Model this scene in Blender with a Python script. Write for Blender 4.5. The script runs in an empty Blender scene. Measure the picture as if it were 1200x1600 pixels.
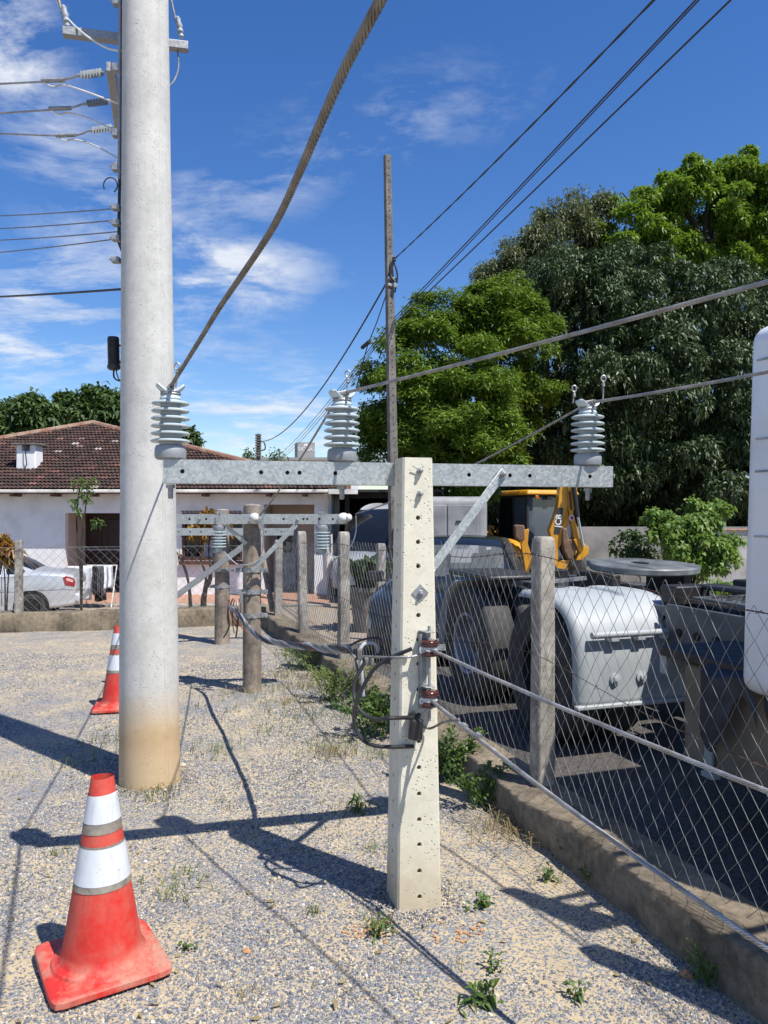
import bpy, bmesh, math, random
import numpy as np
from mathutils import Vector, Matrix, noise as mnoise

R = math.radians
random.seed(7)
rng = np.random.default_rng(7)
scene = bpy.context.scene
COL = scene.collection

# ------------------------------------------------------------------ camera
CAM_H = 1.75
cam_data = bpy.data.cameras.new('camera')
cam_data.sensor_fit = 'VERTICAL'
cam_data.sensor_height = 32.0
cam_data.lens = 24.0
cam_data.clip_start = 0.05
cam_data.clip_end = 2000
cam = bpy.data.objects.new('camera', cam_data)
COL.objects.link(cam)
cam.location = (0, 0, CAM_H)
cam.rotation_euler = (R(90), 0, 0)
scene.camera = cam

# ------------------------------------------------------------------ light
SUN_EL = 59.0
SUN_AZ = math.degrees(math.atan2(0.77, -0.64))      # from +Y towards +X
sun_dir = Vector((math.cos(R(SUN_EL)) * math.sin(R(SUN_AZ)), math.cos(R(SUN_EL)) * math.cos(R(SUN_AZ)), math.sin(R(SUN_EL))))
sd = bpy.data.lights.new('sun', 'SUN')
sd.energy = 5.0
sd.angle = R(0.53)
sd.color = (1.0, 0.955, 0.88)
sun = bpy.data.objects.new('sun', sd)
COL.objects.link(sun)
sun.location = (6, -5, 20)
sun.rotation_euler = sun_dir.to_track_quat('Z', 'Y').to_euler()

scene.view_settings.view_transform = 'Standard'
scene.view_settings.look = 'None'
scene.view_settings.exposure = 0.48
scene.view_settings.gamma = 1.0
scene.view_settings.use_curve_mapping = False
scene.cycles.use_denoising = True
scene.cycles.max_bounces = 8
scene.cycles.transparent_max_bounces = 8

# ------------------------------------------------------------------ world
world = bpy.data.worlds.new('World')
scene.world = world
world.use_nodes = True
wt = world.node_tree
for n in list(wt.nodes):
    wt.nodes.remove(n)


class NT:
    """small helper to chain shader nodes"""
    def __init__(self, tree):
        self.t = tree

    def node(self, kind, **kw):
        n = self.t.nodes.new(kind)
        for k, v in kw.items():
            setattr(n, k, v)
        return n

    def put(self, sock, val):
        if isinstance(val, bpy.types.NodeSocket):
            self.t.links.new(val, sock)
        elif val is not None:
            sock.default_value = val

    def math(self, op, a, b=None, c=None, clamp=False):
        n = self.node('ShaderNodeMath', operation=op)
        n.use_clamp = clamp
        self.put(n.inputs[0], a)
        if b is not None:
            self.put(n.inputs[1], b)
        if c is not None:
            self.put(n.inputs[2], c)
        return n.outputs[0]

    def mix(self, fac, a, b, blend='MIX'):
        n = self.node('ShaderNodeMix', data_type='RGBA', blend_type=blend)
        self.put(n.inputs[0], fac)
        self.put(n.inputs[6], a if isinstance(a, bpy.types.NodeSocket) else (*a[:3], 1))
        self.put(n.inputs[7], b if isinstance(b, bpy.types.NodeSocket) else (*b[:3], 1))
        return n.outputs[2]

    def noise(self, vec, scale, detail=4, rough=0.55, dist=0.0, out='Fac'):
        n = self.node('ShaderNodeTexNoise')
        if vec is not None:
            self.put(n.inputs['Vector'], vec)
        n.inputs['Scale'].default_value = scale
        n.inputs['Detail'].default_value = detail
        n.inputs['Roughness'].default_value = rough
        n.inputs['Distortion'].default_value = dist
        return n.outputs[0] if out == 'Fac' else n.outputs[1]

    def voronoi(self, vec, scale, feature='F1', out='Distance', rand=1.0):
        n = self.node('ShaderNodeTexVoronoi', feature=feature)
        if vec is not None:
            self.put(n.inputs['Vector'], vec)
        n.inputs['Scale'].default_value = scale
        n.inputs['Randomness'].default_value = rand
        return n.outputs[out]

    def ramp(self, fac, stops, interp='LINEAR'):
        n = self.node('ShaderNodeValToRGB')
        n.color_ramp.interpolation = interp
        el = n.color_ramp.elements
        while len(el) < len(stops):
            el.new(0.5)
        for e, (p, c) in zip(el, stops):
            e.position = p
            e.color = (*c[:3], 1) if hasattr(c, '__len__') else (c, c, c, 1)
        self.put(n.inputs[0], fac)
        return n.outputs[0]

    def maprange(self, v, a, b, c=0.0, d=1.0, smooth=False):
        n = self.node('ShaderNodeMapRange')
        if smooth:
            n.interpolation_type = 'SMOOTHSTEP'
        self.put(n.inputs[0], v)
        for i, x in enumerate((a, b, c, d)):
            n.inputs[1 + i].default_value = x
        return n.outputs[0]

    def combine(self, x, y, z):
        n = self.node('ShaderNodeCombineXYZ')
        for i, q in enumerate((x, y, z)):
            self.put(n.inputs[i], q)
        return n.outputs[0]

    def separate(self, v):
        n = self.node('ShaderNodeSeparateXYZ')
        self.put(n.inputs[0], v)
        return n.outputs

    def bump(self, height, strength=0.3, dist=0.01, normal=None):
        n = self.node('ShaderNodeBump')
        n.inputs['Strength'].default_value = strength
        n.inputs['Distance'].default_value = dist
        self.put(n.inputs['Height'], height)
        if normal is not None:
            self.put(n.inputs['Normal'], normal)
        return n.outputs[0]


SKY_S = 0.114
W = NT(wt)
sky = W.node('ShaderNodeTexSky', sky_type='NISHITA')
sky.sun_disc = False
sky.sun_elevation = R(SUN_EL)
sky.sun_rotation = R(SUN_AZ)
sky.altitude = 50
sky.air_density = 1.0
sky.dust_density = 0.3
sky.ozone_density = 3.0
hs = W.node('ShaderNodeHueSaturation')
hs.inputs['Saturation'].default_value = 1.29
hs.inputs['Hue'].default_value = 0.511
hs.inputs['Value'].default_value = 1.0
wt.links.new(sky.outputs[0], hs.inputs['Color'])
tc = W.node('ShaderNodeTexCoord')
dx, dy, dz = W.separate(tc.outputs['Generated'])
# clouds float on a flat layer: project the direction onto it, so they shrink towards the horizon
zc = W.math('MAXIMUM', dz, 0.02)
zc = W.math('ADD', zc, 0.10)
lay = W.combine(W.math('DIVIDE', dx, zc), W.math('DIVIDE', dy, zc), 0.0)
az = W.math('ARCTAN2', dx, dy)
el = W.math('ARCSINE', dz)
warp = W.noise(lay, 0.9, 3, 0.6, out='Color')
wx, wy, wz = W.separate(warp)
azw = W.math('ADD', az, W.math('MULTIPLY', W.math('SUBTRACT', wx, 0.5), 0.12))
elw = W.math('ADD', el, W.math('MULTIPLY', W.math('SUBTRACT', wy, 0.5), 0.10))
# banks of thin cloud (azimuth, elevation, half widths, tilt, weight)
BANKS = [(385, 440, 90, 48, 0.10, 0.6), (640, 175, 170, 55, 0.12, 0.50), (20, 60, 70, 95, 0.5, 1.7),
         (90, 445, 120, 70, 0.35, 0.75), (350, 310, 150, 50, 0.35, 0.7), (60, 545, 150, 50, -0.1, 0.72),
         (400, 620, 150, 55, 0.25, 0.80), (120, 285, 120, 40, -0.2, 0.45), (580, 690, 150, 50, 0.0, 0.8),
         (230, 500, 170, 60, 0.1, 0.5), (300, 690, 300, 40, 0, 0.4), (110, 210, 80, 40, -0.3, 0.4)]
tot = None
for px, py, sx, sy, tilt, wgt in BANKS:
    a0 = math.atan((px - 600) / 1200)
    e0 = math.atan((800 - py) / 1200 * math.cos(a0))
    sa, se = sx / 1200 * math.cos(a0) ** 2, sy / 1200 * 0.92
    da = W.math('SUBTRACT', azw, a0)
    de = W.math('SUBTRACT', elw, e0)
    ct, st = math.cos(tilt), math.sin(tilt)
    ua = W.math('MULTIPLY', W.math('ADD', W.math('MULTIPLY', da, ct), W.math('MULTIPLY', de, st)), 1 / sa)
    ub = W.math('MULTIPLY', W.math('SUBTRACT', W.math('MULTIPLY', de, ct), W.math('MULTIPLY', da, st)), 1 / se)
    r2 = W.math('ADD', W.math('MULTIPLY', ua, ua), W.math('MULTIPLY', ub, ub))
    g = W.math('MULTIPLY', W.math('EXPONENT', W.math('MULTIPLY', r2, -0.8)), wgt)
    tot = g if tot is None else W.math('ADD', tot, g)
# the rest of the sky carries the same scattered thin cloud
everywhere = W.maprange(W.noise(lay, 0.35, 2, 0.5), 0.5, 0.75, 0.0, 0.65)
behind = W.maprange(W.math('ABSOLUTE', az), 0.55, 0.8, 0.0, 1.0, True)
tot = W.math('ADD', tot, W.math('MULTIPLY', everywhere, behind))
mapn = W.node('ShaderNodeMapping')
mapn.inputs['Rotation'].default_value = (0, 0, R(58))
mapn.inputs['Scale'].default_value = (0.85, 1.35, 1)
wt.links.new(lay, mapn.inputs[0])
fb = W.noise(mapn.outputs[0], 1.7, 10, 0.68, 0.45)
fb2 = W.noise(lay, 3.6, 9, 0.66, 0.3)
fbm = W.math('ADD', W.math('MULTIPLY', fb, 0.68), W.math('MULTIPLY', fb2, 0.32))
cl = W.math('MULTIPLY', tot, W.maprange(fbm, 0.44, 0.63, 0.0, 1.0))
# one soft heap of cloud among the wisps
a0 = math.atan((395 - 600) / 1200)
e0 = math.atan((800 - 440) / 1200 * math.cos(a0))
azq = W.math('ADD', azw, W.math('MULTIPLY', W.math('SUBTRACT', fb2, 0.5), 0.22))
elq = W.math('ADD', elw, W.math('MULTIPLY', W.math('SUBTRACT', fb, 0.5), 0.14))
ua = W.math('MULTIPLY', W.math('SUBTRACT', azq, a0), 1 / 0.095)
ub = W.math('MULTIPLY', W.math('SUBTRACT', elq, e0), 1 / 0.042)
puff = W.math('EXPONENT', W.math('MULTIPLY', W.math('ADD', W.math('MULTIPLY', ua, ua), W.math('MULTIPLY', ub, ub)), -1.0))
puff = W.maprange(W.math('MULTIPLY', puff, W.maprange(fb2, 0.32, 0.62, 0.15, 1.15)), 0.08, 0.85, 0.0, 0.85)
cl = W.math('MAXIMUM', cl, puff)
cl = W.maprange(cl, 0.05, 0.9, 0.0, 0.9)
cloud_col = W.mix(W.maprange(fb2, 0.3, 0.7), (0.46 / SKY_S, 0.51 / SKY_S, 0.60 / SKY_S), (0.70 / SKY_S, 0.72 / SKY_S, 0.75 / SKY_S))
skyc = W.mix(cl, hs.outputs[0], cloud_col)
bg = W.node('ShaderNodeBackground')
bg.inputs['Strength'].default_value = SKY_S
wt.links.new(skyc, bg.inputs[0])
wo = W.node('ShaderNodeOutputWorld')
wt.links.new(bg.outputs[0], wo.inputs[0])


# ------------------------------------------------------------------ helpers
F = 1200.0


def at(px, py, Y):
    """point at depth Y that a 1200x1600 view from the camera shows at (px, py)"""
    return Vector(((px - 600) / F * Y, Y, CAM_H - (py - 800) / F * Y))


MATRIX = {}


def thing(name, label, cat, loc=(0, 0, 0), rz=0.0, group=None):
    o = bpy.data.objects.new(name, None)
    COL.objects.link(o)
    o.empty_display_size = 0.2
    o.location = loc
    o.rotation_euler = (0, 0, rz)
    tag(o, label, cat, group)
    MATRIX[o] = Matrix.Translation(Vector(loc)) @ Matrix.Rotation(rz, 4, 'Z')
    return o


def tag(o, label=None, cat=None, group=None, kind=None):
    if label:
        o['label'] = label
    if cat:
        o['category'] = cat
    if group:
        o['group'] = group
    if kind:
        o['kind'] = kind
    return o


def copy_tree(o, parent=None):
    c = o.copy()
    COL.objects.link(c)
    if parent is not None:
        c.parent = parent
    MATRIX[c] = MATRIX.get(o, Matrix())
    for ch in list(o.children):
        copy_tree(ch, c)
    return c


def frame_from(d, up=Vector((0, 0, 1))):
    d = Vector(d).normalized()
    if abs(d.dot(up)) > 0.999:
        up = Vector((0, 1, 0))
    s = d.cross(up).normalized()
    u = s.cross(d).normalized()
    return d, s, u


class MB:
    def __init__(self):
        self.v, self.f = [], []

    def add(self, verts, faces):
        b = len(self.v)
        self.v += [Vector(p) for p in verts]
        self.f += [tuple(b + i for i in q) for q in faces]
        return self

    def box(self, c, s, M=None, taper=(1, 1)):
        hx, hy, hz = s[0] / 2, s[1] / 2, s[2] / 2
        P = []
        for z in (-hz, hz):
            kx, ky = taper if z > 0 else (1, 1)
            for x, y in ((-hx, -hy), (hx, -hy), (hx, hy), (-hx, hy)):
                p = Vector((x * kx, y * ky, z))
                if M is not None:
                    p = M @ p
                P.append(p + Vector(c))
        return self.add(P, [(3, 2, 1, 0), (4, 5, 6, 7), (0, 1, 5, 4), (1, 2, 6, 5), (2, 3, 7, 6), (3, 0, 4, 7)])

    def bar(self, a, b, w, h, up=(0, 0, 1)):
        a, b = Vector(a), Vector(b)
        d, s, u = frame_from(b - a, Vector(up))
        P = []
        for q in (a, b):
            for x, y in ((-1, -1), (1, -1), (1, 1), (-1, 1)):
                P.append(q + s * x * w / 2 + u * y * h / 2)
        return self.add(P, [(3, 2, 1, 0), (4, 5, 6, 7), (0, 1, 5, 4), (1, 2, 6, 5), (2, 3, 7, 6), (3, 0, 4, 7)])

    def tube(self, pts, r, n=8, caps=True):
        pts = [Vector(p) for p in pts]
        m = len(pts)
        rs = r if hasattr(r, '__len__') else [r] * m
        rings, prev = [], None
        for i, p in enumerate(pts):
            d = (pts[min(i + 1, m - 1)] - pts[max(i - 1, 0)])
            if d.length < 1e-9:
                d = Vector((0, 0, 1))
            d.normalize()
            if prev is None:
                _, s, u = frame_from(d)
            else:
                s = (prev - d * prev.dot(d))
                s = s.normalized() if s.length > 1e-6 else frame_from(d)[1]
                u = s.cross(d).normalized()
            prev = s
            rings.append([p + (s * math.cos(2 * math.pi * k / n) + u * math.sin(2 * math.pi * k / n)) * rs[i] for k in range(n)])
        V = [q for ring in rings for q in ring]
        Fc = []
        for i in range(m - 1):
            for k in range(n):
                a, b = i * n + k, i * n + (k + 1) % n
                Fc.append((a, b, b + n, a + n))
        if caps:
            Fc.append(tuple(range(n - 1, -1, -1)))
            Fc.append(tuple((m - 1) * n + k for k in range(n)))
        return self.add(V, Fc)

    def lathe(self, prof, n=24, c=(0, 0, 0), axis=(0, 0, 1), caps=True):
        d, s, u = frame_from(axis, Vector((0, 0, 1)) if abs(Vector(axis).normalized().z) < 0.9 else Vector((0, 1, 0)))
        c = Vector(c)
        V, Fc = [], []
        for r, z in prof:
            for k in range(n):
                t = 2 * math.pi * k / n
                V.append(c + d * z + (s * math.cos(t) + u * math.sin(t)) * max(r, 1e-4))
        for i in range(len(prof) - 1):
            for k in range(n):
                a, b = i * n + k, i * n + (k + 1) % n
                Fc.append((a, a + n, b + n, b))
        if caps:
            Fc.append(tuple(range(n)))
            Fc.append(tuple((len(prof) - 1) * n + k for k in range(n - 1, -1, -1)))
        return self.add(V, Fc)

    def prism(self, poly, vec):
        poly = [Vector(p) for p in poly]
        vec = Vector(vec)
        n = len(poly)
        V = poly + [p + vec for p in poly]
        Fc = [tuple(range(n - 1, -1, -1)), tuple(range(n, 2 * n))]
        for i in range(n):
            j = (i + 1) % n
            Fc.append((i, j, j + n, i + n))
        return self.add(V, Fc)

    def grid(self, fn, nu, nv, flip=False):
        V = [fn(i / nu, j / nv) for i in range(nu + 1) for j in range(nv + 1)]
        Fc = []
        for i in range(nu):
            for j in range(nv):
                a = i * (nv + 1) + j
                q = (a, a + 1, a + nv + 2, a + nv + 1)
                Fc.append(q[::-1] if flip else q)
        return self.add(V, Fc)

    def build(self, name, mat, parent=None, smooth=True, bevel=0.0, local=False, kind=None, label=None, seg=2, angle=38, recalc=True):
        me = bpy.data.meshes.new(name)
        V = self.v
        if parent is not None and not local:
            Mi = MATRIX[parent].inverted()
            V = [Mi @ p for p in V]
        me.from_pydata([tuple(p) for p in V], [], self.f)
        me.update()
        bm = bmesh.new()
        bm.from_mesh(me)
        if recalc:
            bmesh.ops.recalc_face_normals(bm, faces=bm.faces)
        for f in bm.faces:
            f.smooth = smooth
        if smooth:
            lim = R(angle)
            for e in bm.edges:
                if len(e.link_faces) == 2 and e.calc_face_angle(0) > lim:
                    e.smooth = False
        bm.to_mesh(me)
        bm.free()
        me.materials.append(mat)
        o = bpy.data.objects.new(name, me)
        COL.objects.link(o)
        if parent is not None:
            o.parent = parent
            MATRIX[o] = MATRIX[parent]
        else:
            MATRIX[o] = Matrix()
        if bevel > 0:
            b = o.modifiers.new('bevel', 'BEVEL')
            b.width = bevel
            b.segments = seg
            b.limit_method = 'ANGLE'
            b.angle_limit = R(35)
        if kind:
            o['kind'] = kind
        if label:
            o['label'] = label
        return o


def np_mesh(name, verts, faces, mat, parent=None, smooth=False, kind=None, world=True):
    """verts (n,3) array, faces (m,k) array"""
    me = bpy.data.meshes.new(name)
    verts = np.asarray(verts, dtype=np.float32)
    faces = np.asarray(faces, dtype=np.int32)
    if parent is not None and world:
        Mi = np.array(MATRIX[parent].inverted())
        verts = (verts @ Mi[:3, :3].T + Mi[:3, 3]).astype(np.float32)
    k = faces.shape[1]
    me.vertices.add(len(verts))
    me.vertices.foreach_set('co', verts.ravel())
    me.loops.add(faces.size)
    me.loops.foreach_set('vertex_index', faces.ravel())
    me.polygons.add(len(faces))
    me.polygons.foreach_set('loop_start', np.arange(0, faces.size, k, dtype=np.int32))
    me.polygons.foreach_set('use_smooth', np.full(len(faces), smooth, dtype=bool))
    me.update(calc_edges=True)
    me.validate()
    me.materials.append(mat)
    o = bpy.data.objects.new(name, me)
    COL.objects.link(o)
    if parent is not None:
        o.parent = parent
        MATRIX[o] = MATRIX[parent]
    else:
        MATRIX[o] = Matrix()
    if kind:
        o['kind'] = kind
    return o


def catmull(P, t):
    n = len(P)
    i = min(int(t), n - 2)
    f = t - i
    p0, p1, p2, p3 = P[max(i - 1, 0)], P[i], P[i + 1], P[min(i + 2, n - 1)]
    return 0.5 * ((2 * p1) + (p2 - p0) * f + (2 * p0 - 5 * p1 + 4 * p2 - p3) * f * f + (3 * p1 - p0 - 3 * p2 + p3) * f ** 3)


def curve_pts(pts, n=24):
    P = [Vector(p) for p in pts]
    return [catmull(P, k * (len(P) - 1) / n) for k in range(n + 1)]


def sag_pts(a, b, sag, n=24):
    a, b = Vector(a), Vector(b)
    return [a.lerp(b, k / n) - Vector((0, 0, sag * 4 * (k / n) * (1 - k / n))) for k in range(n + 1)]


def strands(mb, pts, r, n=6, pitch=0.12, seg=5):
    """a laid wire rope along pts"""
    pts = [Vector(p) for p in pts]
    L = [0.0]
    for a, b in zip(pts, pts[1:]):
        L.append(L[-1] + (b - a).length)
    total = L[-1]
    step = pitch / 9
    m = max(int(total / step), 4)
    path = []
    j = 0
    for k in range(m + 1):
        s = total * k / m
        while j < len(L) - 2 and L[j + 1] < s:
            j += 1
        path.append(pts[j].lerp(pts[j + 1], (s - L[j]) / max(L[j + 1] - L[j], 1e-9)))
    rs = r * math.sin(math.pi / n) / (1 + math.sin(math.pi / n))
    for q in range(n):
        out = []
        for k, p in enumerate(path):
            d = (path[min(k + 1, m)] - path[max(k - 1, 0)]).normalized()
            _, s_, u_ = frame_from(d)
            t = 2 * math.pi * (q / n + total * k / m / pitch)
            out.append(p + (s_ * math.cos(t) + u_ * math.sin(t)) * (r - rs))
        mb.tube(out, rs * 1.08, seg)
    mb.tube(path, max(r - 2 * rs, r * 0.25), 5)


# ------------------------------------------------------------------ materials
MATS = {}


def mat(name, col, rough=0.6, metal=0.0, col2=None, scale=6.0, var=0.5, bump=0.0, bscale=60.0, spec=0.5, detail=5, coat=0.0, alpha=None, lo=0.35, hi=0.65, bdist=0.004):
    if name in MATS:
        return MATS[name]
    m = bpy.data.materials.new(name)
    m.use_nodes = True
    t = NT(m.node_tree)
    b = m.node_tree.nodes['Principled BSDF']
    b.inputs['Roughness'].default_value = rough
    b.inputs['Metallic'].default_value = metal
    b.inputs['Specular IOR Level'].default_value = spec
    if coat:
        b.inputs['Coat Weight'].default_value = coat
        b.inputs['Coat Roughness'].default_value = 0.06
    tcn = t.node('ShaderNodeTexCoord')
    c2 = col2 if col2 else tuple(max(0, x * (1 - var)) for x in col)
    fac = t.maprange(t.noise(tcn.outputs['Object'], scale, detail, 0.6, 0.2), lo, hi)
    t.put(b.inputs['Base Color'], t.mix(fac, c2, col))
    rr = t.maprange(t.noise(tcn.outputs['Object'], scale * 2.3, 3), 0.3, 0.7, max(rough - 0.08, 0.02), min(rough + 0.1, 1))
    t.put(b.inputs['Roughness'], rr)
    if bump:
        t.put(b.inputs['Normal'], t.bump(t.noise(tcn.outputs['Object'], bscale, 5, 0.6), bump, bdist))
    MATS[name] = m
    return m


def new_mat(name):
    m = bpy.data.materials.new(name)
    m.use_nodes = True
    t = NT(m.node_tree)
    b = m.node_tree.nodes['Principled BSDF']
    tcn = t.node('ShaderNodeTexCoord')
    MATS[name] = m
    return m, t, b, tcn.outputs['Object']


def concrete_mat(name, c1, c2, pit=0.5, stain=None, streak=0.0, rough=0.85):
    m, t, b, oc = new_mat(name)
    n1 = t.noise(oc, 3.0, 6, 0.6)
    n2 = t.noise(oc, 22.0, 5, 0.65)
    f = t.math('ADD', t.math('MULTIPLY', n1, 0.6), t.math('MULTIPLY', n2, 0.4))
    col = t.mix(t.maprange(f, 0.38, 0.62), c1, c2)
    # air-bubble pits: the dark cells of a sparse voronoi
    v = t.voronoi(oc, 55.0)
    sp = t.noise(oc, 9.0, 2)
    pits = t.math('MULTIPLY', t.maprange(v, 0.13, 0.24, 1.0, 0.0), t.maprange(sp, 0.47, 0.56))
    v2 = t.voronoi(oc, 150.0)
    pits2 = t.math('MULTIPLY', t.maprange(v2, 0.14, 0.28, 1.0, 0.0), t.maprange(t.noise(oc, 30, 2), 0.52, 0.62))
    pit_all = t.math('MAXIMUM', pits, t.math('MULTIPLY', pits2, 0.8))
    col = t.mix(t.math('MULTIPLY', pit_all, pit), col, tuple(x * 0.25 for x in c2))
    if streak:
        mp = t.node('ShaderNodeMapping')
        mp.inputs['Scale'].default_value = (9, 9, 0.55)
        t.put(mp.inputs[0], oc)
        s = t.maprange(t.noise(mp.outputs[0], 2.0, 5, 0.7), 0.5, 0.75)
        col = t.mix(t.math('MULTIPLY', s, streak), col, tuple(x * 0.3 for x in c1))
    if stain:
        z = t.separate(oc)[2]
        zz = t.math('ADD', z, t.math('MULTIPLY', t.math('SUBTRACT', t.noise(oc, 5, 5, 0.7), 0.5), 0.35))
        a = t.math('MULTIPLY', t.maprange(zz, stain[1], stain[2], 1.0, 0.0, True), stain[3])
        col = t.mix(a, col, stain[0])
        ring = t.math('MULTIPLY', t.maprange(t.math('ABSOLUTE', t.math('SUBTRACT', zz, stain[1])), 0.0, 0.12, 1.0, 0.0), 0.45)
        col = t.mix(ring, col, tuple(x * 0.75 for x in stain[0]))
    t.put(b.inputs['Base Color'], col)
    b.inputs['Roughness'].default_value = rough
    b.inputs['Specular IOR Level'].default_value = 0.3
    h = t.math('SUBTRACT', t.math('MULTIPLY', n2, 0.35), t.math('MULTIPLY', pit_all, 0.8))
    t.put(b.inputs['Normal'], t.bump(h, 0.5, 0.006))
    return m


def galv_mat(name, c1, c2, scale=95.0, rough=0.42, metal=0.55):
    m, t, b, oc = new_mat(name)
    w = t.noise(oc, 14, 3, out='Color')
    vv = t.node('ShaderNodeVectorMath', operation='MULTIPLY_ADD')
    t.put(vv.inputs[0], w)
    vv.inputs[1].default_value = (0.05, 0.05, 0.05)
    t.put(vv.inputs[2], oc)
    cell = t.voronoi(vv.outputs[0], scale, out='Color')
    g = t.separate(cell)[0]
    n = t.noise(oc, 7, 4)
    f = t.math('ADD', t.math('MULTIPLY', g, 0.55), t.math('MULTIPLY', n, 0.5))
    col = t.mix(t.maprange(f, 0.1, 0.95), c2, c1)
    col = t.mix(t.maprange(t.noise(oc, 3.3, 5, 0.7), 0.58, 0.8, 0, 0.5), col, (0.8, 0.82, 0.8))
    t.put(b.inputs['Base Color'], col)
    b.inputs['Metallic'].default_value = metal
    t.put(b.inputs['Roughness'], t.maprange(g, 0, 1, rough - 0.08, rough + 0.15))
    t.put(b.inputs['Normal'], t.bump(n, 0.08, 0.004))
    return m


def leaf_mat(name, c1, c2, rough=0.5, trans=0.3, spec=0.4):
    m, t, b, oc = new_mat(name)
    g = t.node('ShaderNodeNewGeometry')
    col = t.mix(g.outputs['Random Per Island'], c1, c2)
    col = t.mix(t.maprange(t.noise(oc, 0.6, 3), 0.35, 0.65, 0, 0.35), col, tuple(x * 0.6 for x in c1))
    t.put(b.inputs['Base Color'], col)
    b.inputs['Roughness'].default_value = rough
    b.inputs['Specular IOR Level'].default_value = spec
    tr = t.node('ShaderNodeBsdfTranslucent')
    t.put(tr.inputs[0], t.mix(0.5, col, (c2[0] * 1.3, c2[1] * 1.35, c2[2] * 0.6)))
    mx = t.node('ShaderNodeMixShader')
    mx.inputs[0].default_value = trans
    m.node_tree.links.new(b.outputs[0], mx.inputs[1])
    m.node_tree.links.new(tr.outputs[0], mx.inputs[2])
    out = m.node_tree.nodes['Material Output']
    m.node_tree.links.new(mx.outputs[0], out.inputs[0])
    return m


M_pole = concrete_mat('pole_concrete', (0.45, 0.445, 0.415), (0.58, 0.57, 0.535), 0.45, ((0.52, 0.355, 0.18), 0.30, 0.70, 0.8), 0.10)
M_post = concrete_mat('post_concrete', (0.58, 0.55, 0.44), (0.70, 0.67, 0.55), 0.75, ((0.52, 0.43, 0.28), 0.05, 0.4, 0.55))
M_fpost = concrete_mat('fence_post_concrete', (0.16, 0.145, 0.125), (0.46, 0.43, 0.38), 0.8, None, 0.7)
M_oldpost = concrete_mat('weathered_pole_concrete', (0.085, 0.08, 0.075), (0.23, 0.215, 0.19), 0.7, None, 0.7)
M_wood = concrete_mat('weathered_wood', (0.13, 0.105, 0.085), (0.37, 0.31, 0.245), 0.75, None, 0.6, 0.92)
M_galv = galv_mat('galvanised_steel', (0.55, 0.575, 0.56), (0.31, 0.335, 0.33))
M_galv2 = galv_mat('galvanised_hardware', (0.42, 0.43, 0.43), (0.24, 0.25, 0.26), 90, 0.5)
M_porc = mat('grey_polymer', (0.50, 0.57, 0.58), 0.32, 0, (0.42, 0.48, 0.49), 4, spec=0.5)
M_base = mat('cast_base_metal', (0.34, 0.36, 0.37), 0.55, 0.35, (0.24, 0.25, 0.26), 9, bump=0.1)
M_spool = mat('brown_porcelain', (0.075, 0.022, 0.014), 0.12, 0, (0.05, 0.015, 0.01), 5, spec=0.7)
M_alu = mat('aluminium_wire', (0.42, 0.42, 0.42), 0.5, 0.6, (0.26, 0.25, 0.24), 20)
M_wire_grey = mat('grey_insulated_wire', (0.26, 0.24, 0.21), 0.6, 0, (0.13, 0.12, 0.105), 14)
M_bluegrey = mat('silicone_grey', (0.36, 0.40, 0.43), 0.5, 0, None, 10, 0.25)
M_black = mat('black_rubber', (0.022, 0.022, 0.024), 0.5, 0, (0.04, 0.04, 0.04), 12, bump=0.1)
M_blackw = mat('black_cable', (0.014, 0.014, 0.016), 0.45, 0, (0.03, 0.03, 0.03), 8)
M_hole = mat('hole_interior', (0.03, 0.028, 0.024), 0.95, 0, None, 8, 0.4)
M_white = mat('white_ceramic', (0.72, 0.72, 0.68), 0.35, 0, (0.55, 0.54, 0.5), 8)
M_rust = mat('rusty_wire', (0.13, 0.075, 0.05), 0.8, 0.3, (0.06, 0.05, 0.045), 20)
M_mesh = mat('galvanised_wire', (0.27, 0.28, 0.27), 0.55, 0.3, (0.10, 0.10, 0.095), 9)


# ================================================================== SETTING
def fence_x(Y):
    return 2.42 - 0.347 * Y


def back_y(X):
    return 12.0 + (X + 1.744) * 0.213


def smooth01(x):
    x = min(max(x, 0.0), 1.0)
    return x * x * (3 - 2 * x)


def gz(X, Y):
    """level of the terrain outside the gravel lot: it falls away towards the house"""
    return -0.5 * smooth01((Y - 8.5) / 6.0)


def lot_z(X, Y):
    return (mnoise.noise((X * 0.5, Y * 0.5, 1.7)) * 0.02 + mnoise.noise((X * 1.7, Y * 1.7, 5.1)) * 0.010
            + mnoise.noise((X * 6, Y * 6, 3.3)) * 0.004
            + 0.014 * math.exp(-((X + 1.525) ** 2 + (Y - 5.0) ** 2) / 0.075) + 0.006 * math.exp(-((X - 0.132) ** 2 + (Y - 3.455) ** 2) / 0.035))


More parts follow.
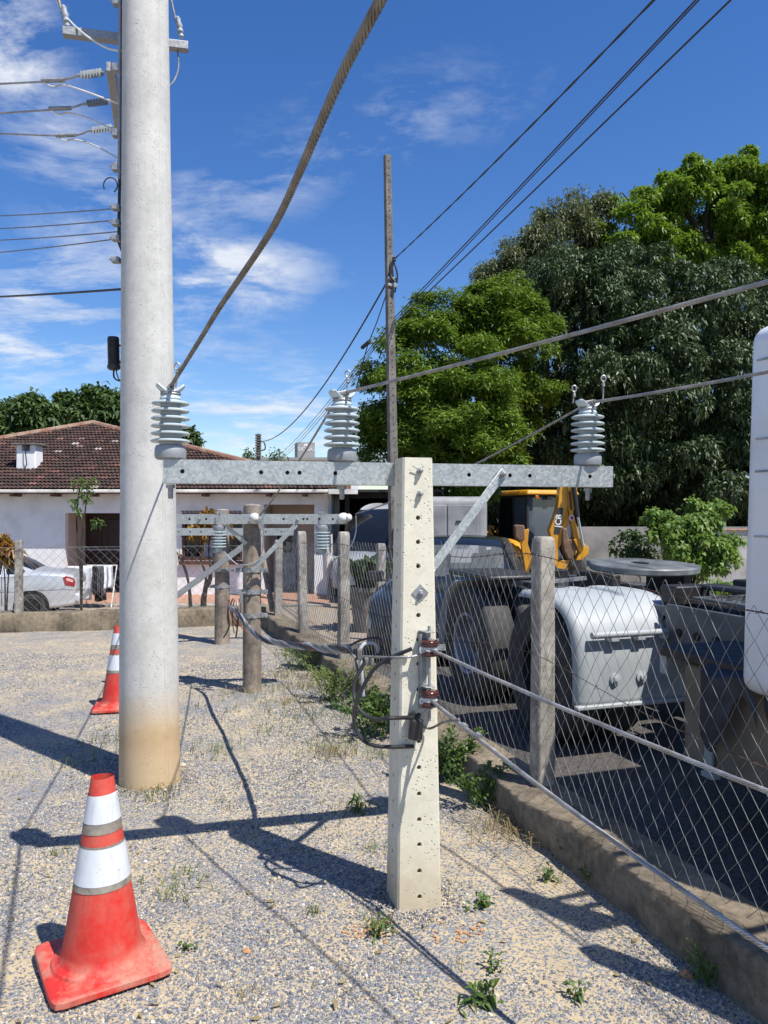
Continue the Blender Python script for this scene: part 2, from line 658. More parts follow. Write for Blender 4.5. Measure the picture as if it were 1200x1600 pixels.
def ground_mat(name, sand, sand2, grey, grey2, cover_lo, cover_hi, vscale, bump=0.8, litter=None):
    m, t, b, oc = new_mat(name)
    big = t.noise(oc, 0.55, 5, 0.6, 0.4)
    mid = t.noise(oc, 2.6, 5, 0.65)
    cov = t.math('ADD', t.math('MULTIPLY', big, 0.55), t.math('MULTIPLY', mid, 0.45))
    cov = t.maprange(cov, cover_lo, cover_hi)
    v = t.node('ShaderNodeTexVoronoi')
    t.put(v.inputs['Vector'], oc)
    v.inputs['Scale'].default_value = vscale
    cellc = t.separate(v.outputs['Color'])
    is_stone = t.math('LESS_THAN', cellc[0], t.math('ADD', t.math('MULTIPLY', cov, 0.70), 0.20))
    stone = t.mix(cellc[1], grey, grey2)
    s = t.mix(t.maprange(t.noise(oc, 5.0, 6, 0.7), 0.35, 0.65), sand2, sand)
    fine = t.noise(oc, 260.0, 3, 0.7)
    s = t.mix(t.maprange(fine, 0.35, 0.7, 0.0, 0.5), s, tuple(x * 0.55 for x in sand2))
    if litter:
        s = t.mix(t.maprange(t.noise(oc, 1.1, 6, 0.7), 0.48, 0.66, 0, 0.8), s, litter)
    col = t.mix(is_stone, s, stone)
    t.put(b.inputs['Base Color'], col)
    b.inputs['Roughness'].default_value = 0.95
    b.inputs['Specular IOR Level'].default_value = 0.2
    hgt = t.math('ADD', t.math('MULTIPLY', t.math('SUBTRACT', 1.0, v.outputs['Distance']), t.math('MULTIPLY', is_stone, 0.8)), t.math('MULTIPLY', fine, 0.5))
    t.put(b.inputs['Normal'], t.bump(hgt, bump, 0.012))
    return m


M_lot = ground_mat('sandy_gravel', (0.60, 0.49, 0.315), (0.48, 0.385, 0.25), (0.13, 0.135, 0.155), (0.33, 0.335, 0.345), 0.40, 0.62, 120.0)
M_terrain = ground_mat('dry_earth', (0.42, 0.33, 0.22), (0.30, 0.23, 0.15), (0.20, 0.19, 0.18), (0.34, 0.31, 0.28), 0.42, 0.66, 45.0, 0.6, (0.30, 0.19, 0.11))
M_yard = ground_mat('shade_dark_yard', (0.13, 0.115, 0.105), (0.085, 0.075, 0.07), (0.04, 0.04, 0.04), (0.10, 0.095, 0.09), 0.38, 0.64, 70.0, 0.6)  # darker than the ground itself; the truck's deep shade is put into the colour

# terrain: one sheet to the horizon, finer near the camera, sunk a little under the lot
xs = np.concatenate([np.linspace(-600, -40, 9), np.linspace(-36, 36, 73), np.linspace(40, 600, 9)])
ys = np.concatenate([np.linspace(-300, -12, 6), np.linspace(-10, 40, 51), np.linspace(45, 900, 12)])
V = []
for X in xs:
    for Y in ys:
        z = gz(X, Y)
        if X < fence_x(Y) - 0.1 and Y < back_y(X) - 0.1 and X > -16 and Y > -9:
            z = -0.15
        if Y > 60:
            z -= (Y - 60) * 0.004
        V.append((X, Y, z - 0.004))
ny = len(ys)
Fc = [(i * ny + j, (i + 1) * ny + j, (i + 1) * ny + j + 1, i * ny + j + 1) for i in range(len(xs) - 1) for j in range(ny - 1)]
tag(np_mesh('ground', V, Fc, M_terrain, smooth=True), kind='structure')


def lot_fn(u, v):
    Y = -7 + 19.0 * v
    X = -15 + (fence_x(Y) - 0.12 + 15) * u
    Y2 = -7 + (back_y(X) - 0.08 + 7) * v
    return Vector((X, Y2, lot_z(X, Y2)))


tag(MB().grid(lot_fn, 190, 220).build('gravel_lot', M_lot, recalc=False), kind='structure')


def yard_fn(u, v):
    Y = -7 + 19.0 * v
    X0 = fence_x(Y) + 0.05
    X = X0 + 16 * u
    return Vector((X, Y, gz(X, Y) + 0.006 + 0.012 * mnoise.noise((X, Y, 2.2))))


tag(MB().grid(yard_fn, 60, 70).build('yard_ground', M_yard, recalc=False), kind='structure')

# ---- loose crushed stone on the lot
ph = (1 + 5 ** 0.5) / 2
ICO_V = np.array([(-1, ph, 0), (1, ph, 0), (-1, -ph, 0), (1, -ph, 0), (0, -1, ph), (0, 1, ph), (0, -1, -ph), (0, 1, -ph), (ph, 0, -1), (ph, 0, 1), (-ph, 0, -1), (-ph, 0, 1)]) / math.hypot(1, ph)
ICO_F = np.array([(0, 11, 5), (0, 5, 1), (0, 1, 7), (0, 7, 10), (0, 10, 11), (1, 5, 9), (5, 11, 4), (11, 10, 2), (10, 7, 6), (7, 1, 8), (3, 9, 4), (3, 4, 2), (3, 2, 6), (3, 6, 8), (3, 8, 9), (4, 9, 5), (2, 4, 11), (6, 2, 10), (8, 6, 7), (9, 8, 1)])
OCT_V = np.array([(1, 0, 0), (-1, 0, 0), (0, 1, 0), (0, -1, 0), (0, 0, 1), (0, 0, -1)], float)
OCT_F = np.array([(0, 2, 4), (2, 1, 4), (1, 3, 4), (3, 0, 4), (2, 0, 5), (1, 2, 5), (3, 1, 5), (0, 3, 5)])


def rand_rot(n):
    q = rng.normal(size=(n, 4))
    q /= np.linalg.norm(q, axis=1)[:, None]
    w, x, y, z = q.T
    return np.stack([np.stack([1 - 2 * (y * y + z * z), 2 * (x * y - z * w), 2 * (x * z + y * w)], 1),
                     np.stack([2 * (x * y + z * w), 1 - 2 * (x * x + z * z), 2 * (y * z - x * w)], 1),
                     np.stack([2 * (x * z - y * w), 2 * (y * z + x * w), 1 - 2 * (x * x + y * y)], 1)], 1)


def stones(name, P, size, base_v, base_f, matl):
    n = len(P)
    k = len(base_v)
    v = base_v[None] * (1 + rng.uniform(-0.28, 0.28, (n, k, 1)))
    v = v * np.stack([np.ones(n), rng.uniform(0.65, 1, n), rng.uniform(0.5, 0.8, n)], 1)[:, None]
    v = np.einsum('nij,nkj->nki', rand_rot(n), v) * size[:, None, None] + P[:, None]
    f = base_f[None] + (np.arange(n) * k)[:, None, None]
    return np_mesh(name, v.reshape(-1, 3), f.reshape(-1, 3), matl)


def patch(x, y):
    return mnoise.noise((x * 0.9, y * 0.9, 11.0)) * 0.6 + mnoise.noise((x * 2.4, y * 2.4, 4.0)) * 0.4


def scatter(n, y0, y1):
    out = []
    while len(out) < n:
        Y = y0 + (y1 - y0) * random.random()
        X = random.uniform(-0.62 * Y - 0.3, min(0.62 * Y + 0.3, fence_x(Y) - 0.22))
        if Y > back_y(X) - 0.2:
            continue
        d = 0.25 + 1.9 * patch(X, Y)
        # tamped crushed stone round the foot of the post and beside the near cone
        d += 0.55 * math.exp(-((X - 0.12) ** 2 + (Y - 3.3) ** 2) / 0.16) + 0.35 * math.exp(-((X + 0.8) ** 2 + (Y - 2.8) ** 2) / 0.25)
        if random.random() < d:
            out.append((X, Y, lot_z(X, Y)))
    return np.array(out)


mstone, t, b, oc = new_mat('crushed_stone')
g = t.node('ShaderNodeNewGeometry')
rp = t.ramp(g.outputs['Random Per Island'], [(0.0, (0.10, 0.105, 0.118)), (0.42, (0.185, 0.19, 0.21)), (0.66, (0.29, 0.29, 0.30)), (0.75, (0.44, 0.38, 0.28)), (0.93, (0.52, 0.43, 0.29)), (1.0, (0.55, 0.54, 0.51))])
t.put(b.inputs['Base Color'], rp)
b.inputs['Roughness'].default_value = 0.85
b.inputs['Specular IOR Level'].default_value = 0.25
t.put(b.inputs['Normal'], t.bump(t.noise(oc, 180, 3), 0.4, 0.003))
P = scatter(38000, 2.3, 4.6)
ring = []
for cx_, cy_, rx_, n_ in ((0.132, 3.455, 0.13, 700), (-1.525, 5.0, 0.20, 700)):
    for k in range(n_):
        a_ = random.uniform(0, 6.28)
        q_ = rx_ + abs(random.gauss(0, 0.07))
        X_, Y_ = cx_ + q_ * math.cos(a_), cy_ + q_ * math.sin(a_)
        ring.append((X_, Y_, lot_z(X_, Y_) + random.uniform(0, 0.008)))
P = np.concatenate([P, np.array(ring)])
o = stones('loose_gravel', P, rng.uniform(0.0022, 0.0070, len(P)) * np.where(rng.random(len(P)) < 0.10, 1.7, 1), ICO_V, ICO_F, mstone)
tag(o, 'loose grey crushed stone strewn over the near sandy lot', 'gravel', kind='stuff')
P = scatter(42000, 4.5, 9.5)
o = stones('loose_gravel', P, rng.uniform(0.0045, 0.011, len(P)), OCT_V, OCT_F, mstone)
tag(o, 'loose grey crushed stone on the farther part of the lot', 'gravel', kind='stuff')
# a few bigger stones and clods one can pick out
M_rock = mat('pale_stone', (0.52, 0.45, 0.34), 0.9, 0, (0.36, 0.30, 0.22), 12, bump=0.4, bscale=40)
M_clod = mat('orange_clay', (0.50, 0.26, 0.12), 0.95, 0, (0.36, 0.19, 0.09), 14, bump=0.5, bscale=50)
for px, py, sz, lab in ((285, 1197, 0.035, 'pale broken stone lying against the foot of the big white pole'), (395, 1079, 0.04, 'pale rounded stone at the foot of the near wooden pole'),
                        (238, 1427, 0.016, 'small cream pebble lying between the near cone and the arm shadow'), (1072, 1523, 0.028, 'orange clay clod lying near the kerb at lower right'),
                        (386, 1490, 0.02, 'small orange clay clod on gravel right of the near cone')):
    Y = CAM_H * F / (py - 800)
    bmv = MB()
    c = Vector(((px - 600) / F * Y, Y, lot_z((px - 600) / F * Y, Y) + sz * 0.25))
    vv = ICO_V * (1 + rng.uniform(-0.2, 0.2, (12, 1))) * np.array([1, 0.8, 0.55]) * sz
    bmv.add([Vector(p) + c for p in vv], [tuple(q) for q in ICO_F])
    tag(bmv.build('clay_clod' if 'clod' in lab else 'stone', M_clod if 'clod' in lab else M_rock, smooth=False), lab, 'stone')
clay = MB()
for k in range(300):
    a = random.uniform(0, 6.28)
    rr = random.random() ** 0.5
    X, Y = 0.12 + 0.30 * rr * math.cos(a), 3.20 + 0.11 * rr * math.sin(a)
    if abs(X - 0.12) < 0.07 or mnoise.noise((X * 14, Y * 14, 3)) < -0.02:
        continue
    s = random.uniform(0.0025, 0.0095)
    c = Vector((X, Y, lot_z(X, Y) + 0.004))
    vv = ICO_V * (1 + rng.uniform(-0.25, 0.25, (12, 1))) * np.array([1, 0.85, 0.6]) * s
    clay.add([Vector(p) + c for p in vv], [tuple(q) for q in ICO_F])
tag(clay.build('clay_crumbs', M_clod, smooth=False), 'orange clay crumbs scattered round the foot of the concrete post', 'clay', kind='stuff')

# ================================================================== KERB WALLS
M_kerb = concrete_mat('rough_kerb_concrete', (0.095, 0.078, 0.056), (0.27, 0.22, 0.155), 0.8, None, 0.4, 0.95)


def kerb_wall(name, label, a, b_, w0, w1, top, bottom, n):
    a, b_ = Vector(a), Vector(b_)
    d = (b_ - a).normalized()
    nrm = Vector((d.y, -d.x, 0))
    L = (b_ - a).length
    mb = MB()
    prof = []
    for k in range(4):
        prof.append((w0, bottom + (top - bottom) * k / 4))
    prof += [(w0, top - 0.012), (w0 + 0.012, top)]
    prof += [(w0 + (w1 - w0) * 0.35, top), (w0 + (w1 - w0) * 0.7, top), (w1 - 0.012, top), (w1, top - 0.015), (w1, bottom)]

    def fn(u, v):
        i = v * (len(prof) - 1)
        q = prof[int(round(i))]
        p = a + d * (L * u) + nrm * q[0] + Vector((0, 0, q[1]))
        k = mnoise.noise(p * 3.0) * 0.028 + mnoise.noise(p * 9.0) * 0.016 + mnoise.noise(p * 26.0) * 0.010
        return p + nrm * k * (1 if q[0] < (w0 + w1) / 2 else -1) + Vector((0, 0, k * 0.8))
    mb.grid(fn, n, len(prof) - 1)
    o = mb.build(name, M_kerb, angle=60)
    return tag(o, label, 'kerb')


kerb_wall('kerb_wall', 'low rough concrete kerb under the near chain link fence', (fence_x(-2), -2, 0), (fence_x(12), 12, 0), -0.19, 0.11, 0.20, -0.75, 420)
# (the far end of the side kerb meets the back kerb)
o = kerb_wall('kerb_wall', 'low concrete kerb under the far fence in front of the house', (fence_x(12) + 0.1, back_y(fence_x(12) + 0.1), 0), (-15, back_y(-15), 0), -0.10, 0.14, 0.28, -0.75, 200)

# ================================================================== FENCES
random.seed(21)


def concrete_fence_post(parent, X, Y, z0, z1, w, lean=(0, 0), rz=0.35):
    mb = MB()
    c, s = math.cos(rz), math.sin(rz)
    Mx = Matrix(((c, -s, 0), (s, c, 0), (0, 0, 1)))
    h = z1 - z0
    pr = [(0, 1.0), (0.2, 1.0), (0.4, 0.99), (0.6, 0.985), (0.8, 0.975), (0.965, 0.97), (0.99, 0.9), (1.0, 0.72)]
    V, Fc = [], []
    for zf, k in pr:
        for x, y in ((-1, -0.86), (-0.86, -1), (0.86, -1), (1, -0.86), (1, 0.86), (0.86, 1), (-0.86, 1), (-1, 0.86)):
            p = Mx @ Vector((x * w / 2 * k, y * w / 2 * k, 0))
            nz = mnoise.noise((X + p.x * 9, Y + p.y * 9, zf * 7)) * 0.006
            V.append(Vector((X + p.x + nz + lean[0] * zf * h, Y + p.y + nz + lean[1] * zf * h, z0 + zf * h)))
    for i in range(len(pr) - 1):
        for k in range(8):
            a, b2 = i * 8 + k, i * 8 + (k + 1) % 8
            Fc.append((a, b2, b2 + 8, a + 8))
    Fc.append(tuple((len(pr) - 1) * 8 + k for k in range(8)))
    mb.add(V, Fc)
    return mb.build('post', M_fpost, parent)


def chain_link(parent, a, b_, z0, z1a, z1b, w, h, r, wob=0.02, seed=0.0, name='wire_mesh'):
    """zig-zag wires, each hooked into the next one"""
    a, b_ = Vector(a), Vector(b_)
    d = (b_ - a).normalized()
    nrm = Vector((d.y, -d.x, 0))
    L = (b_ - a).length
    mb = MB()
    n = int(L / (w / 2))
    for k in range(n):
        pts = []
        s_mid = (k + 0.5) * w / 2 / L
        ztop = z1a + (z1b - z1a) * s_mid
        rows = int((ztop - z0) / (h / 2)) + 1
        for j in range(rows + 1):
            side = (k + j) % 2
            s = (k + side) * w / 2
            z = z0 + j * h / 2
            q = (s * 1.1 + seed, z * 1.3, seed)
            n1, n2, n3 = mnoise.noise(q), mnoise.noise((q[0] + 9, q[1], q[2])), mnoise.noise((q[0], q[1] + 31, q[2]))
            q4 = mnoise.noise((s * 5 + seed, z * 5, 2.0))
            p = a + d * (s + wob * 1.3 * n1 + wob * 0.5 * q4) + nrm * (wob * 1.6 * n2) + Vector((0, 0, z + wob * 1.4 * n3 + wob * 0.4 * q4))
            pts.append(p + nrm * (r * (1 if side else -1)))
        mb.tube(pts, r, 4, caps=False)
    return mb.build(name, M_mesh, parent, recalc=False)


def barbed(parent, pts, r=0.0018, name='top_wire'):
    mb = MB()
    P = curve_pts(pts, 60)
    strands(mb, P, r * 1.9, 2, 0.05, 4)
    L = 0
    for p, q in zip(P, P[1:]):
        L += (q - p).length
        if L > 0.12:
            L = 0
            d = (q - p).normalized()
            for k in range(2):
                e = Vector((random.uniform(-1, 1), random.uniform(-1, 1), random.uniform(-1, 1)))
                e = (e - d * e.dot(d)).normalized() * 0.016
                mb.tube([p - e, p + e], r * 0.8, 4)
    return mb.build(name, M_rust, parent)


YP = [2.45, 4.376, 6.29, 8.22, 10.0, 11.6]
TOPS = [1.6, 1.61, 1.60, 1.54, 1.50, 1.33]
f1 = thing('chain_link_fence', 'chain link fence on concrete posts along the right kerb beside the truck', 'fence', (fence_x(4.376), 4.376, 0.2))
for i, (Y, zt) in enumerate(zip(YP, TOPS)):
    concrete_fence_post(f1, fence_x(Y), Y, 0.12, zt, 0.105 if i < 3 else 0.11, ((0.0, 0), (0.004, 0), (0, 0), (0.0, 0.0), (-0.02, 0), (0.01, 0))[i])
YM = [0.4] + YP
ZT = [1.28, 1.36, 1.50, 1.44, 1.40, 1.34, 1.2]
for i in range(len(YM) - 1):
    a = Vector((fence_x(YM[i]) - 0.055, YM[i], 0))
    b2 = Vector((fence_x(YM[i + 1]) - 0.055, YM[i + 1], 0))
    chain_link(f1, a, b2, 0.21, ZT[i], ZT[i + 1], 0.092, 0.125, 0.0015 if i < 3 else 0.0017, 0.026 if i < 3 else 0.02, i * 3.7)
pts = []
for i, Y in enumerate(YM):
    pts.append(Vector((fence_x(Y) - 0.06, Y, ZT[i] + 0.01)))
    if i < len(YM) - 1:
        Ym = (Y + YM[i + 1]) / 2
        pts.append(Vector((fence_x(Ym) - 0.03, Ym, (ZT[i] + ZT[i + 1]) / 2 - 0.035)))
barbed(f1, pts)
barbed(f1, [p - Vector((0.01, 0, 0.56)) for p in pts], 0.0012, 'tension_wire')
f1m = f1.children

f2 = thing('chain_link_fence', 'chain link fence across the far kerb in front of the white house', 'fence', (-3.5, back_y(-3.5), 0.28))
BX = [-1.9, -3.65, -5.35, -7.2, -9.1, -11]
for X in BX[1:]:
    concrete_fence_post(f2, X, back_y(X) + 0.02, 0.2, 1.34 if X != BX[2] else 1.34, 0.10, (0, 0), 0.1)
for i in range(len(BX) - 1):
    a = Vector((BX[i], back_y(BX[i]) - 0.05, 0))
    b2 = Vector((BX[i + 1], back_y(BX[i + 1]) - 0.05, 0))
    chain_link(f2, a, b2, 0.29, 1.22, 1.22, 0.13, 0.135, 0.0022, 0.006, i * 5.1 + 40)
mbw = MB()
mbw.tube([Vector((X, back_y(X) - 0.05, 1.23)) for X in BX], 0.003, 4)
mbw.build('top_wire', M_mesh, f2)


# ================================================================== UTILITY POLE (big, white)
PX, PY = -1.525, 5.0
pole = thing('utility_pole', 'tall round whitish concrete utility pole with orange stain at its foot', 'utility pole', (PX, PY, 0))


def pole_r(z):
    return 0.192 - 0.0094 * z


def pole_c(z):
    return Vector((PX - 0.0055 * z, PY + 0.0 * z, z))


def pole_surf(u, v):
    z = -0.1 + 11.1 * v
    a = 2 * math.pi * u
    return pole_c(z) + Vector((math.cos(a), math.sin(a), 0)) * (pole_r(z) + 0.0012 * mnoise.noise((math.cos(a) * 2, math.sin(a) * 2, z * 3)))


MB().grid(pole_surf, 64, 90).build('shaft', M_pole, pole)
# mould seam: a thin raised line running up the right side
seam = MB()
sa = R(-42)
for off in (0.0, 0.10):
    seam.tube([pole_c(z) + Vector((math.cos(sa + off), math.sin(sa + off), 0)) * (pole_r(z) - 0.0012) for z in np.linspace(0, 11, 60)], 0.0028, 5)
seam.build('mould_seam', M_pole, pole)
cap = MB()
cap.lathe([(pole_r(11) , 0), (pole_r(11) * 0.9, 0.03), (0.01, 0.05)], 32, pole_c(11))
cap.build('pole_cap', M_pole, pole)
# cross-arm behind the shaft, near the top of the view
A1, A2 = at(98, 50, 5.24), at(294, 74, 5.46)
MB().bar(A1, A2, 0.06, 0.058).build('crossarm', M_galv2, pole, bevel=0.004)
for px, py, YY in ((106, 44, 5.24), (284, 60, 5.44)):
    mb = MB()
    p = at(px, py, YY)
    top = p + Vector((-0.03, 0, 0.16))
    mb.lathe([(0.008, 0), (0.02, 0.01), (0.014, 0.03), (0.024, 0.045), (0.016, 0.07), (0.024, 0.09), (0.016, 0.12), (0.02, 0.14), (0.007, 0.16)], 12, p, (-0.2, 0, 1))
    mb.build('cutout_insulator', M_bluegrey, pole)
B1, B2 = at(173, 104, 5.0), at(187, 207, 5.95)
MB().bar(B1, B2, 0.06, 0.06).build('side_crossarm', M_galv2, pole, bevel=0.004)
# vertical conductors and straps on the left flank
mb = MB()
for k, (dx_, rr_) in enumerate(((0.028, 0.011), (0.055, 0.008), (0.012, 0.006))):
    mb.tube([pole_c(z) + Vector((-pole_r(z) - dx_ * 0.75 + 0.006 * math.sin(z * 3 + k) + 0.10 * smooth01((3.55 - z) / 0.35), 0.02 + 0.03 * k + 0.12 * smooth01((3.55 - z) / 0.35), 0)) for z in np.linspace(3.15, 10.5, 60)], rr_ * 0.8, 6)
mb.build('riser_cable', M_blackw, pole)
mb = MB()
mb.tube([pole_c(z) + Vector((-pole_r(z) - 0.006, -0.05, 0)) for z in np.linspace(3.9, 10.5, 30)], 0.009, 6)
mb.build('riser_conduit', M_galv2, pole)
for zz in (5.05, 4.62, 4.2, 3.98, 3.72, 3.62, 3.52, 3.38):
    mb = MB()
    c = pole_c(zz) + Vector((-pole_r(zz) - 0.03, -0.03, 0))
    mb.box(c, (0.05, 0.05, 0.05 if zz > 3.8 else 0.035))
    mb.tube([c + Vector((0.02, 0, 0)), c + Vector((-0.04, -0.01, 0.005))], 0.008, 6)
    mb.build('bracket', M_galv2, pole, bevel=0.003)
mb = MB()
c = pole_c(3.86) + Vector((-pole_r(3.86) - 0.03, -0.04, 0))
mb.tube([c + Vector((-0.035 - 0.045 * math.cos(t_), 0, 0.05 * math.sin(t_))) for t_ in np.linspace(-0.5, 4.2, 18)], 0.004, 5)
mb.build('wire_loop', M_blackw, pole)
# ribbed dark splice closure on a bracket
c = at(178, 578, 5.03)
mb = MB()
prof = [(0.030, 0), (0.042, 0.01), (0.042, 0.028)]
z = 0.03
while z < 0.20:
    prof += [(0.034, z), (0.034, z + 0.003), (0.0385, z + 0.004), (0.0385, z + 0.0065)]
    z += 0.0095
prof += [(0.037, z), (0.034, z + 0.014), (0.015, z + 0.018)]
mb.lathe(prof, 20, c, (-0.02, 0, 1))
mb.build('splice_closure', M_black, pole)
mb = MB()
mb.bar(c + Vector((0.075, 0.01, 0.02)), c + Vector((0.075, 0.01, 0.19)), 0.02, 0.02)
mb.bar(c + Vector((0.03, 0, 0.16)), c + Vector((0.09, 0.02, 0.16)), 0.012, 0.012)
mb.bar(c + Vector((0.03, 0, 0.05)), c + Vector((0.09, 0.02, 0.05)), 0.02, 0.02)
mb.tube(curve_pts([c, c + Vector((0.0, 0, -0.045)), c + Vector((0.03, 0, -0.07)), c + Vector((0.065, 0.02, -0.055)), c + Vector((0.075, 0.05, 0.01))], 16), 0.006, 6)
mb.tube(curve_pts([c + Vector((0.015, 0, 0)), c + Vector((0.022, 0, -0.035)), c + Vector((0.045, 0, -0.075)), c + Vector((0.075, 0.04, -0.075))], 16), 0.004, 6)
mb.build('closure_bracket', M_black, pole)


# ================================================================== CROSS-ARM POST
def holed_face(mb, fn, length, width, holes, rad, depth, inward, cap=True):
    """rectangle face fn(a, b): a in [-1,1] of the half width, b metres along; round holes drilled along its middle"""
    N = 12
    prev = 0.0
    dl = rad * 1.7

    def quad(b0, b1):
        if b1 - b0 > 1e-5:
            mb.add([fn(-1, b0), fn(1, b0), fn(1, b1), fn(-1, b1)], [(0, 1, 2, 3)])
    for hb in holes:
        off = 0.0
        if isinstance(hb, tuple):
            hb, off = hb
        quad(prev, hb - dl)
        hw = width(hb) / 2
        ang = sorted(set([2 * math.pi * k / N for k in range(N)] + [math.atan2(s2 * dl, (s1 * hw)) % (2 * math.pi) for s1 in (-1, 1) for s2 in (-1, 1)]))
        outer, inner, deep = [], [], []
        for a_ in ang:
            ca, sa_ = math.cos(a_), math.sin(a_)
            k = min(hw / abs(ca) if abs(ca) > 1e-9 else 1e9, dl / abs(sa_) if abs(sa_) > 1e-9 else 1e9)
            outer.append(fn(ca * k / hw, hb + sa_ * k))
            inner.append(fn((ca * rad + off) / hw, hb + sa_ * rad))
            deep.append(inner[-1] + inward * depth)
        n = len(ang)
        mb.add(outer + inner + deep, [(i, (i + 1) % n, n + (i + 1) % n, n + i) for i in range(n)]
               + [(n + i, n + (i + 1) % n, 2 * n + (i + 1) % n, 2 * n + i) for i in range(n)] + ([tuple(range(2 * n, 3 * n))] if cap else []))
        prev = hb + dl
    quad(prev, length)


ROT = R(14)
ax = Vector((math.cos(ROT), math.sin(ROT), 0))
an = Vector((math.sin(ROT), -math.cos(ROT), 0))       # towards the camera
PC = Vector((0.132, 3.455, 0))
post = thing('crossarm_post', 'pale square concrete post with holes carrying a galvanised steel crossarm', 'concrete post', PC)
POST_H = 1.99


def pw(z):
    return 0.203 - 0.066 * z / POST_H


def pd(z):
    return 0.20 - 0.055 * z / POST_H


CH = 0.009


def edge_noise(p):
    return Vector((mnoise.noise(p * 14), mnoise.noise(p * 14 + Vector((5, 0, 0))), 0)) * 0.0022


def front(a_, b_):
    p = PC + ax * a_ * (pw(b_) / 2 - CH) + an * pd(b_) / 2 + Vector((0, 0, b_))
    return p


def leftf(a_, b_):
    return PC - ax * pw(b_) / 2 - an * a_ * (pd(b_) / 2 - CH) * -1 + Vector((0, 0, b_))


def backf(a_, b_):
    return PC - ax * a_ * (pw(b_) / 2 - CH) - an * pd(b_) / 2 + Vector((0, 0, b_))


def rightf(a_, b_):
    return PC + ax * pw(b_) / 2 - an * a_ * (pd(b_) / 2 - CH) + Vector((0, 0, b_))


def z_of(py, Y=3.36):
    return CAM_H - (py - 800) / F * Y


fh = [z_of(y) for y in (1401, 1361, 1320, 1281, 1241, 1200, 1159, 1118, 1078, 1038, 1000, 962, 923, 885, 847, 809)]
mb = MB()
holed_face(mb, front, POST_H, lambda z: pw(z) - 2 * CH, fh, 0.0105, 0.06, -an)
holed_face(mb, leftf, POST_H, lambda z: pd(z) - 2 * CH, [q - 0.055 for q in fh[1:]] + [fh[-1] + 0.055, fh[-1] + 0.165], 0.0095, 0.05, ax)
for fn in (backf, rightf):
    for k in range(8):
        mb.add([fn(-1, POST_H * k / 8), fn(1, POST_H * k / 8), fn(1, POST_H * (k + 1) / 8), fn(-1, POST_H * (k + 1) / 8)], [(0, 1, 2, 3)])
for fa, fb_ in ((lambda z: leftf(1, z), lambda z: front(-1, z)), (lambda z: front(1, z), lambda z: rightf(-1, z)), (lambda z: rightf(1, z), lambda z: backf(-1, z)), (lambda z: backf(1, z), lambda z: leftf(-1, z))):
    for k in range(40):
        z0, z1 = POST_H * k / 40, POST_H * (k + 1) / 40
        mb.add([fa(z0), fb_(z0), fb_(z1), fa(z1)], [(0, 1, 2, 3)])
tp = [leftf(-1, POST_H), leftf(1, POST_H), front(-1, POST_H), front(1, POST_H), rightf(-1, POST_H), rightf(1, POST_H), backf(-1, POST_H), backf(1, POST_H)]
mb.add(tp, [(0, 1, 2, 3, 4, 5, 6, 7)])
mb.build('shaft', M_post, post, recalc=False, smooth=False)


def bolt(parent, p, n, r, L, sq=0.0, name='bolt', m=None):
    mb = MB()
    n = Vector(n)
    if sq:
        d, s, u = frame_from(n)
        s2, u2 = (s + u).normalized(), (u - s).normalized()
        mb.add([p + n * zz + s2 * x * sq + u2 * y * sq for zz in (0, 0.005) for x, y in ((-1, -1), (1, -1), (1, 1), (-1, 1))],
               [(3, 2, 1, 0), (4, 5, 6, 7), (0, 1, 5, 4), (1, 2, 6, 5), (2, 3, 7, 6), (3, 0, 4, 7)])
    mb.lathe([(r, 0), (r, L * 0.55), (r * 0.88, L * 0.6)], 6, p, n)
    mb.lathe([(r * 0.55, L * 0.5), (r * 0.55, L), (r * 0.42, L * 1.04)], 10, p, n)
    return mb.build(name, m or M_galv2, parent)


for py_, s_ in ((735, 0.0), (771, 0.0), (927, 0.027)):
    bolt(post, front(0.12 if py_ < 800 else 0.1, z_of(py_)) + an * 0.0005, an, 0.014, 0.028 if s_ == 0 else 0.024, s_)
mb = MB()
q = front(-0.05, z_of(733))
for k in (-1, 1):
    mb.tube([q + an * 0.012, q + an * 0.014 + ax * 0.026 * k + Vector((0, 0, 0.014))], 0.0022, 5)
mb.build('split_pin', M_galv2, post)
# broken corner patch with pale fresh concrete
mb = MB()
pc_ = leftf(1, z_of(928)) * 0.5 + front(-1, z_of(928)) * 0.5
for k in range(1):
    s_ = 0.026
    vv = ICO_V * (1 + rng.uniform(-0.2, 0.2, (12, 1))) * np.array([0.9, 0.6, 1.2]) * s_
    c = pc_ + Vector((0.012, 0.011, 0))
    mb.add([Vector(p_) + c for p_ in vv], [tuple(q_) for q_ in ICO_F])
mb.build('chipped_corner', mat('fresh_concrete', (0.62, 0.59, 0.50), 0.9, 0, (0.5, 0.47, 0.39), 30, bump=0.4), post, smooth=False)

# --- the cross-arm: channel with drilled front web
ARM_Z0, ARM_Z1 = 1.873, 1.975
arm_o = PC - an * (pd(1.9) / 2 + 0.002)
ARM_L, ARM_R = -1.085, 1.045


def arm_front(a_, b_):
    return arm_o + ax * (ARM_L + b_) + Vector((0, 0, (ARM_Z0 + ARM_Z1) / 2 + a_ * (ARM_Z1 - ARM_Z0) / 2))


def arm_s(px):
    """position along the arm of a view column"""
    k = (px - 600) / F
    return (k * arm_o.y - arm_o.x) / (ax.x - k * ax.y)


hl = [(arm_s(px) - ARM_L) for px in (285, 408, 449, 468, 524, 733, 797, 828, 922)]
mb = MB()
AL = ARM_R - ARM_L
holed_face(mb, arm_front, AL, lambda b_: ARM_Z1 - ARM_Z0, hl, 0.0095, 0.004, -an, False)
D = 0.085


def ap(s, dback, z):
    return arm_o + ax * s - an * dback + Vector((0, 0, z))


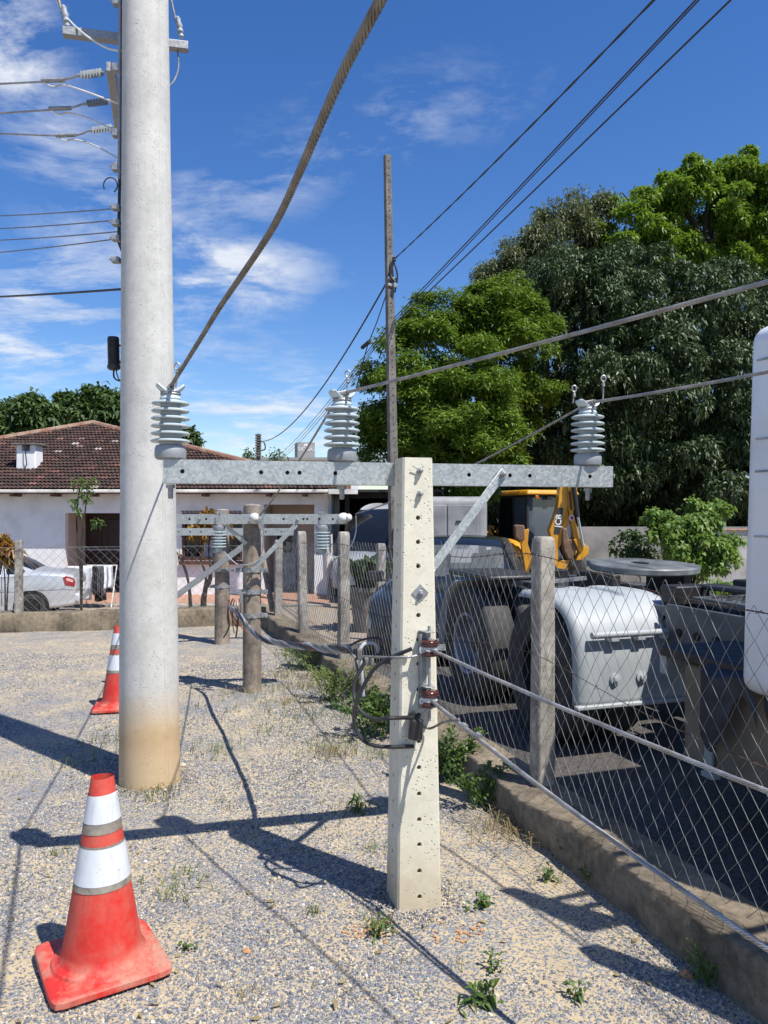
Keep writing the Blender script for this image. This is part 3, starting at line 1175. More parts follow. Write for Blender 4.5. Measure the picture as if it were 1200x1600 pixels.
for z0 in (ARM_Z1, ARM_Z0):
    mb.add([ap(ARM_L, 0, z0), ap(ARM_R, 0, z0), ap(ARM_R, D, z0), ap(ARM_L, D, z0)], [(0, 1, 2, 3)])
mb.add([ap(ARM_L, D, ARM_Z0), ap(ARM_R, D, ARM_Z0), ap(ARM_R, D, ARM_Z1), ap(ARM_L, D, ARM_Z1)], [(0, 1, 2, 3)])
for s_ in (ARM_L, ARM_R):
    mb.add([ap(s_, 0, ARM_Z0), ap(s_, D, ARM_Z0), ap(s_, D, ARM_Z1), ap(s_, 0, ARM_Z1)], [(0, 1, 2, 3)])
arm = mb.build('crossarm', M_galv, post, recalc=False, smooth=False)
# flat-bar brace from the arm down to the post
b0 = ap(arm_s(783), -0.012, ARM_Z0 + 0.055)
b1 = rightf(0.1, z_of(892, 3.5)) + ax * 0.002
brace = MB().bar(b0 + Vector((0.012, 0, 0.018)), b1, 0.008, 0.042, up=tuple(ax.cross(an)))
brace = MB()
dd, _, _ = frame_from(b1 - b0)
side = dd.cross(an).normalized()
w = 0.021
P8 = []
for q in (b0 - dd * 0.022, b1):
    for x, y in ((-w, -0.004), (w, -0.004), (w, 0.004), (-w, 0.004)):
        P8.append(q + side * x + an * y)
brace.add(P8, [(3, 2, 1, 0), (4, 5, 6, 7), (0, 1, 5, 4), (1, 2, 6, 5), (2, 3, 7, 6), (3, 0, 4, 7)])
brace.build('brace', M_galv, post, bevel=0.002)
bolt(post, b0 + an * 0.004, an, 0.015, 0.03)
bolt(post, b1 + ax * 0.004 + Vector((0, 0, 0.0)), ax, 0.012, 0.02)


def insulator_profile():
    p = [(0.055, 0.0), (0.064, 0.006), (0.067, 0.02), (0.066, 0.048), (0.060, 0.060), (0.050, 0.063)]
    z = 0.068
    sheds = []
    core = 0.043
    for k in range(6):
        cr = core + 0.004 - 0.0012 * k
        rr = 0.0835 - 0.0008 * k
        sheds += [(cr, z - 0.004), (cr, z + 0.007), (0.062, z + 0.009), (rr - 0.004, z + 0.006), (rr, z + 0.009), (rr, z + 0.013), (rr - 0.006, z + 0.0165), (0.066, z + 0.0195), (cr + 0.006, z + 0.022), (cr, z + 0.026)]
        z += 0.0325
    return p, sheds, z


def pin_insulator(parent, base, flip=1, k=1.0, groove=None, name='pin_insulator', wire_tie=True):
    """post-type insulator: cast base, six sheds, saddle head with two horns"""
    p, sheds, zt = insulator_profile()
    up = Vector((0, 0, flip))
    base = Vector(base)
    bm_ = MB()
    bm_.lathe([(r_ * k, z_ * k) for r_, z_ in sheds] + [(0.046 * k, zt * k), (0.040 * k, (zt + 0.01) * k), (0.034 * k, (zt + 0.022) * k), (0.038 * k, (zt + 0.028) * k), (0.036 * k, (zt + 0.036) * k), (0.026 * k, (zt + 0.038) * k)], 40, base, up)
    ins = bm_.build(name, M_porc, parent, angle=50)
    b_ = MB()
    b_.lathe([(r_ * k, z_ * k) for r_, z_ in p], 40, base, up)
    b_.build('base', M_base, ins)
    if groove is not None:
        g_ = Vector(groove)
        g_.z = 0
        g_.normalize()
        sd_ = Vector((-g_.y, g_.x, 0))
        for sgn in (-1, 1):
            h_ = MB()
            z0 = (zt + 0.026) * k

            def hf(u, v, sgn=sgn):
                # a flaring horn: lens-shaped sections growing outwards
                t_ = u
                cen = base + up * (z0 + 0.036 * t_ ** 1.3 * k) + sd_ * sgn * (0.014 + 0.046 * t_) * k
                a_ = 2 * math.pi * v
                wd = (0.028 + 0.006 * math.sin(math.pi * t_)) * k
                th = (0.013 - 0.004 * t_) * k
                f_ = 1.0 if t_ < 0.85 else math.sqrt(max(0.02, 1 - ((t_ - 0.85) / 0.15) ** 2))
                nrm_ = (up * 0.8 - sd_ * sgn * 0.6)
                return cen + g_ * math.cos(a_) * wd * f_ + nrm_ * math.sin(a_) * th * f_
            h_.grid(hf, 10, 14)
            h_.build('horn', M_porc, ins)
        if wire_tie:
            t_ = MB()
            zt_ = base + up * (zt + 0.026) * k
            t_.tube([zt_ + (g_ * math.cos(a_) + sd_ * math.sin(a_)) * 0.039 * k + up * (0.004 * math.sin(3 * a_)) for a_ in np.linspace(0, 6.28, 26)], 0.0042, 6)
            t_.tube([zt_ + up * -0.007 + (g_ * math.cos(a_) + sd_ * math.sin(a_)) * 0.040 * k for a_ in np.linspace(0, 6.28, 26)], 0.0042, 6)
            top = zt_ + up * 0.022 * k
            t_.tube([top + g_ * (0.05 - 0.1 * q_ / 60) + (sd_ * math.cos(q_ * 0.9) + up * math.sin(q_ * 0.9)) * 0.012 for q_ in range(61)], 0.0035, 5)
            t_.build('wire_tie', M_alu, ins)
    return ins


ARM_MID = D / 2
INS = {}
for px in (266, 537, 925):
    s_ = arm_s(px)
    s_ += 0.0
    INS[px] = ap(s_, ARM_MID, ARM_Z1 + 0.001)
# cable paths: from each insulator head towards the upper right, past the camera
HEAD = 0.068 + 6 * 0.0325 + 0.05
c_start = {px: INS[px] + Vector((0, 0, HEAD)) for px in INS}
c_end = {266: at(594, -6, 1.08), 537: at(1200, 428, 1.95), 925: at(1200, 573, 2.95)}
for px in INS:
    g_ = c_end[px] - c_start[px]
    ins = pin_insulator(post, INS[px], 1, 1.0, groove=g_)
    s_ = arm_s(px)
    nb = MB()
    bp = ap(s_, ARM_MID, ARM_Z0)
    nb.lathe([(0.02, -0.004), (0.02, -0.02), (0.012, -0.021), (0.0115, -0.062), (0.009, -0.066)], 10, bp)
    nb.build('stud', M_galv2, post)

# --- secondary rack with two brown spools, on the right half of the front
RK = front(0.30, 0)
RK.z = 0
rack_z = [z_of(y) for y in (1012, 1090)]


def rk(zz, outw, side_=0.0):
    b = front(0.0, zz)
    return b + ax * (0.034 + side_) + an * outw


mb = MB()
ztop, zbot = z_of(986), z_of(1108)
for q0, q1 in ((ztop, zbot),):
    mb.add([rk(z_, o_, s_) for z_ in (q1, q0) for s_, o_ in ((-0.038, 0.001), (0.0, 0.001), (0.0, 0.007), (-0.038, 0.007))],
           [(3, 2, 1, 0), (4, 5, 6, 7), (0, 1, 5, 4), (1, 2, 6, 5), (2, 3, 7, 6), (3, 0, 4, 7)])
for zz in (z_of(987), z_of(1072)):
    mb.add([rk(zz + dz_, o_, s_) for dz_ in (0, 0.005) for s_, o_ in ((-0.036, 0.007), (0.022, 0.007), (0.022, 0.062), (-0.02, 0.062))],
           [(3, 2, 1, 0), (4, 5, 6, 7), (0, 1, 5, 4), (1, 2, 6, 5), (2, 3, 7, 6), (3, 0, 4, 7)])
mb.add([rk(z_, o_, s_) for z_ in (z_of(1066), z_of(990)) for s_, o_ in ((-0.036, 0.007), (-0.030, 0.007), (-0.030, 0.04), (-0.036, 0.04))],
       [(3, 2, 1, 0), (4, 5, 6, 7), (0, 1, 5, 4), (1, 2, 6, 5), (2, 3, 7, 6), (3, 0, 4, 7)])
mb.build('rack_bracket', M_galv2, post, bevel=0.0015)
mb = MB()
mb.tube([rk(z_of(977), 0.045), rk(z_of(1124), 0.045)], 0.0065, 8)
mb.build('rack_rod', M_galv2, post)
for zz in rack_z:
    mb = MB()
    pr = [(0.012, -0.032), (0.036, -0.031), (0.042, -0.024), (0.042, -0.017), (0.034, -0.011), (0.026, -0.004), (0.026, 0.004), (0.034, 0.010), (0.041, 0.014), (0.043, 0.019), (0.040, 0.0235), (0.042, 0.027), (0.040, 0.034), (0.030, 0.038), (0.012, 0.038)]
    mb.lathe(pr, 32, rk(zz, 0.045))
    mb.build('spool_insulator', M_spool, post, angle=60)
# taped splice hanging on the face, with its black cap
mb = MB()
q = front(-0.36, z_of(1152))
mb.lathe([(0.018, 0.0), (0.031, 0.004), (0.030, 0.085), (0.016, 0.092)], 14, q + an * 0.035, (0.08, 0, 1))
for k in range(9):
    a_ = k * 1.3
    mb.tube([front(-0.38, z_of(1125)) + an * 0.03 + Vector((0.02 * math.cos(a_), 0.014 * math.sin(a_), -0.04 + 0.011 * k)), front(-0.15, z_of(1128)) + an * 0.035 + Vector((0.012 * math.sin(a_), 0, 0.01 * math.cos(a_)))], 0.010, 6)
mb.build('taped_splice', M_black, post)


# ================================================================== CABLES (each a thing)
def cable(name, label, pts, r, m, rope=False, pitch=0.12, n=6, smoothn=40, cat='cable', group=None, sides=8):
    mb = MB()
    P = curve_pts(pts, smoothn) if len(pts) > 2 else [Vector(p) for p in pts]
    if rope:
        strands(mb, P, r, n, pitch)
    else:
        mb.tube(P, r, sides)
    o = mb.build(name, m, recalc=False)
    return tag(o, label, cat, group)


def past(a, b, k):
    return a + (b - a) * k


for px, lab, r_ in ((266, 'thick twisted grey cable rising from the left crossarm insulator towards the camera', 0.0088),
                    (537, 'twisted aluminium cable running right from the middle crossarm insulator', 0.0072),
                    (925, 'aluminium cable running right from the right crossarm insulator past the truck cab', 0.0075)):
    a, b_ = c_start[px], c_end[px]
    e = past(a, b_, 1.9)
    P = sag_pts(a, e, 0.02, 30)
    if px == 266:
        P = [a] + [at(*q) for q in ((310, 535, 2.75), (345, 478, 2.4), (385, 420, 2.08), (430, 350, 1.8), (470, 265, 1.52), (500, 195, 1.37), (540, 105, 1.22), (595, 0, 1.07), (650, -110, 0.93), (760, -330, 0.75))]
    cable('power_cable', lab, P, r_, M_wire_grey if px == 266 else M_alu, True, 0.10, 7)
# tails with rolled ends over the insulators
for px, lab in ((266, 'left'), (537, 'middle'), (925, 'right')):
    a = c_start[px]
    mb = MB()
    offs = [(0.02, 0.02)] if px != 925 else [(-0.07, 0.0), (0.075, 0.05)]
    for ox, oh in offs:
        b0 = a + Vector((ox, 0.01, 0.0))
        P = [b0, b0 + Vector((0.004, 0, 0.03)), b0 + Vector((0.006, 0, 0.06 + oh))]
        mb.tube(curve_pts(P, 10), 0.0035, 6)
        c = P[-1] + Vector((0, 0, 0.012))
        mb.tube([c + Vector((0.011 * math.cos(t_), 0, 0.015 * math.sin(t_))) for t_ in np.linspace(-1.5, 5.2, 18)], 0.004, 6)
        for kk in range(3):
            mb.tube([P[-1] + Vector((0.006 * math.cos(t_), 0.006 * math.sin(t_), -0.012 - 0.007 * kk)) for t_ in np.linspace(0, 6.3, 10)], 0.0025, 5)
    tag(mb.build('wire_tail', M_alu), f'curled wire tail tied on the {lab} crossarm insulator', 'wire')

# the two bottom conductors off the brown spools, to the right
s0, s1 = rk(rack_z[0], 0.075), rk(rack_z[1], 0.075)
e0, e1 = at(1200, 1220, 2.05), at(1200, 1448, 1.98)
cable('power_cable', 'twisted aluminium cable running right from the upper brown spool across the fence', sag_pts(s0, past(s0, e0, 1.7), 0.03), 0.0078, M_alu, True, 0.09, 7)
cable('power_cable', 'twisted aluminium cable running right from the lower brown spool along the kerb', sag_pts(s1, past(s1, e1, 1.7), 0.06), 0.0085, M_alu, True, 0.09, 7)
mb = MB()
for t_ in (0.10, 0.155, 0.215):
    p = past(s1, e1, t_) - Vector((0, 0, 0.012))
    d = (e1 - s1).normalized()
    tag(MB().tube([p - d * 0.012, p + d * 0.012], 0.0115, 8).build('wire_clamp', M_alu), {0.10: 'first', 0.155: 'second', 0.215: 'third'}[t_] + ' white wrapped tie from the lower brown spool on the kerb cable', 'wire tie', 'white ties on the kerb cable')

# tie loops round the spools
for zz, lab, dx_ in ((rack_z[0], 'upper', 0), (rack_z[1], 'lower', 0)):
    mb = MB()
    c = rk(zz, 0.045)
    for k in range(3):
        mb.tube([c + Vector((0.031 * math.cos(a_), 0.031 * math.sin(a_), -0.006 + 0.006 * k)) for a_ in np.linspace(-3.4, 0.9, 22)], 0.004, 6)
    mb.tube([c + Vector((-0.034 + 0.006 * math.cos(a_), -0.02, -0.004 + 0.012 * math.sin(a_))) for a_ in np.linspace(0, 6, 12)], 0.005, 6)
    tag(mb.build('wire_tie', M_white), f'pale wire wound round the {lab} brown spool insulator', 'wire tie')

# jumper across the post face, from the upper spool to the left
jl = at(566, 1026, 3.5)
cable('jumper_wire', 'grey jumper wire crossing the post face at the upper brown spool', [rk(rack_z[0], 0.08, -0.02), front(-0.2, z_of(1022)) + an * 0.045, leftf(1, z_of(1025)) + an * 0.03 - ax * 0.02, jl], 0.006, M_alu, True, 0.05, 5)
cable('jumper_wire', 'thin grey wire from the taped splice to the kerb cable', [front(-0.15, z_of(1128)) + an * 0.04, front(0.5, z_of(1137)) + an * 0.03, past(s1, e1, 0.07) - Vector((0.01, 0, 0.05)), past(s1, e1, 0.13)], 0.0055, M_wire_grey)
cable('jumper_wire', 'grey wire arching from the taped splice up to the lower brown spool', [front(-0.12, z_of(1124)) + an * 0.04, front(0.1, z_of(1108)) + an * 0.06, rk(rack_z[1] - 0.03, 0.08), rk(rack_z[1], 0.08, 0.02)], 0.005, M_alu)
# black loops left of the post
cable('black_cable', 'black cable bowing far out left of the post to the black cap', [front(-0.55, z_of(1012)) + an * 0.03, at(590, 1040, 3.37), at(562, 1085, 3.38), at(553, 1122, 3.38), at(563, 1152, 3.37), at(590, 1166, 3.34), front(-0.4, z_of(1163)) + an * 0.03], 0.0088, M_blackw)
cable('black_cable', 'black cable curling from the clamp to the taped splice', [at(570, 1035, 3.46), at(556, 1060, 3.44), at(553, 1085, 3.42), at(563, 1110, 3.38), at(585, 1124, 3.33), at(608, 1122, 3.24), front(-0.4, z_of(1118)) + an * 0.035], 0.009, M_blackw)
cable('black_cable', 'black wire looping above the grey clamps left of the post', [at(548, 1008, 3.6), at(565, 1000, 3.55), at(590, 997, 3.5), at(598, 1008, 3.5), at(590, 1024, 3.48), at(572, 1034, 3.46)], 0.0055, M_blackw)
cable('grey_cable', 'light grey cable looping down from the clamps left of the post', [at(592, 1022, 3.52), at(586, 1006, 3.52), at(570, 1006, 3.5), at(562, 1018, 3.48), at(564, 1036, 3.47), at(568, 1088, 3.45)], 0.008, M_bluegrey)
mb = MB()
mb.box(at(577, 1033, 3.47), (0.04, 0.03, 0.035))
mb.box(at(562, 1022, 3.47), (0.022, 0.03, 0.05))
mb.tube([at(545, 1012, 3.62), at(556, 1030, 3.52), at(560, 1060, 3.46)], 0.008, 6)
tag(mb.build('parallel_clamp', M_wire_grey, bevel=0.004), 'grey clamp joining the loose cables left of the concrete post', 'clamp')


# ================================================================== WOODEN POLES WITH ARMS
def wood_pole(name, label, px, Y, ztop, r, bands, seed):
    X = (px - 600) / F * Y
    root = thing(name, label, 'wooden pole', (X, Y, 0))
    mb = MB()

    def fn(u, v):
        a_ = 2 * math.pi * u
        z = -0.05 + (ztop + 0.05) * v
        k = 1 + 0.05 * mnoise.noise((math.cos(a_) * 1.5, math.sin(a_) * 1.5, z * 0.6 + seed)) + 0.035 * mnoise.noise((math.cos(a_) * 6, math.sin(a_) * 6, z * 1.2 + seed))
        rr = r * (1.04 - 0.09 * v) * k
        return Vector((X + rr * math.cos(a_), Y + rr * math.sin(a_), z))
    mb.grid(fn, 40, 40)
    mb.build('shaft', M_wood, root)
    MB().lathe([(r * 0.955, 0), (r * 0.9, 0.012), (0.01, 0.02)], 30, (X, Y, ztop - 0.004)).build('end_grain', M_fpost, root)
    for zb in bands:
        b_ = MB()
        b_.lathe([(r * 1.035, -0.022), (r * 1.07, -0.022), (r * 1.07, 0.022), (r * 1.035, 0.022)], 30, (X, Y, zb), caps=False)
        for s_ in (-1, 1):
            b_.box((X + s_ * (r + 0.035), Y - 0.02, zb), (0.06, 0.03, 0.042))
            b_.tube([(X + s_ * (r + 0.045), Y - 0.06, zb), (X + s_ * (r + 0.045), Y + 0.03, zb)], 0.009, 6)
        b_.tube([(X + 0.015, Y - r - 0.03, zb), (X + 0.015, Y - r, zb)], 0.013, 6)
        b_.build('clamp_band', M_galv2, root)
    return root, X


def zat(py, Y):
    return CAM_H - (py - 800) / F * Y


wp1, X1 = wood_pole('wooden_pole', 'weathered wooden pole nearest the concrete post, with steel crossarm and bands', 394, 7.45, zat(790, 7.45), 0.088, [zat(y, 7.4) for y in (891, 925, 962)], 0.0)
wp2, X2 = wood_pole('wooden_pole', 'weathered wooden pole farther back behind the first, loose wires hanging on it', 347, 10.3, zat(797, 10.3), 0.098, [zat(y, 10.2) for y in (891, 917)], 4.0)


def arm_bar(parent, px0, px1, py, Y, h, d, holes):
    a, b_ = at(px0, py, Y), at(px1, py, Y)
    o_ = a + Vector((0, 0, -h / 2))

    def fn(a__, b__):
        return Vector((a.x + b__, Y, a.z + a__ * h / 2))
    mb = MB()
    holed_face(mb, fn, b_.x - a.x, lambda q: h, [(hx - px0) / F * Y for hx in holes], 0.011, 0.004, Vector((0, 1, 0)), False)
    L = b_.x - a.x
    z0, z1 = a.z - h / 2, a.z + h / 2
    mb.add([(a.x, Y, z1), (b_.x, Y, z1), (b_.x, Y + d, z1), (a.x, Y + d, z1)], [(0, 1, 2, 3)])
    mb.add([(a.x, Y, z0), (b_.x, Y, z0), (b_.x, Y + d, z0), (a.x, Y + d, z0)], [(3, 2, 1, 0)])
    mb.add([(a.x, Y + d, z0), (b_.x, Y + d, z0), (b_.x, Y + d, z1), (a.x, Y + d, z1)], [(3, 2, 1, 0)])
    for x in (a.x, b_.x):
        mb.add([(x, Y, z0), (x, Y + d, z0), (x, Y + d, z1), (x, Y, z1)], [(0, 1, 2, 3)])
    return mb.build('crossarm', M_galv, parent, recalc=False, smooth=False)


YA = 7.45 - 0.088 - 0.075
arm_bar(wp1, 250, 541, 811, YA, 0.095, 0.072, [296, 322, 443, 474, 480, 499, 520])
YB = 10.3 - 0.10 - 0.07
arm_bar(wp2, 262, 458, 831, YB, 0.095, 0.07, [279, 297, 314, 415, 440])
for px_, py_ in ((312, 811), (465, 812)):
    bolt(wp1, at(px_, py_, YA), (0, -1, 0), 0.016, 0.03)
mb = MB()
mb.bar(at(463, 820, YA - 0.006), at(394, 891, YA - 0.006), 0.045, 0.008, up=(0, -1, 0))
mb.build('brace', M_galv, wp1, bevel=0.002)
mb = MB()
mb.bar(at(352, 820, YA + 0.03), at(385, 850, YA + 0.06), 0.04, 0.008, up=(0, -1, 0))
mb.build('brace', M_galv, wp1, bevel=0.002)
for px_, kk in ((342, 0.86), (503, 0.92)):
    p = at(px_, 820, YA + 0.036)
    pin_insulator(wp1, p - Vector((0, 0, 0.0)), -1, kk, groove=None, name='hanging_insulator')
    mb = MB()
    mb.box(p + Vector((0, 0, 0.12)), (0.05, 0.085, 0.02))
    mb.tube([p + Vector((0, -0.06, 0.02)), p + Vector((0, -0.06, 0.125))], 0.006, 6)
    q = p - Vector((0, 0, 0.29 * kk))
    mb.tube(curve_pts([q + Vector((0, 0, 0.04)), q, q + Vector((0.03, -0.02, -0.03)), q + Vector((0.06, -0.02, -0.01))], 10), 0.007, 6)
    mb.box(q + Vector((-0.03, -0.01, -0.005)), (0.05, 0.02, 0.03))
    mb.build('clamp', M_galv2, wp1)
for px_, py_, dv in ((398, 811, (0.15, -1, 0.12)), (530, 811, (1, -0.45, 0.16))):
    p = at(px_, py_, YA)
    mb = MB()
    mb.lathe([(0.02, 0), (0.036, 0.005), (0.050, 0.02), (0.054, 0.05), (0.047, 0.075), (0.034, 0.09), (0.036, 0.11), (0.026, 0.125), (0.012, 0.13)], 20, p, dv)
    mb.build('strain_insulator', M_white, wp1)
# brace timber leaning from the rear pole to the lower left
mb = MB()
mb.bar(at(262, 941, 10.1), at(388, 848, 10.1), 0.075, 0.05, up=(0, -1, 0))
mb.build('brace', M_galv2, wp2, bevel=0.004)
# bracket on the near pole's left
mb = MB()
mb.bar(at(377, 925, YA + 0.04), at(377, 962, YA + 0.04), 0.03, 0.02)
mb.bar(at(358, 926, YA + 0.04), at(384, 926, YA + 0.04), 0.015, 0.015)
mb.build('standoff_bracket', M_galv2, wp1)

# wires between the arms
cable('power_cable', 'aluminium wire sloping from the middle crossarm insulator down to the near wooden pole', sag_pts(c_start[537] + Vector((-0.02, 0.03, -0.01)), at(404, 806, YA - 0.14), 0.04), 0.0062, M_alu, True, 0.09, 5)
cable('power_cable', 'aluminium wire sloping from the right crossarm insulator down to the far arm end', sag_pts(c_start[925] + Vector((-0.03, 0.02, -0.02)), at(556, 803, YA - 0.06), 0.05), 0.0062, M_alu, True, 0.09, 5)
cable('power_cable', 'wire running back from the left crossarm insulator behind the white pole', sag_pts(c_start[266] + Vector((-0.01, 0.04, -0.01)), at(258, 806, YA - 0.05), 0.05), 0.0062, M_alu, True, 0.09, 5)
cable('jumper_wire', 'grey jumper drooping from the far arm end towards the fence', [at(556, 806, YA - 0.06), at(556, 830, YA - 0.02), at(549, 852, YA), at(535, 868, YA + 0.02), at(518, 868, YA + 0.03), at(504, 854, YA + 0.02)], 0.005, M_bluegrey)
cable('jumper_wire', 'grey jumper drooping along the near wooden pole from its white insulator', [at(404, 811, YA - 0.13), at(411, 822, YA - 0.08), at(410, 860, YA - 0.02), at(400, 878, YA - 0.02), at(372, 882, YA), at(350, 862, YA + 0.02)], 0.005, M_bluegrey)
cable('jumper_wire', 'thin wire climbing from the near wooden pole arm towards the eaves', [at(404, 809, YA - 0.1), at(420, 790, YA), at(438, 764, YA + 0.2), at(446, 756, YA + 0.3)], 0.004, M_blackw)
# twisted bundle from the wooden poles to the post
BP = [at(357, 948, 7.28), at(372, 958, 7.0), at(390, 982, 6.3), at(410, 998, 5.8), at(440, 1006, 5.2), at(480, 1010, 4.6), at(515, 1014, 4.1), at(545, 1014, 3.65)]
P = curve_pts(BP, 60)
for k, (m_, r_) in enumerate(((M_alu, 0.009), (M_wire_grey, 0.010), (M_bluegrey, 0.009), (mat('red_wire', (0.22, 0.06, 0.045), 0.6), 0.005), (M_blackw, 0.008))):
    pts = []
    for i, p in enumerate(P):
        a_ = i * 0.42 + k * 1.257
        pts.append(p + Vector((0.3 * math.cos(a_), 0.3 * math.cos(a_), math.sin(a_))) * 0.016)
    o = MB().tube(pts, r_, 6).build('bundle_cable', m_, recalc=False)
    tag(o, ('bright aluminium', 'dull grey', 'blue grey', 'thin red', 'black')[k] + ' strand of the twisted cable bundle between wooden poles and post', 'cable', 'twisted cable bundle')
for k in range(7):
    x0 = at(355 + 3 * k, 935 + 2 * (k % 3), 7.3)
    x1 = at(350 + 5 * k, 975 + 7 * ((k * 3) % 4), 7.3)
    o = MB().tube(curve_pts([x0, x0.lerp(x1, 0.35) + Vector((random.uniform(-0.03, 0.03), random.uniform(-0.05, 0), 0.02)), x0.lerp(x1, 0.7) + Vector((random.uniform(-0.03, 0.03), -0.02, 0)), x1 + Vector((random.uniform(-0.05, 0.05), -0.02, 0))], 12), 0.008 if k % 2 else 0.005, 6).build('loose_wire', M_blackw if k % 3 else mat('red_wire', (0.22, 0.06, 0.045)))
    tag(o, ('leftmost', 'second', 'third', 'fourth', 'fifth', 'sixth', 'rightmost')[k] + ' cut wire end dangling between the two wooden poles', 'wire', 'dangling wire ends')

# ================================================================== TRAFFIC CONES
mcone, t, b, oc = new_mat('cone_red_plastic')
dirt = t.maprange(t.noise(oc, 7, 6, 0.7), 0.40, 0.64)
z = t.separate(oc)[2]
low = t.maprange(z, 0.03, 0.10, 0.75, 0.12)
col = t.mix(t.math('MULTIPLY', dirt, t.math('ADD', low, 0.2)), (0.54, 0.026, 0.017), (0.40, 0.24, 0.17))
mpn = t.node('ShaderNodeMapping')
mpn.inputs['Scale'].default_value = (30, 30, 2.5)
t.put(mpn.inputs[0], oc)
scr = t.maprange(t.noise(mpn.outputs[0], 2.0, 5, 0.75), 0.56, 0.68, 0, 0.65)
scr = t.math('MAXIMUM', scr, t.maprange(t.noise(oc, 26, 5, 0.8, 1.5), 0.64, 0.69, 0, 0.6))
col = t.mix(scr, col, (0.16, 0.03, 0.025))
col = t.mix(t.maprange(t.noise(oc, 24, 6, 0.75), 0.60, 0.75, 0, 0.5), col, (0.52, 0.07, 0.045))
t.put(b.inputs['Base Color'], col)
t.put(b.inputs['Roughness'], t.maprange(dirt, 0, 1, 0.5, 0.85))
t.put(b.inputs['Normal'], t.bump(t.noise(oc, 40, 4), 0.15, 0.003))
M_cone = mcone
mband, t, b, oc = new_mat('cone_white_sleeve')
d_ = t.maprange(t.noise(oc, 8, 6, 0.7), 0.45, 0.75, 0, 0.45)
mpw = t.node('ShaderNodeMapping')
mpw.inputs['Scale'].default_value = (22, 22, 1.4)
t.put(mpw.inputs[0], oc)
grim = t.maprange(t.noise(mpw.outputs[0], 2.0, 5, 0.75), 0.52, 0.74, 0, 0.6)
wcol = t.mix(grim, t.mix(d_, (0.60, 0.63, 0.67), (0.46, 0.475, 0.49)), (0.33, 0.32, 0.30))
t.put(b.inputs['Base Color'], t.mix(t.maprange(t.noise(oc, 30, 5, 0.7), 0.66, 0.72, 0, 0.7), wcol, (0.20, 0.18, 0.15)))
b.inputs['Roughness'].default_value = 0.4
t.put(b.inputs['Normal'], t.bump(t.noise(oc, 14, 3), 0.25, 0.006))
M_sleeve = mband
M_tape = mat('dirty_sleeve_edge', (0.30, 0.27, 0.22), 0.8, 0, (0.15, 0.13, 0.11), 18, bump=0.2)


def cone_r(z):
    return 0.150 - 0.1125 * (z / 0.70) if z > 0.06 else 0.150


def traffic_cone(name, label, X, Y, rz, group, dent=0.0):
    root = thing(name, label, 'traffic cone', (X, Y, lot_z(X, Y) + 0.004), rz, group)
    root.scale = (1.05, 1.05, 1.04)
    # square base with rounded corners, slightly warped
    mb = MB()
    N = 64
    rings = [(0.195, 0.004), (0.205, 0.012), (0.204, 0.030), (0.196, 0.037), (0.178, 0.038)]

    def sq(a_, half):
        p_ = 13.0
        c_, s_ = math.cos(a_), math.sin(a_)
        k = half / (abs(c_) ** p_ + abs(s_) ** p_) ** (1 / p_)
        return Vector((c_ * k, s_ * k, 0))
    V, Fc = [], []
    for half, zz in rings:
        for k in range(N):
            a_ = 2 * math.pi * k / N
            p = sq(a_, half)
            wv = 0.006 * mnoise.noise((p.x * 5 + X, p.y * 5, 1)) + 0.010 * max(0, math.cos(a_ - 2.3)) ** 6
            V.append(p + Vector((0, 0, zz + wv)))
    for rr, zz in ((0.176, 0.040), (0.170, 0.050), (0.158, 0.054), (0.150, 0.060)):
        for k in range(N):
            a_ = 2 * math.pi * k / N
            V.append(Vector((math.cos(a_) * rr, math.sin(a_) * rr, zz)))
    m_ = len(rings) + 4
    for i in range(m_ - 1):
        for k in range(N):
            Fc.append((i * N + k, i * N + (k + 1) % N, (i + 1) * N + (k + 1) % N, (i + 1) * N + k))
    mb.add(V, Fc)
    mb.build('base', M_cone, root, local=True)

    def surf(z, a_, off=0.0):
        r = cone_r(z) + off
        wob = 1 + 0.014 * mnoise.noise((math.cos(a_) * 1.2, math.sin(a_) * 1.2, z * 6 + X)) + 0.004 * mnoise.noise((math.cos(a_) * 5, math.sin(a_) * 5, z * 20))
        d_ = dent * smooth01((z - 0.60) / 0.1)
        return Vector((math.cos(a_) * r * wob * (1 + d_ * 0.5), math.sin(a_) * r * wob * (1 - d_), z + (0.018 * d_ * math.cos(a_ * 2 + 1) if z > 0.6 else 0)))

    def shell(name_, z0, z1, off, m_, nz=10, top=False, parent=root, tilt=0.0):
        mb = MB()

        def fn(u, v):
            a_ = 2 * math.pi * u
            zz = z0 + (z1 - z0) * v + tilt * math.cos(a_ + 0.8)
            return surf(zz, a_, off)
        mb.grid(fn, 48, nz)
        if top:
            mb.grid(lambda u, v: surf(z1 - 0.10 * v, 2 * math.pi * u, -0.004 - 0.001 * v) if v > 0 else surf(z1, 2 * math.pi * u, 0), 48, 4)
        return mb.build(name_, m_, parent, local=True)
    body = shell('body', 0.058, 0.70, 0.0, M_cone, 40, True)
    shell('white_sleeve', 0.335, 0.460, 0.0028, M_sleeve, 8, tilt=0.002)
    shell('sleeve_edge', 0.312, 0.338, 0.0018, M_tape, 3, tilt=0.002)
    shell('sleeve_edge', 0.458, 0.468, 0.0016, M_tape, 3, tilt=0.002)
    shell('white_sleeve', 0.545, 0.642, 0.0028, M_sleeve, 8, tilt=0.003)
    shell('sleeve_edge', 0.508, 0.548, 0.0018, M_tape, 3, tilt=0.003)
    return root


Yc = 2.94
traffic_cone('traffic_cone', 'scuffed red and white traffic cone standing in the left foreground', (160 - 600) / F * Yc, Yc, R(33), 'traffic cones on the lot', 0.10)
Yc = 6.85
traffic_cone('traffic_cone', 'red and white traffic cone half hidden behind the big white pole', (186 - 600) / F * Yc, Yc, R(12), 'traffic cones on the lot', 0.03)

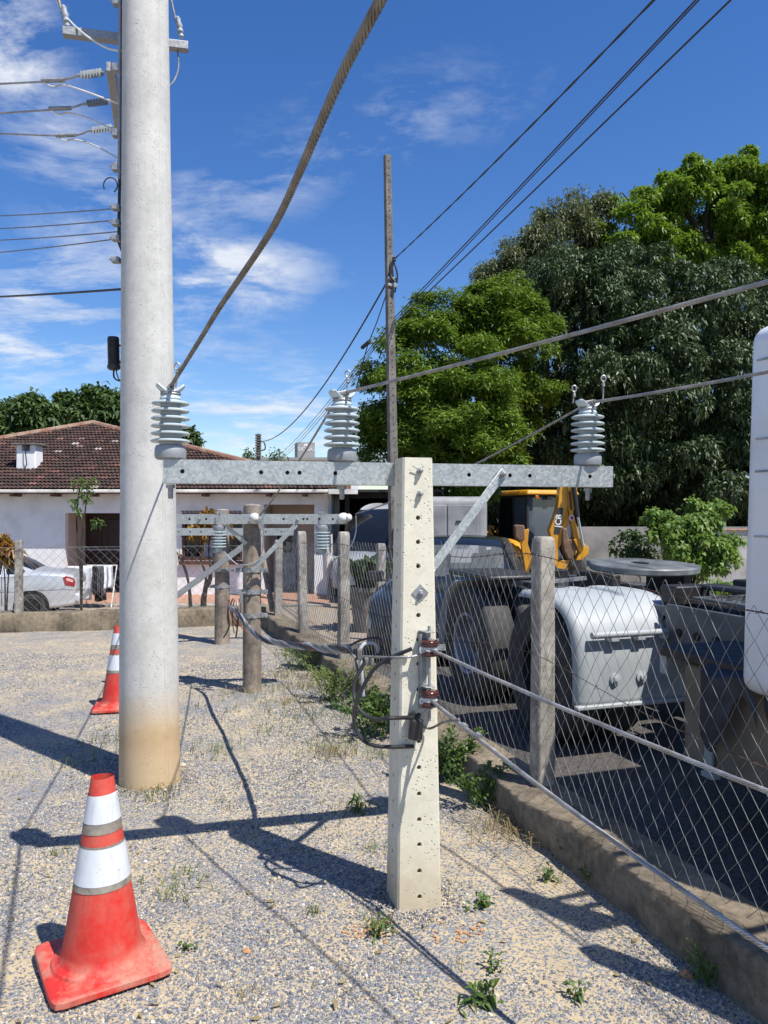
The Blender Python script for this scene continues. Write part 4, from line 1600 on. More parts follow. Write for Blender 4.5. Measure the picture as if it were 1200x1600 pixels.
# ================================================================== THIN CONCRETE POLE AND ITS LINES
TPY = 17.0
tp0, tp1 = at(618, 800 + 2.25 * F / TPY, TPY), at(605, 243, TPY)
tpole = thing('thin_concrete_pole', 'thin dark weathered concrete pole with rows of holes behind the crossarm', 'utility pole', tp0)
hgt = tp1.z - tp0.z


def tpt(k):
    return tp0.lerp(tp1, k)


mb = MB()
V, Fc = [], []
for k in np.linspace(0, 1, 24):
    c = tpt(k)
    w_, d_ = 0.215 - 0.075 * k, 0.19 - 0.06 * k
    rm = Matrix.Rotation(R(22), 3, 'Z')
    for x, y in ((-1, -1), (1, -1), (1, 1), (-1, 1)):
        V.append(c + rm @ Vector((x * w_ / 2, y * d_ / 2, 0)))
for i in range(23):
    for k in range(4):
        Fc.append((i * 4 + k, i * 4 + (k + 1) % 4, i * 4 + 4 + (k + 1) % 4, i * 4 + 4 + k))
Fc.append((92, 93, 94, 95))
mb.add(V, Fc)
mb.build('shaft', M_oldpost, tpole, bevel=0.012)
mb = MB()
rm = Matrix.Rotation(R(22), 3, 'Z')
for k in np.linspace(0.32, 0.985, 44):
    c = tpt(k) + rm @ Vector((0.0, -(0.19 - 0.06 * k) / 2 - 0.001, 0))
    mb.lathe([(0.016, -0.01), (0.016, 0.0015)], 8, c, rm @ Vector((0, -1, 0)))
mb.build('bolt_holes', M_hole, tpole, kind='stuff')
mb = MB()
for py_ in (437, 447):
    c = at(611, py_, TPY)
    mb.box(c, (0.22, 0.2, 0.06), rm)
mb.box(at(614, 449, TPY) + Vector((0.05, -0.12, 0)), (0.08, 0.06, 0.09))
mb.build('clamp_band', M_galv2, tpole, bevel=0.01)
mb = MB()
c = at(612, 408, TPY)
mb.lathe([(0.03, -0.05), (0.05, -0.02), (0.035, 0.0), (0.05, 0.03), (0.03, 0.05)], 12, c + Vector((0.05, -0.12, 0)))
mb.build('spool_insulator', M_black, tpole)
mb = MB()
mb.tube(curve_pts([at(614, 408, TPY - 0.1), at(619, 420, TPY - 0.1), at(621, 433, TPY - 0.1), at(619, 446, TPY - 0.1), at(617, 457, TPY - 0.1)], 14), 0.02, 5)
mb.tube(curve_pts([at(612, 416, TPY - 0.1), at(610, 430, TPY - 0.12), at(617, 440, TPY - 0.1)], 10), 0.03, 5)
mb.build('wire_loop', M_blackw, tpole)
q = at(617, 404, TPY - 0.1)
lines = [((617, 404), (1006, 0), 8.0, 0.015, 'lumpy black service wire rising right from the thin concrete pole'),
         ((606, 507), (1082, 0), 8.0, 0.011, 'uppermost of the parallel black lines crossing the sky behind the thin pole'),
         ((606, 512), (1087, 0), 8.0, 0.009, 'middle of the parallel black lines crossing the sky behind the thin pole'),
         ((606, 516), (1136, 0), 8.0, 0.012, 'lowest of the parallel black lines crossing the sky behind the thin pole')]
for (p0, p1, Ye, r_, lab) in lines:
    a = at(p0[0], p0[1], TPY if 'lumpy' in lab else TPY + 0.4)
    b_ = at(p1[0], p1[1], Ye)
    e = past(a, b_, 1.5)
    P = sag_pts(a, e, 0.12 if 'lumpy' in lab else 0.04, 40)
    if 'lumpy' in lab:
        mb = MB()
        strands(mb, P, r_, 2, 1.1, 5)
        mb.tube(P, r_ * 0.7, 5)
        tag(mb.build('overhead_line', M_blackw, recalc=False), lab, 'overhead line')
    else:
        far = at(425, 716, 44)
        far2 = [p for p in sag_pts(far + Vector((0.2 * lines.index((p0, p1, Ye, r_, lab)), 0, 0)), a, 0.25, 24)][:-1]
        tag(MB().tube(far2 + P, r_, 5).build('overhead_line', M_blackw, recalc=False), lab, 'overhead line')
# short distant pole with its bundle
dp = at(403, 716, 40)
dpole = thing('distant_pole', 'short dark pole with coiled wire above the house roof', 'utility pole', (dp.x, dp.y, gz(0, 40)))
MB().tube([Vector((dp.x, dp.y, gz(0, 40))), at(404, 678, 40)], [0.16, 0.11], 10).build('shaft', M_oldpost, dpole)
mb = MB()
for k in range(9):
    c = at(403.5, 680 + 4 * k, 39.9)
    mb.box(c, (0.3, 0.2, 0.07))
mb.build('clamp_band', M_oldpost, dpole)
mb = MB()
mb.tube(curve_pts([at(406, 688, 39.9), at(413, 692, 39.9), at(414, 702, 39.9), at(406, 704, 39.9)], 14), 0.035, 5)
mb.build('wire_loop', M_blackw, dpole)
cable('overhead_line', 'black line sagging from the thin pole down to the short distant pole', sag_pts(at(606, 438, TPY), at(406, 690, 40), 0.9, 30), 0.02, M_blackw, smoothn=40)
cable('overhead_line', 'thin black drop wire leaving the thin pole steeply down left', [at(606, 452, TPY), at(590, 500, TPY + 0.5), at(573, 545, TPY + 1), at(556, 610, TPY + 2)], 0.012, M_blackw)
mb = MB()
mb.tube([at(566, 543, 19), at(578, 533, 18.6)], 0.05, 6)
tag(mb.build('line_splice', M_blackw), 'black splice on the lines left of the thin pole', 'splice')

# lines leaving the big pole to the left
lz = [((190, 373), (0, 389), 'lowest'), ((190, 362), (0, 370), 'third'), ((188, 344), (0, 352), 'second'), ((187, 326), (0, 332), 'topmost')]
for (p0, p1, lab) in lz:
    a, b_ = at(p0[0] - 6, p0[1], 5.02), at(p1[0], p1[1], 6.4)
    cable('overhead_line', f'{lab} of the four thin grey lines leaving the white pole leftwards', sag_pts(a, past(a, b_, 2.5), 0.03), 0.0042, M_wire_grey, cat='overhead line', sides=6)
a, b_ = at(188, 452, 5.02), at(0, 460, 6.4)
cable('overhead_line', 'single dark cable leaving the white pole leftwards below the four lines', sag_pts(a, past(a, b_, 2.5), 0.02), 0.008, M_blackw, cat='overhead line', sides=6)
for k, (x0, y0, x1, y1, xe, ye, Ys) in enumerate(((165, 112, 118, 119, 0, 131, 5.05), (174, 157, 128, 163, 0, 177, 5.5), (180, 198, 137, 205, 0, 209, 5.9))):
    nm = ('top', 'middle', 'bottom')[k]
    a, b_ = at(x0, y0, Ys), at(x1, y1, Ys + 0.1)
    mb = MB()
    d = (b_ - a)
    L = d.length
    pr = [(0.006, 0)]
    for q_ in range(7):
        zz = L * (0.16 + 0.10 * q_)
        pr += [(0.006, zz - 0.003), (0.026, zz - 0.001), (0.026, zz + 0.001), (0.006, zz + 0.003)]
    pr += [(0.012, L * 0.9), (0.006, L)]
    mb.lathe(pr, 12, a, d)
    mb.build('strain_insulator', M_bluegrey, pole)
    e = at(xe, ye, Ys + 0.5)
    cl_ = at(x1 - 30, y1 + 7, Ys + 0.15)
    cable('overhead_line', f'{nm} of the three high conductors strained off the white pole to the left', [b_, cl_, e, past(cl_, e, 2.0)], 0.007, M_alu, cat='overhead line')
    mb = MB()
    mb.tube([cl_ + Vector((0.06, 0, 0.005)), cl_ - Vector((0.10, 0, 0.0))], 0.016, 8)
    tag(mb.build('dead_end_clamp', M_galv2), f'grey dead end clamp on the {nm} high conductor left of the white pole', 'clamp')
    lp = [cl_ - Vector((0.1, 0, 0)), cl_ + Vector((-0.03, 0, -0.04)), cl_ + Vector((0.05, 0, -0.03)), at(x1 + 10, y1 + 22, Ys), at(185, y0 + 50, 5.0)]
    cable('jumper_wire', f'pale jumper drooping from the {nm} high conductor back to the white pole', lp, 0.006, M_white)
cable('jumper_wire', 'pale jumper curving from the upper left crossarm end down to the white pole', [at(85, -8, 5.3), at(100, 22, 5.3), at(130, 52, 5.2), at(165, 74, 5.1), at(190, 80, 5.0)], 0.007, M_white)
cable('jumper_wire', 'dark wire dropping from the right crossarm end behind the white pole', [at(266, -8, 5.5), at(274, 28, 5.46), at(281, 52, 5.45)], 0.007, M_wire_grey)
cable('jumper_wire', 'dark wire curling below the right crossarm end behind the white pole', [at(277, 76, 5.45), at(279, 105, 5.43), at(272, 126, 5.38), at(262, 136, 5.2)], 0.005, M_wire_grey)
cable('jumper_wire', 'dark lead above the left crossarm insulator on the white pole', [at(90, -8, 5.3), at(96, 16, 5.27), at(102, 36, 5.25)], 0.009, M_wire_grey)


# ================================================================== HOUSE
M_plaster = mat('white_plaster', (0.75, 0.755, 0.755), 0.9, 0, (0.61, 0.61, 0.605), 1.6, bump=0.15, bscale=30, lo=0.3, hi=0.55)
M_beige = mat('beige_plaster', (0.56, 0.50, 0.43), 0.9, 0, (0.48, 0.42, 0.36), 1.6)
M_trim = mat('white_gutter', (0.74, 0.72, 0.67), 0.6, 0, (0.45, 0.42, 0.38), 2.5)
M_door = mat('dark_brown_wood', (0.035, 0.016, 0.012), 0.45, 0, (0.02, 0.01, 0.008), 8)
M_frame = mat('reddish_brown_wood', (0.11, 0.04, 0.028), 0.5, 0, (0.07, 0.028, 0.02), 8)
M_terra = mat('terracotta_floor', (0.42, 0.235, 0.16), 0.8, 0, (0.33, 0.18, 0.125), 6)
M_glass = mat('dark_glass', (0.012, 0.014, 0.016), 0.06, 0, None, 4, 0.3, spec=0.6)
M_bluewall = mat('pale_blue_panel', (0.36, 0.42, 0.52), 0.7)
mt, t, b, oc = new_mat('old_roof_tile')
g = t.node('ShaderNodeNewGeometry')
rp = t.ramp(g.outputs['Random Per Island'], [(0.0, (0.032, 0.020, 0.017)), (0.5, (0.058, 0.031, 0.025)), (0.93, (0.085, 0.042, 0.033)), (0.97, (0.17, 0.075, 0.055)), (0.988, (0.22, 0.18, 0.15)), (1.0, (0.36, 0.32, 0.28))])
rp = t.mix(t.maprange(t.noise(oc, 9, 5, 0.7), 0.45, 0.7, 0, 0.6), rp, (0.035, 0.026, 0.022))
t.put(b.inputs['Base Color'], rp)
b.inputs['Roughness'].default_value = 0.9
M_tile = mt

HY = 20.42
house = thing('house', 'low white plastered house with hipped dark tile roof behind the fence', 'house', (-7, HY, -0.5))
hx = lambda px, Y=HY: (px - 600) / F * Y
EZ = 2.33
GZ = -0.7
segs = [(-17.2, hx(102), GZ, EZ + 0.1), (hx(232), hx(284), GZ, EZ + 0.1), (hx(379), hx(412), GZ, EZ + 0.1), (hx(490, 20.2), hx(516, 20.2), GZ, EZ + 0.1)]
mb = MB()
for x0, x1, z0, z1 in segs:
    mb.box(((x0 + x1) / 2, HY + 0.1, (z0 + z1) / 2), (x1 - x0, 0.2, z1 - z0))
mb.box(((hx(102) + hx(232)) / 2, HY + 0.1, (1.72 + EZ + 0.1) / 2), (hx(232) - hx(102), 0.2, EZ + 0.1 - 1.72))
mb.box(((hx(284) + hx(379)) / 2, HY + 0.1, (1.74 + EZ + 0.1) / 2), (hx(379) - hx(284), 0.2, EZ + 0.1 - 1.74))
mb.box(((hx(284) + hx(379)) / 2, HY + 0.1, (GZ + 0.46) / 2), (hx(379) - hx(284), 0.2, 0.46 - GZ))
mb.box(((hx(412) + hx(490, 20.2)) / 2, HY + 0.1, (1.95 + EZ + 0.1) / 2), (hx(490, 20.2) - hx(412), 0.2, EZ + 0.1 - 1.95))
# right gable wall running back
mb.box((hx(516, 20.2) - 0.1, HY + 4.2, (GZ + EZ) / 2), (0.2, 8.0, EZ - GZ))
mb.build('wall', M_plaster, house, smooth=False)
# recesses: side walls, ceilings and back walls
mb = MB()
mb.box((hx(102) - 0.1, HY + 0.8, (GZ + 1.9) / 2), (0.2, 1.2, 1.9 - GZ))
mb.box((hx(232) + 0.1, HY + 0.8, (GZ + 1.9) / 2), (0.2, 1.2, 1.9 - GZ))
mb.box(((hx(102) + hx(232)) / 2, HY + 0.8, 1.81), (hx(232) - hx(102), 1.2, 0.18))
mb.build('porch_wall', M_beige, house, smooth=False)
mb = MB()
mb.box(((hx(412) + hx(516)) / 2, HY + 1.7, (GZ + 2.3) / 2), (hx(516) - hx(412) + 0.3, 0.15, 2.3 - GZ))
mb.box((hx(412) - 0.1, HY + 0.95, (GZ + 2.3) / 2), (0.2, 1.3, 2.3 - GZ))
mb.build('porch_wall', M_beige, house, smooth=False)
dr = MB()
dw = (hx(232) - hx(102)) / 2
door = MB().box(((hx(102) + hx(232)) / 2, HY + 1.42, (GZ + 1.72) / 2), (hx(232) - hx(102), 0.08, 1.72 - GZ)).build('door', M_door, house, smooth=False)
for k in range(4):
    x = hx(102) + dw * (0.25 + 0.5 * k)
    for z0, z1 in ((-0.35, 0.55), (0.75, 1.55)):
        MB().box((x, HY + 1.365, (z0 + z1) / 2), (dw * 0.34, 0.03, z1 - z0)).build('door_panel', M_door, door, bevel=0.02)
mb = MB()
mb.box(((hx(102) + hx(232)) / 2, HY + 1.36, 0.68), (hx(232) - hx(102), 0.03, 0.04))
mb.build('door_rail', M_bluegrey, door)
# window with frame, panes, sill and security bars
wx0, wx1, wz0, wz1 = hx(284), hx(379), 0.46, 1.74
win = MB()
for x in (wx0 + 0.04, wx0 + (wx1 - wx0) / 3, wx0 + 2 * (wx1 - wx0) / 3, wx1 - 0.04):
    win.box((x, HY + 0.06, (wz0 + wz1) / 2), (0.07, 0.08, wz1 - wz0))
for z_ in (wz0 + 0.05, wz1 - 0.05):
    win.box(((wx0 + wx1) / 2, HY + 0.055, z_), (wx1 - wx0, 0.08, 0.1))
wino = win.build('window', M_frame, house, smooth=False)
for k in range(3):
    xa = wx0 + (wx1 - wx0) * k / 3
    MB().box((xa + (wx1 - wx0) / 6, HY + 0.11, (wz0 + wz1) / 2), ((wx1 - wx0) / 3 - 0.08, 0.02, wz1 - wz0 - 0.15)).build('pane', M_glass if k != 1 else M_bluewall, wino, smooth=False)
MB().box(((wx0 + wx1) / 2, HY - 0.03, wz0 - 0.05), (wx1 - wx0 + 0.1, 0.22, 0.09)).build('sill', M_frame, wino, bevel=0.01)
mb = MB()
for k in range(14):
    x = wx0 + (wx1 - wx0) * (k + 0.5) / 14
    mb.tube([(x, HY - 0.1, wz0), (x, HY - 0.1, wz1 + 0.05)], 0.009, 5)
for z_ in (wz0 + 0.1, (wz0 + wz1) / 2, wz1 + 0.03):
    mb.tube([(wx0, HY - 0.1, z_), (wx1, HY - 0.1, z_)], 0.012, 5)
mb.build('window_bars', M_blackw, wino)
d2 = MB().box((hx(434), HY + 1.58, 0.35), (0.62, 0.06, 1.8)).build('door', M_bluewall, house, label='pale blue grey door inside the right hand porch', bevel=0.01)
MB().box((hx(434) - 0.02, HY + 1.54, 0.9), (0.42, 0.02, 0.6)).build('door_panel', M_glass, d2, smooth=False)
# roof
AP = Vector((-9.21, 24.3, 4.52))
ER, EL = Vector((hx(545, 19.95), 19.95, EZ)), Vector((-17.5, 19.95, EZ))
BR, BL = Vector((ER.x, 29.5, EZ)), Vector((EL.x, 29.5, EZ))
AP2 = Vector((-9.21, 25.5, 4.52))
mb = MB()
dn = Vector((0, 0, -0.05))
mb.add([EL + dn, ER + dn, AP + dn], [(0, 1, 2)])
mb.add([ER + dn, BR + dn, AP2 + dn, AP + dn], [(0, 1, 2, 3)])
mb.add([BR + dn, BL + dn, AP2 + dn], [(0, 1, 2)])
mb.add([BL + dn, EL + dn, AP + dn, AP2 + dn], [(0, 1, 2, 3)])
mb.add([EL + dn * 2, BL + dn * 2, BR + dn * 2, ER + dn * 2], [(0, 1, 2, 3)])
roof = mb.build('roof', M_tile, house, smooth=False)
V, Fc = [], []
sl = (AP - Vector((AP.x, 19.95, EZ)))
SL = sl.length
su = sl.normalized()
sn = Vector((1, 0, 0)).cross(su).normalized()
rows, tw = 24, 0.215
rl = SL / rows
for i in range(rows):
    f0 = i / rows
    xl, xr = EL.x + (AP.x - EL.x) * (f0 + 0.5 / rows), ER.x + (AP.x - ER.x) * (f0 + 0.5 / rows)
    x = xl + (0.1 if i % 2 else 0)
    while x < xr:
        jit = random.uniform(-0.012, 0.012)
        lift = random.uniform(0, 0.012)
        bidx = len(V)
        for j, (d_, h_) in enumerate(((-0.03, 0.045), (rl * 1.02, 0.012))):
            for q in range(7):
                xx = x + tw * 0.96 * q / 6
                wv = 0.032 * abs(math.sin(math.pi * q / 3)) if q not in (0,) else 0.0
                p = Vector((xx, 19.95, EZ)) + su * (i * rl + d_ + jit) + sn * (h_ + wv + (lift if j == 0 else 0))
                V.append(tuple(p))
        for q in range(6):
            Fc.append((bidx + q, bidx + q + 1, bidx + 7 + q + 1, bidx + 7 + q))
        x += tw
np_mesh('roof_tiles', V, Fc, M_tile, roof, kind='stuff')
for a_, b_ in ((EL, AP), (ER, AP)):
    mb = MB()
    n = 26
    for k in range(n):
        p, q = a_.lerp(b_, k / n), a_.lerp(b_, (k + 1.12) / n)
        mb.tube([p + Vector((0, 0, 0.03)), q + Vector((0, 0, 0.05))], [0.11, 0.085], 8)
    mb.build('hip_tiles', mat('hip_tile', (0.22, 0.10, 0.07), 0.9, 0, (0.30, 0.22, 0.16), 3), roof, kind='stuff')
MB().bar(EL + Vector((0, -0.05, -0.04)), ER + Vector((-0.1, -0.05, -0.04)), 0.11, 0.085).build('gutter', M_trim, house, bevel=0.02)
mb = MB().box((hx(538), 19.88, EZ - 0.05), (0.75, 0.14, 0.13))
mb.tube([(hx(512), 19.95, EZ - 0.1), (hx(514), 20.2, EZ - 0.3), (hx(512), 20.35, EZ - 0.45), (hx(512), 20.4, GZ)], 0.05, 8)
mb.build('downpipe', M_trim, house)
for px_ in (22, 85, 145, 320, 420, 476):
    MB().box((hx(px_, 20.1), 20.25, EZ - 0.13), (0.1, 0.6, 0.09)).build('rafter', M_frame, house, smooth=False)
# chimney
cz = 3.05
cx = hx(44, 21.2)
ch = MB()
ch.box((cx, 21.3, 2.95), (0.56, 0.5, 0.95), None, (0.93, 0.93))
cho = ch.build('chimney', M_plaster, house, bevel=0.02)
for sx_ in (-1, 1):
    MB().box((cx + sx_ * 0.19, 21.3, 3.50), (0.14, 0.46, 0.18)).build('chimney_pillar', M_plaster, cho, smooth=False)
MB().box((cx - 0.02, 21.3, 3.615), (0.72, 0.66, 0.05)).build('chimney_cap', M_oldpost, cho, bevel=0.01)
MB().tube([(cx + 0.03, 20.98, 3.66), (cx + 0.04, 20.97, 3.3), (cx + 0.06, 20.99, 3.05), (cx - 0.02, 21.0, 2.9)], 0.015, 5).build('antenna_cable', M_blackw, cho)
# floor strip
MB().box(((hx(100) + hx(520)) / 2, 20.0, -0.47), (hx(520) - hx(100), 3.0, 0.06)).build('porch_floor', M_terra, house, bevel=0.01)
MB().box(((hx(95) + hx(525)) / 2, 18.35, -0.5), (hx(525) - hx(95), 0.28, 0.1)).build('porch_step', M_fpost, house, bevel=0.01)

# biogas tower block far behind, with its lettering
bt0, bt1 = at(457, 716, 60), at(491, 691, 60)
tower = thing('tank_tower', 'square grey tower with white lettering far behind the house roof', 'tower', (bt0.x + 0.85, 60, -0.8))
M_tower = mat('grey_cladding', (0.30, 0.30, 0.285), 0.8, 0, (0.27, 0.27, 0.26), 2)
mb = MB()
mb.box(((bt0.x + bt1.x) / 2, 61.0, (bt1.z - 0.8) / 2), (1.36, 2.0, bt1.z + 0.8), Matrix.Rotation(R(13), 3, 'Z'))
mb.build('wall', M_tower, tower, smooth=False)


def text_mesh(body, size, name, m, parent, origin, xdir, ydir, depth=0.004, bold=0.0):
    cu = bpy.data.curves.new(name, 'FONT')
    cu.body = body
    cu.size = size
    cu.extrude = depth
    cu.offset = bold
    cu.align_x = 'CENTER'
    cu.align_y = 'CENTER'
    tmp = bpy.data.objects.new(name, cu)
    COL.objects.link(tmp)
    dg = bpy.context.evaluated_depsgraph_get()
    me = bpy.data.meshes.new_from_object(tmp.evaluated_get(dg))
    bpy.data.objects.remove(tmp)
    xd, yd = Vector(xdir).normalized(), Vector(ydir).normalized()
    zd = xd.cross(yd)
    Mt = Matrix((xd, yd, zd)).transposed().to_4x4()
    Mt.translation = Vector(origin)
    me.transform(MATRIX[parent].inverted() @ Mt)
    me.materials.clear()
    me.materials.append(m)
    o = bpy.data.objects.new(name, me)
    COL.objects.link(o)
    o.parent = parent
    MATRIX[o] = MATRIX[parent]
    return o


M_letter = mat('white_lettering', (0.82, 0.82, 0.80), 0.7)
fx = Vector((math.cos(R(13)), math.sin(R(13)), 0))
fc = Vector(((bt0.x + bt1.x) / 2, 61.0, 0)) + Matrix.Rotation(R(13), 3, 'Z') @ Vector((0.0, -1.012, 0))
text_mesh('BIOGÁS', 0.375, 'lettering', M_letter, tower, fc + Vector((0, 0, zat(702, 60))), fx, (0, 0, 1), 0.01, 0.004)
bear = [(-0.22, 0.0), (-0.16, 0.0), (-0.14, 0.08), (-0.02, 0.09), (0.0, 0.0), (0.07, 0.0), (0.08, 0.10), (0.12, 0.0), (0.18, 0.0), (0.17, 0.12), (0.24, 0.15), (0.26, 0.20), (0.19, 0.25), (0.17, 0.29), (0.12, 0.27), (0.0, 0.29), (-0.14, 0.27), (-0.22, 0.18)]
mb = MB()
mb.prism([fc + fx * (x * 0.95) + Vector((0, 0, zat(698.5, 60) + y_ * 0.95)) for x, y_ in bear], (fx.y * 0.012, -fx.x * 0.012, 0))
mb.build('bear_emblem', M_letter, tower, smooth=False)
# long low roof line behind the house
lb = thing('distant_shed', 'long low grey roofed shed behind the house ridge', 'shed', at(400, 716, 55) * 1.0)
MB().box((at(430, 0, 55).x, 57, (zat(717, 55) - 1) / 2), (hx(590, 55) - hx(330, 55), 4, zat(717, 55) + 1)).build('wall', M_plaster, lb, smooth=False)
MB().box((at(430, 0, 55).x, 57, zat(717, 55)), (hx(592, 55) - hx(328, 55), 4.6, 0.18)).build('roof', M_tower, lb, smooth=False)

# carport to the right of the house
M_darkboard = mat('dark_boards', (0.035, 0.03, 0.028), 0.8, 0, (0.02, 0.018, 0.016), 5)
cp = thing('carport', 'dark open carport with low roof beside the house', 'carport', (0.4, 24, -0.5))
MB().box((0.15, 25.0, 2.32), (2.9, 8.8, 0.07)).build('roof', M_darkboard, cp, smooth=False)
MB().box((0.15, 29.3, 0.9), (3.0, 0.15, 2.9)).build('back_wall', M_darkboard, cp, smooth=False)
MB().box((1.52, 25.2, 0.9), (0.12, 8.2, 2.9)).build('side_wall', M_darkboard, cp, smooth=False)
for x in (-1.0, 1.4):
    MB().box((x, 20.9, 0.9), (0.12, 0.12, 2.8)).build('post', M_darkboard, cp, smooth=False)
for k in range(7):
    MB().box((0.15, 21.2 + 1.2 * k, 2.2), (2.8, 0.08, 0.14)).build('rafter', M_darkboard, cp, smooth=False)


# ================================================================== VEHICLES
class Loft:
    """body skinned over cross sections: (x, half section points (y, z) from sill up to roof centre)"""
    def __init__(self, stations):
        self.S = [[Vector((x, y, z)) for y, z in sec] for x, sec in stations]
        self.n, self.k = len(self.S), len(self.S[0])

    def ev(self, u, v, side=1):
        rowsv = [catmull(r_, v) for r_ in self.S]
        p = catmull(rowsv, u)
        return Vector((p.x, max(p.y, 0) * side, p.z))

    def nrm(self, u, v, side=1):
        e = 0.02
        a = self.ev(min(u + e, self.n - 1), v, side) - self.ev(max(u - e, 0), v, side)
        b_ = self.ev(u, min(v + e, self.k - 1), side) - self.ev(u, max(v - e, 0), side)
        n = a.cross(b_)
        n = n.normalized() if n.length > 1e-9 else Vector((0, 0, 1))
        c = Vector((self.ev(u, v, side).x, 0, 0.7))
        if n.dot(self.ev(u, v, side) - c) < 0:
            n = -n
        return n

    def skin(self, mb, su=5, sv=4, holes=()):
        nu, nv = (self.n - 1) * su, (self.k - 1) * sv
        for side in (1, -1):
            k0 = len(mb.f)
            mb.grid(lambda a, b_: self.ev(a * (self.n - 1), b_ * (self.k - 1), side), nu, nv, side < 0)
            if holes:
                keep = []
                for q in range(nu * nv):
                    u, v = (q // nv + 0.5) / su, (q % nv + 0.5) / sv
                    if not any(h[0] < u < h[1] and h[2] < v < h[3] for h in holes):
                        keep.append(mb.f[k0 + q])
                mb.f[k0:] = keep
        for u in (0, self.n - 1):
            ring = [self.ev(u, j * (self.k - 1) / nv, 1) for j in range(nv + 1)] + [self.ev(u, j * (self.k - 1) / nv, -1) for j in range(nv, -1, -1)]
            mb.add(ring, [tuple(range(len(ring)))])

    def panel(self, mb, u0, u1, v0, v1, off, side=1, nu=8, nv=6, v0b=None, v1b=None, rnd=0.0):
        v0b = v0 if v0b is None else v0b
        v1b = v1 if v1b is None else v1b

        def fn(a, b_):
            u = u0 + (u1 - u0) * a
            va, vb = v0 + (v0b - v0) * a, v1 + (v1b - v1) * a
            if rnd:
                q = min(a, 1 - a) / 0.15
                if q < 1:
                    sh = rnd * (1 - math.sqrt(max(0, 1 - (1 - q) ** 2)))
                    va, vb = va + (vb - va) * sh, vb - (vb - va) * sh
            v = va + (vb - va) * b_
            return self.ev(u, v, side) + self.nrm(u, v, side) * off
        mb.grid(fn, nu, nv, side < 0)
        return mb


def sec(zl, zb, zt, wl, wb, wt_):
    if zt - zb < 0.14:
        return [(0.02, zl), (wl * 0.9, zl), (wl, zl + 0.14), (wb + 0.015, (zl + zb) / 2 + 0.06), (wb, zb - 0.03), (wb * 0.97, zb + (zt - zb) * 0.4), (wt_, zb + (zt - zb) * 0.85), (wt_ * 0.6, zt), (0.0, zt + 0.005)]
    return [(0.02, zl), (wl * 0.9, zl), (wl, zl + 0.14), (wb + 0.015, (zl + zb) / 2 + 0.06), (wb, zb - 0.03), (wb * 0.985, zb + 0.02), (wt_ + 0.03, zt - 0.10), (wt_ * 0.86, zt - 0.015), (0.0, zt + 0.01)]


M_tyre = mat('tyre_rubber', (0.028, 0.028, 0.029), 0.8, 0, (0.05, 0.048, 0.046), 10, bump=0.3, bscale=40)
M_alloy = mat('alloy_rim', (0.52, 0.53, 0.54), 0.35, 0.7, (0.4, 0.4, 0.4), 6)
M_well = mat('wheel_well', (0.012, 0.012, 0.012), 0.9)


def wheel(parent, c, axis, Rr, w_, rim, spokes=5, m_rim=None, deep=0.03, label=None):
    """tyre with rim; c = centre of the outer face, axis = outward (local)"""
    axis = Vector(axis).normalized()
    c = Vector(c)
    mb = MB()
    pr = [(rim * 0.98, -0.012), (rim * 1.04, 0.0), (Rr * 0.86, 0.006), (Rr * 0.95, -0.006), (Rr * 0.99, -0.03), (Rr, -0.05), (Rr, -w_ + 0.05), (Rr * 0.98, -w_ + 0.02), (Rr * 0.9, -w_), (rim, -w_)]
    mb.lathe(pr, 44, c, axis, caps=False)
    ty = mb.build('wheel', M_tyre, parent, local=True)
    mb = MB()
    mb.lathe([(rim, -0.01), (rim * 0.97, -0.002), (rim * 0.9, -0.012), (rim * 0.86, -deep - 0.02), (rim * 0.3, -deep - 0.05), (0.01, -deep - 0.05)], 36, c, axis, caps=False)
    if spokes:
        d, s, u = frame_from(axis)
        for k in range(spokes):
            a_ = 2 * math.pi * k / spokes + 0.3
            e = s * math.cos(a_) + u * math.sin(a_)
            mb.bar(c - axis * 0.022 + e * 0.03, c - axis * 0.014 + e * rim * 0.93, rim * 0.2, 0.02, up=tuple(axis))
        mb.lathe([(rim * 0.22, -0.03), (rim * 0.2, -0.006), (0.01, -0.004)], 16, c, axis)
    mb.build('rim', m_rim or M_alloy, ty, local=True)
    return ty


def arch(parent, x, y, side, Rr, z):
    MB().lathe([(Rr, -0.35), (Rr, 0.0), (0.01, 0.0)], 36, (x, y, z), (0, side, 0)).build('wheel_arch', M_well, parent, local=True)


# ---- silver sedan
M_silver = mat('silver_paint', (0.56, 0.58, 0.60), 0.32, 0.35, (0.50, 0.52, 0.54), 2, coat=0.6)
car = thing('sedan_car', 'silver sedan car parked behind the far fence at left', 'car', (-6.63, 16.82, -0.5), R(193))
st = [(0.00, sec(.40, .74, .80, .66, .70, .60)), (0.05, sec(.30, .84, .92, .76, .78, .68)), (0.22, sec(.27, .90, .985, .82, .83, .70)), (0.50, sec(.24, .92, 1.01, .84, .85, .71)), (0.78, sec(.22, .93, 1.04, .84, .85, .68)),
      (1.05, sec(.20, .93, 1.20, .84, .855, .62)), (1.40, sec(.19, .925, 1.335, .845, .86, .57)), (1.80, sec(.19, .92, 1.385, .845, .86, .56)), (2.30, sec(.19, .91, 1.39, .845, .86, .56)), (2.70, sec(.19, .90, 1.33, .845, .86, .57)),
      (3.05, sec(.19, .89, 1.14, .845, .855, .62)), (3.35, sec(.20, .88, .97, .84, .85, .70)), (3.80, sec(.22, .80, .90, .83, .83, .68)), (4.10, sec(.26, .68, .78, .80, .78, .62)), (4.22, sec(.36, .58, .64, .66, .64, .50))]
lf = Loft(st)
mb = MB()
lf.skin(mb)
body = mb.build('body', M_silver, car, local=True, angle=50)
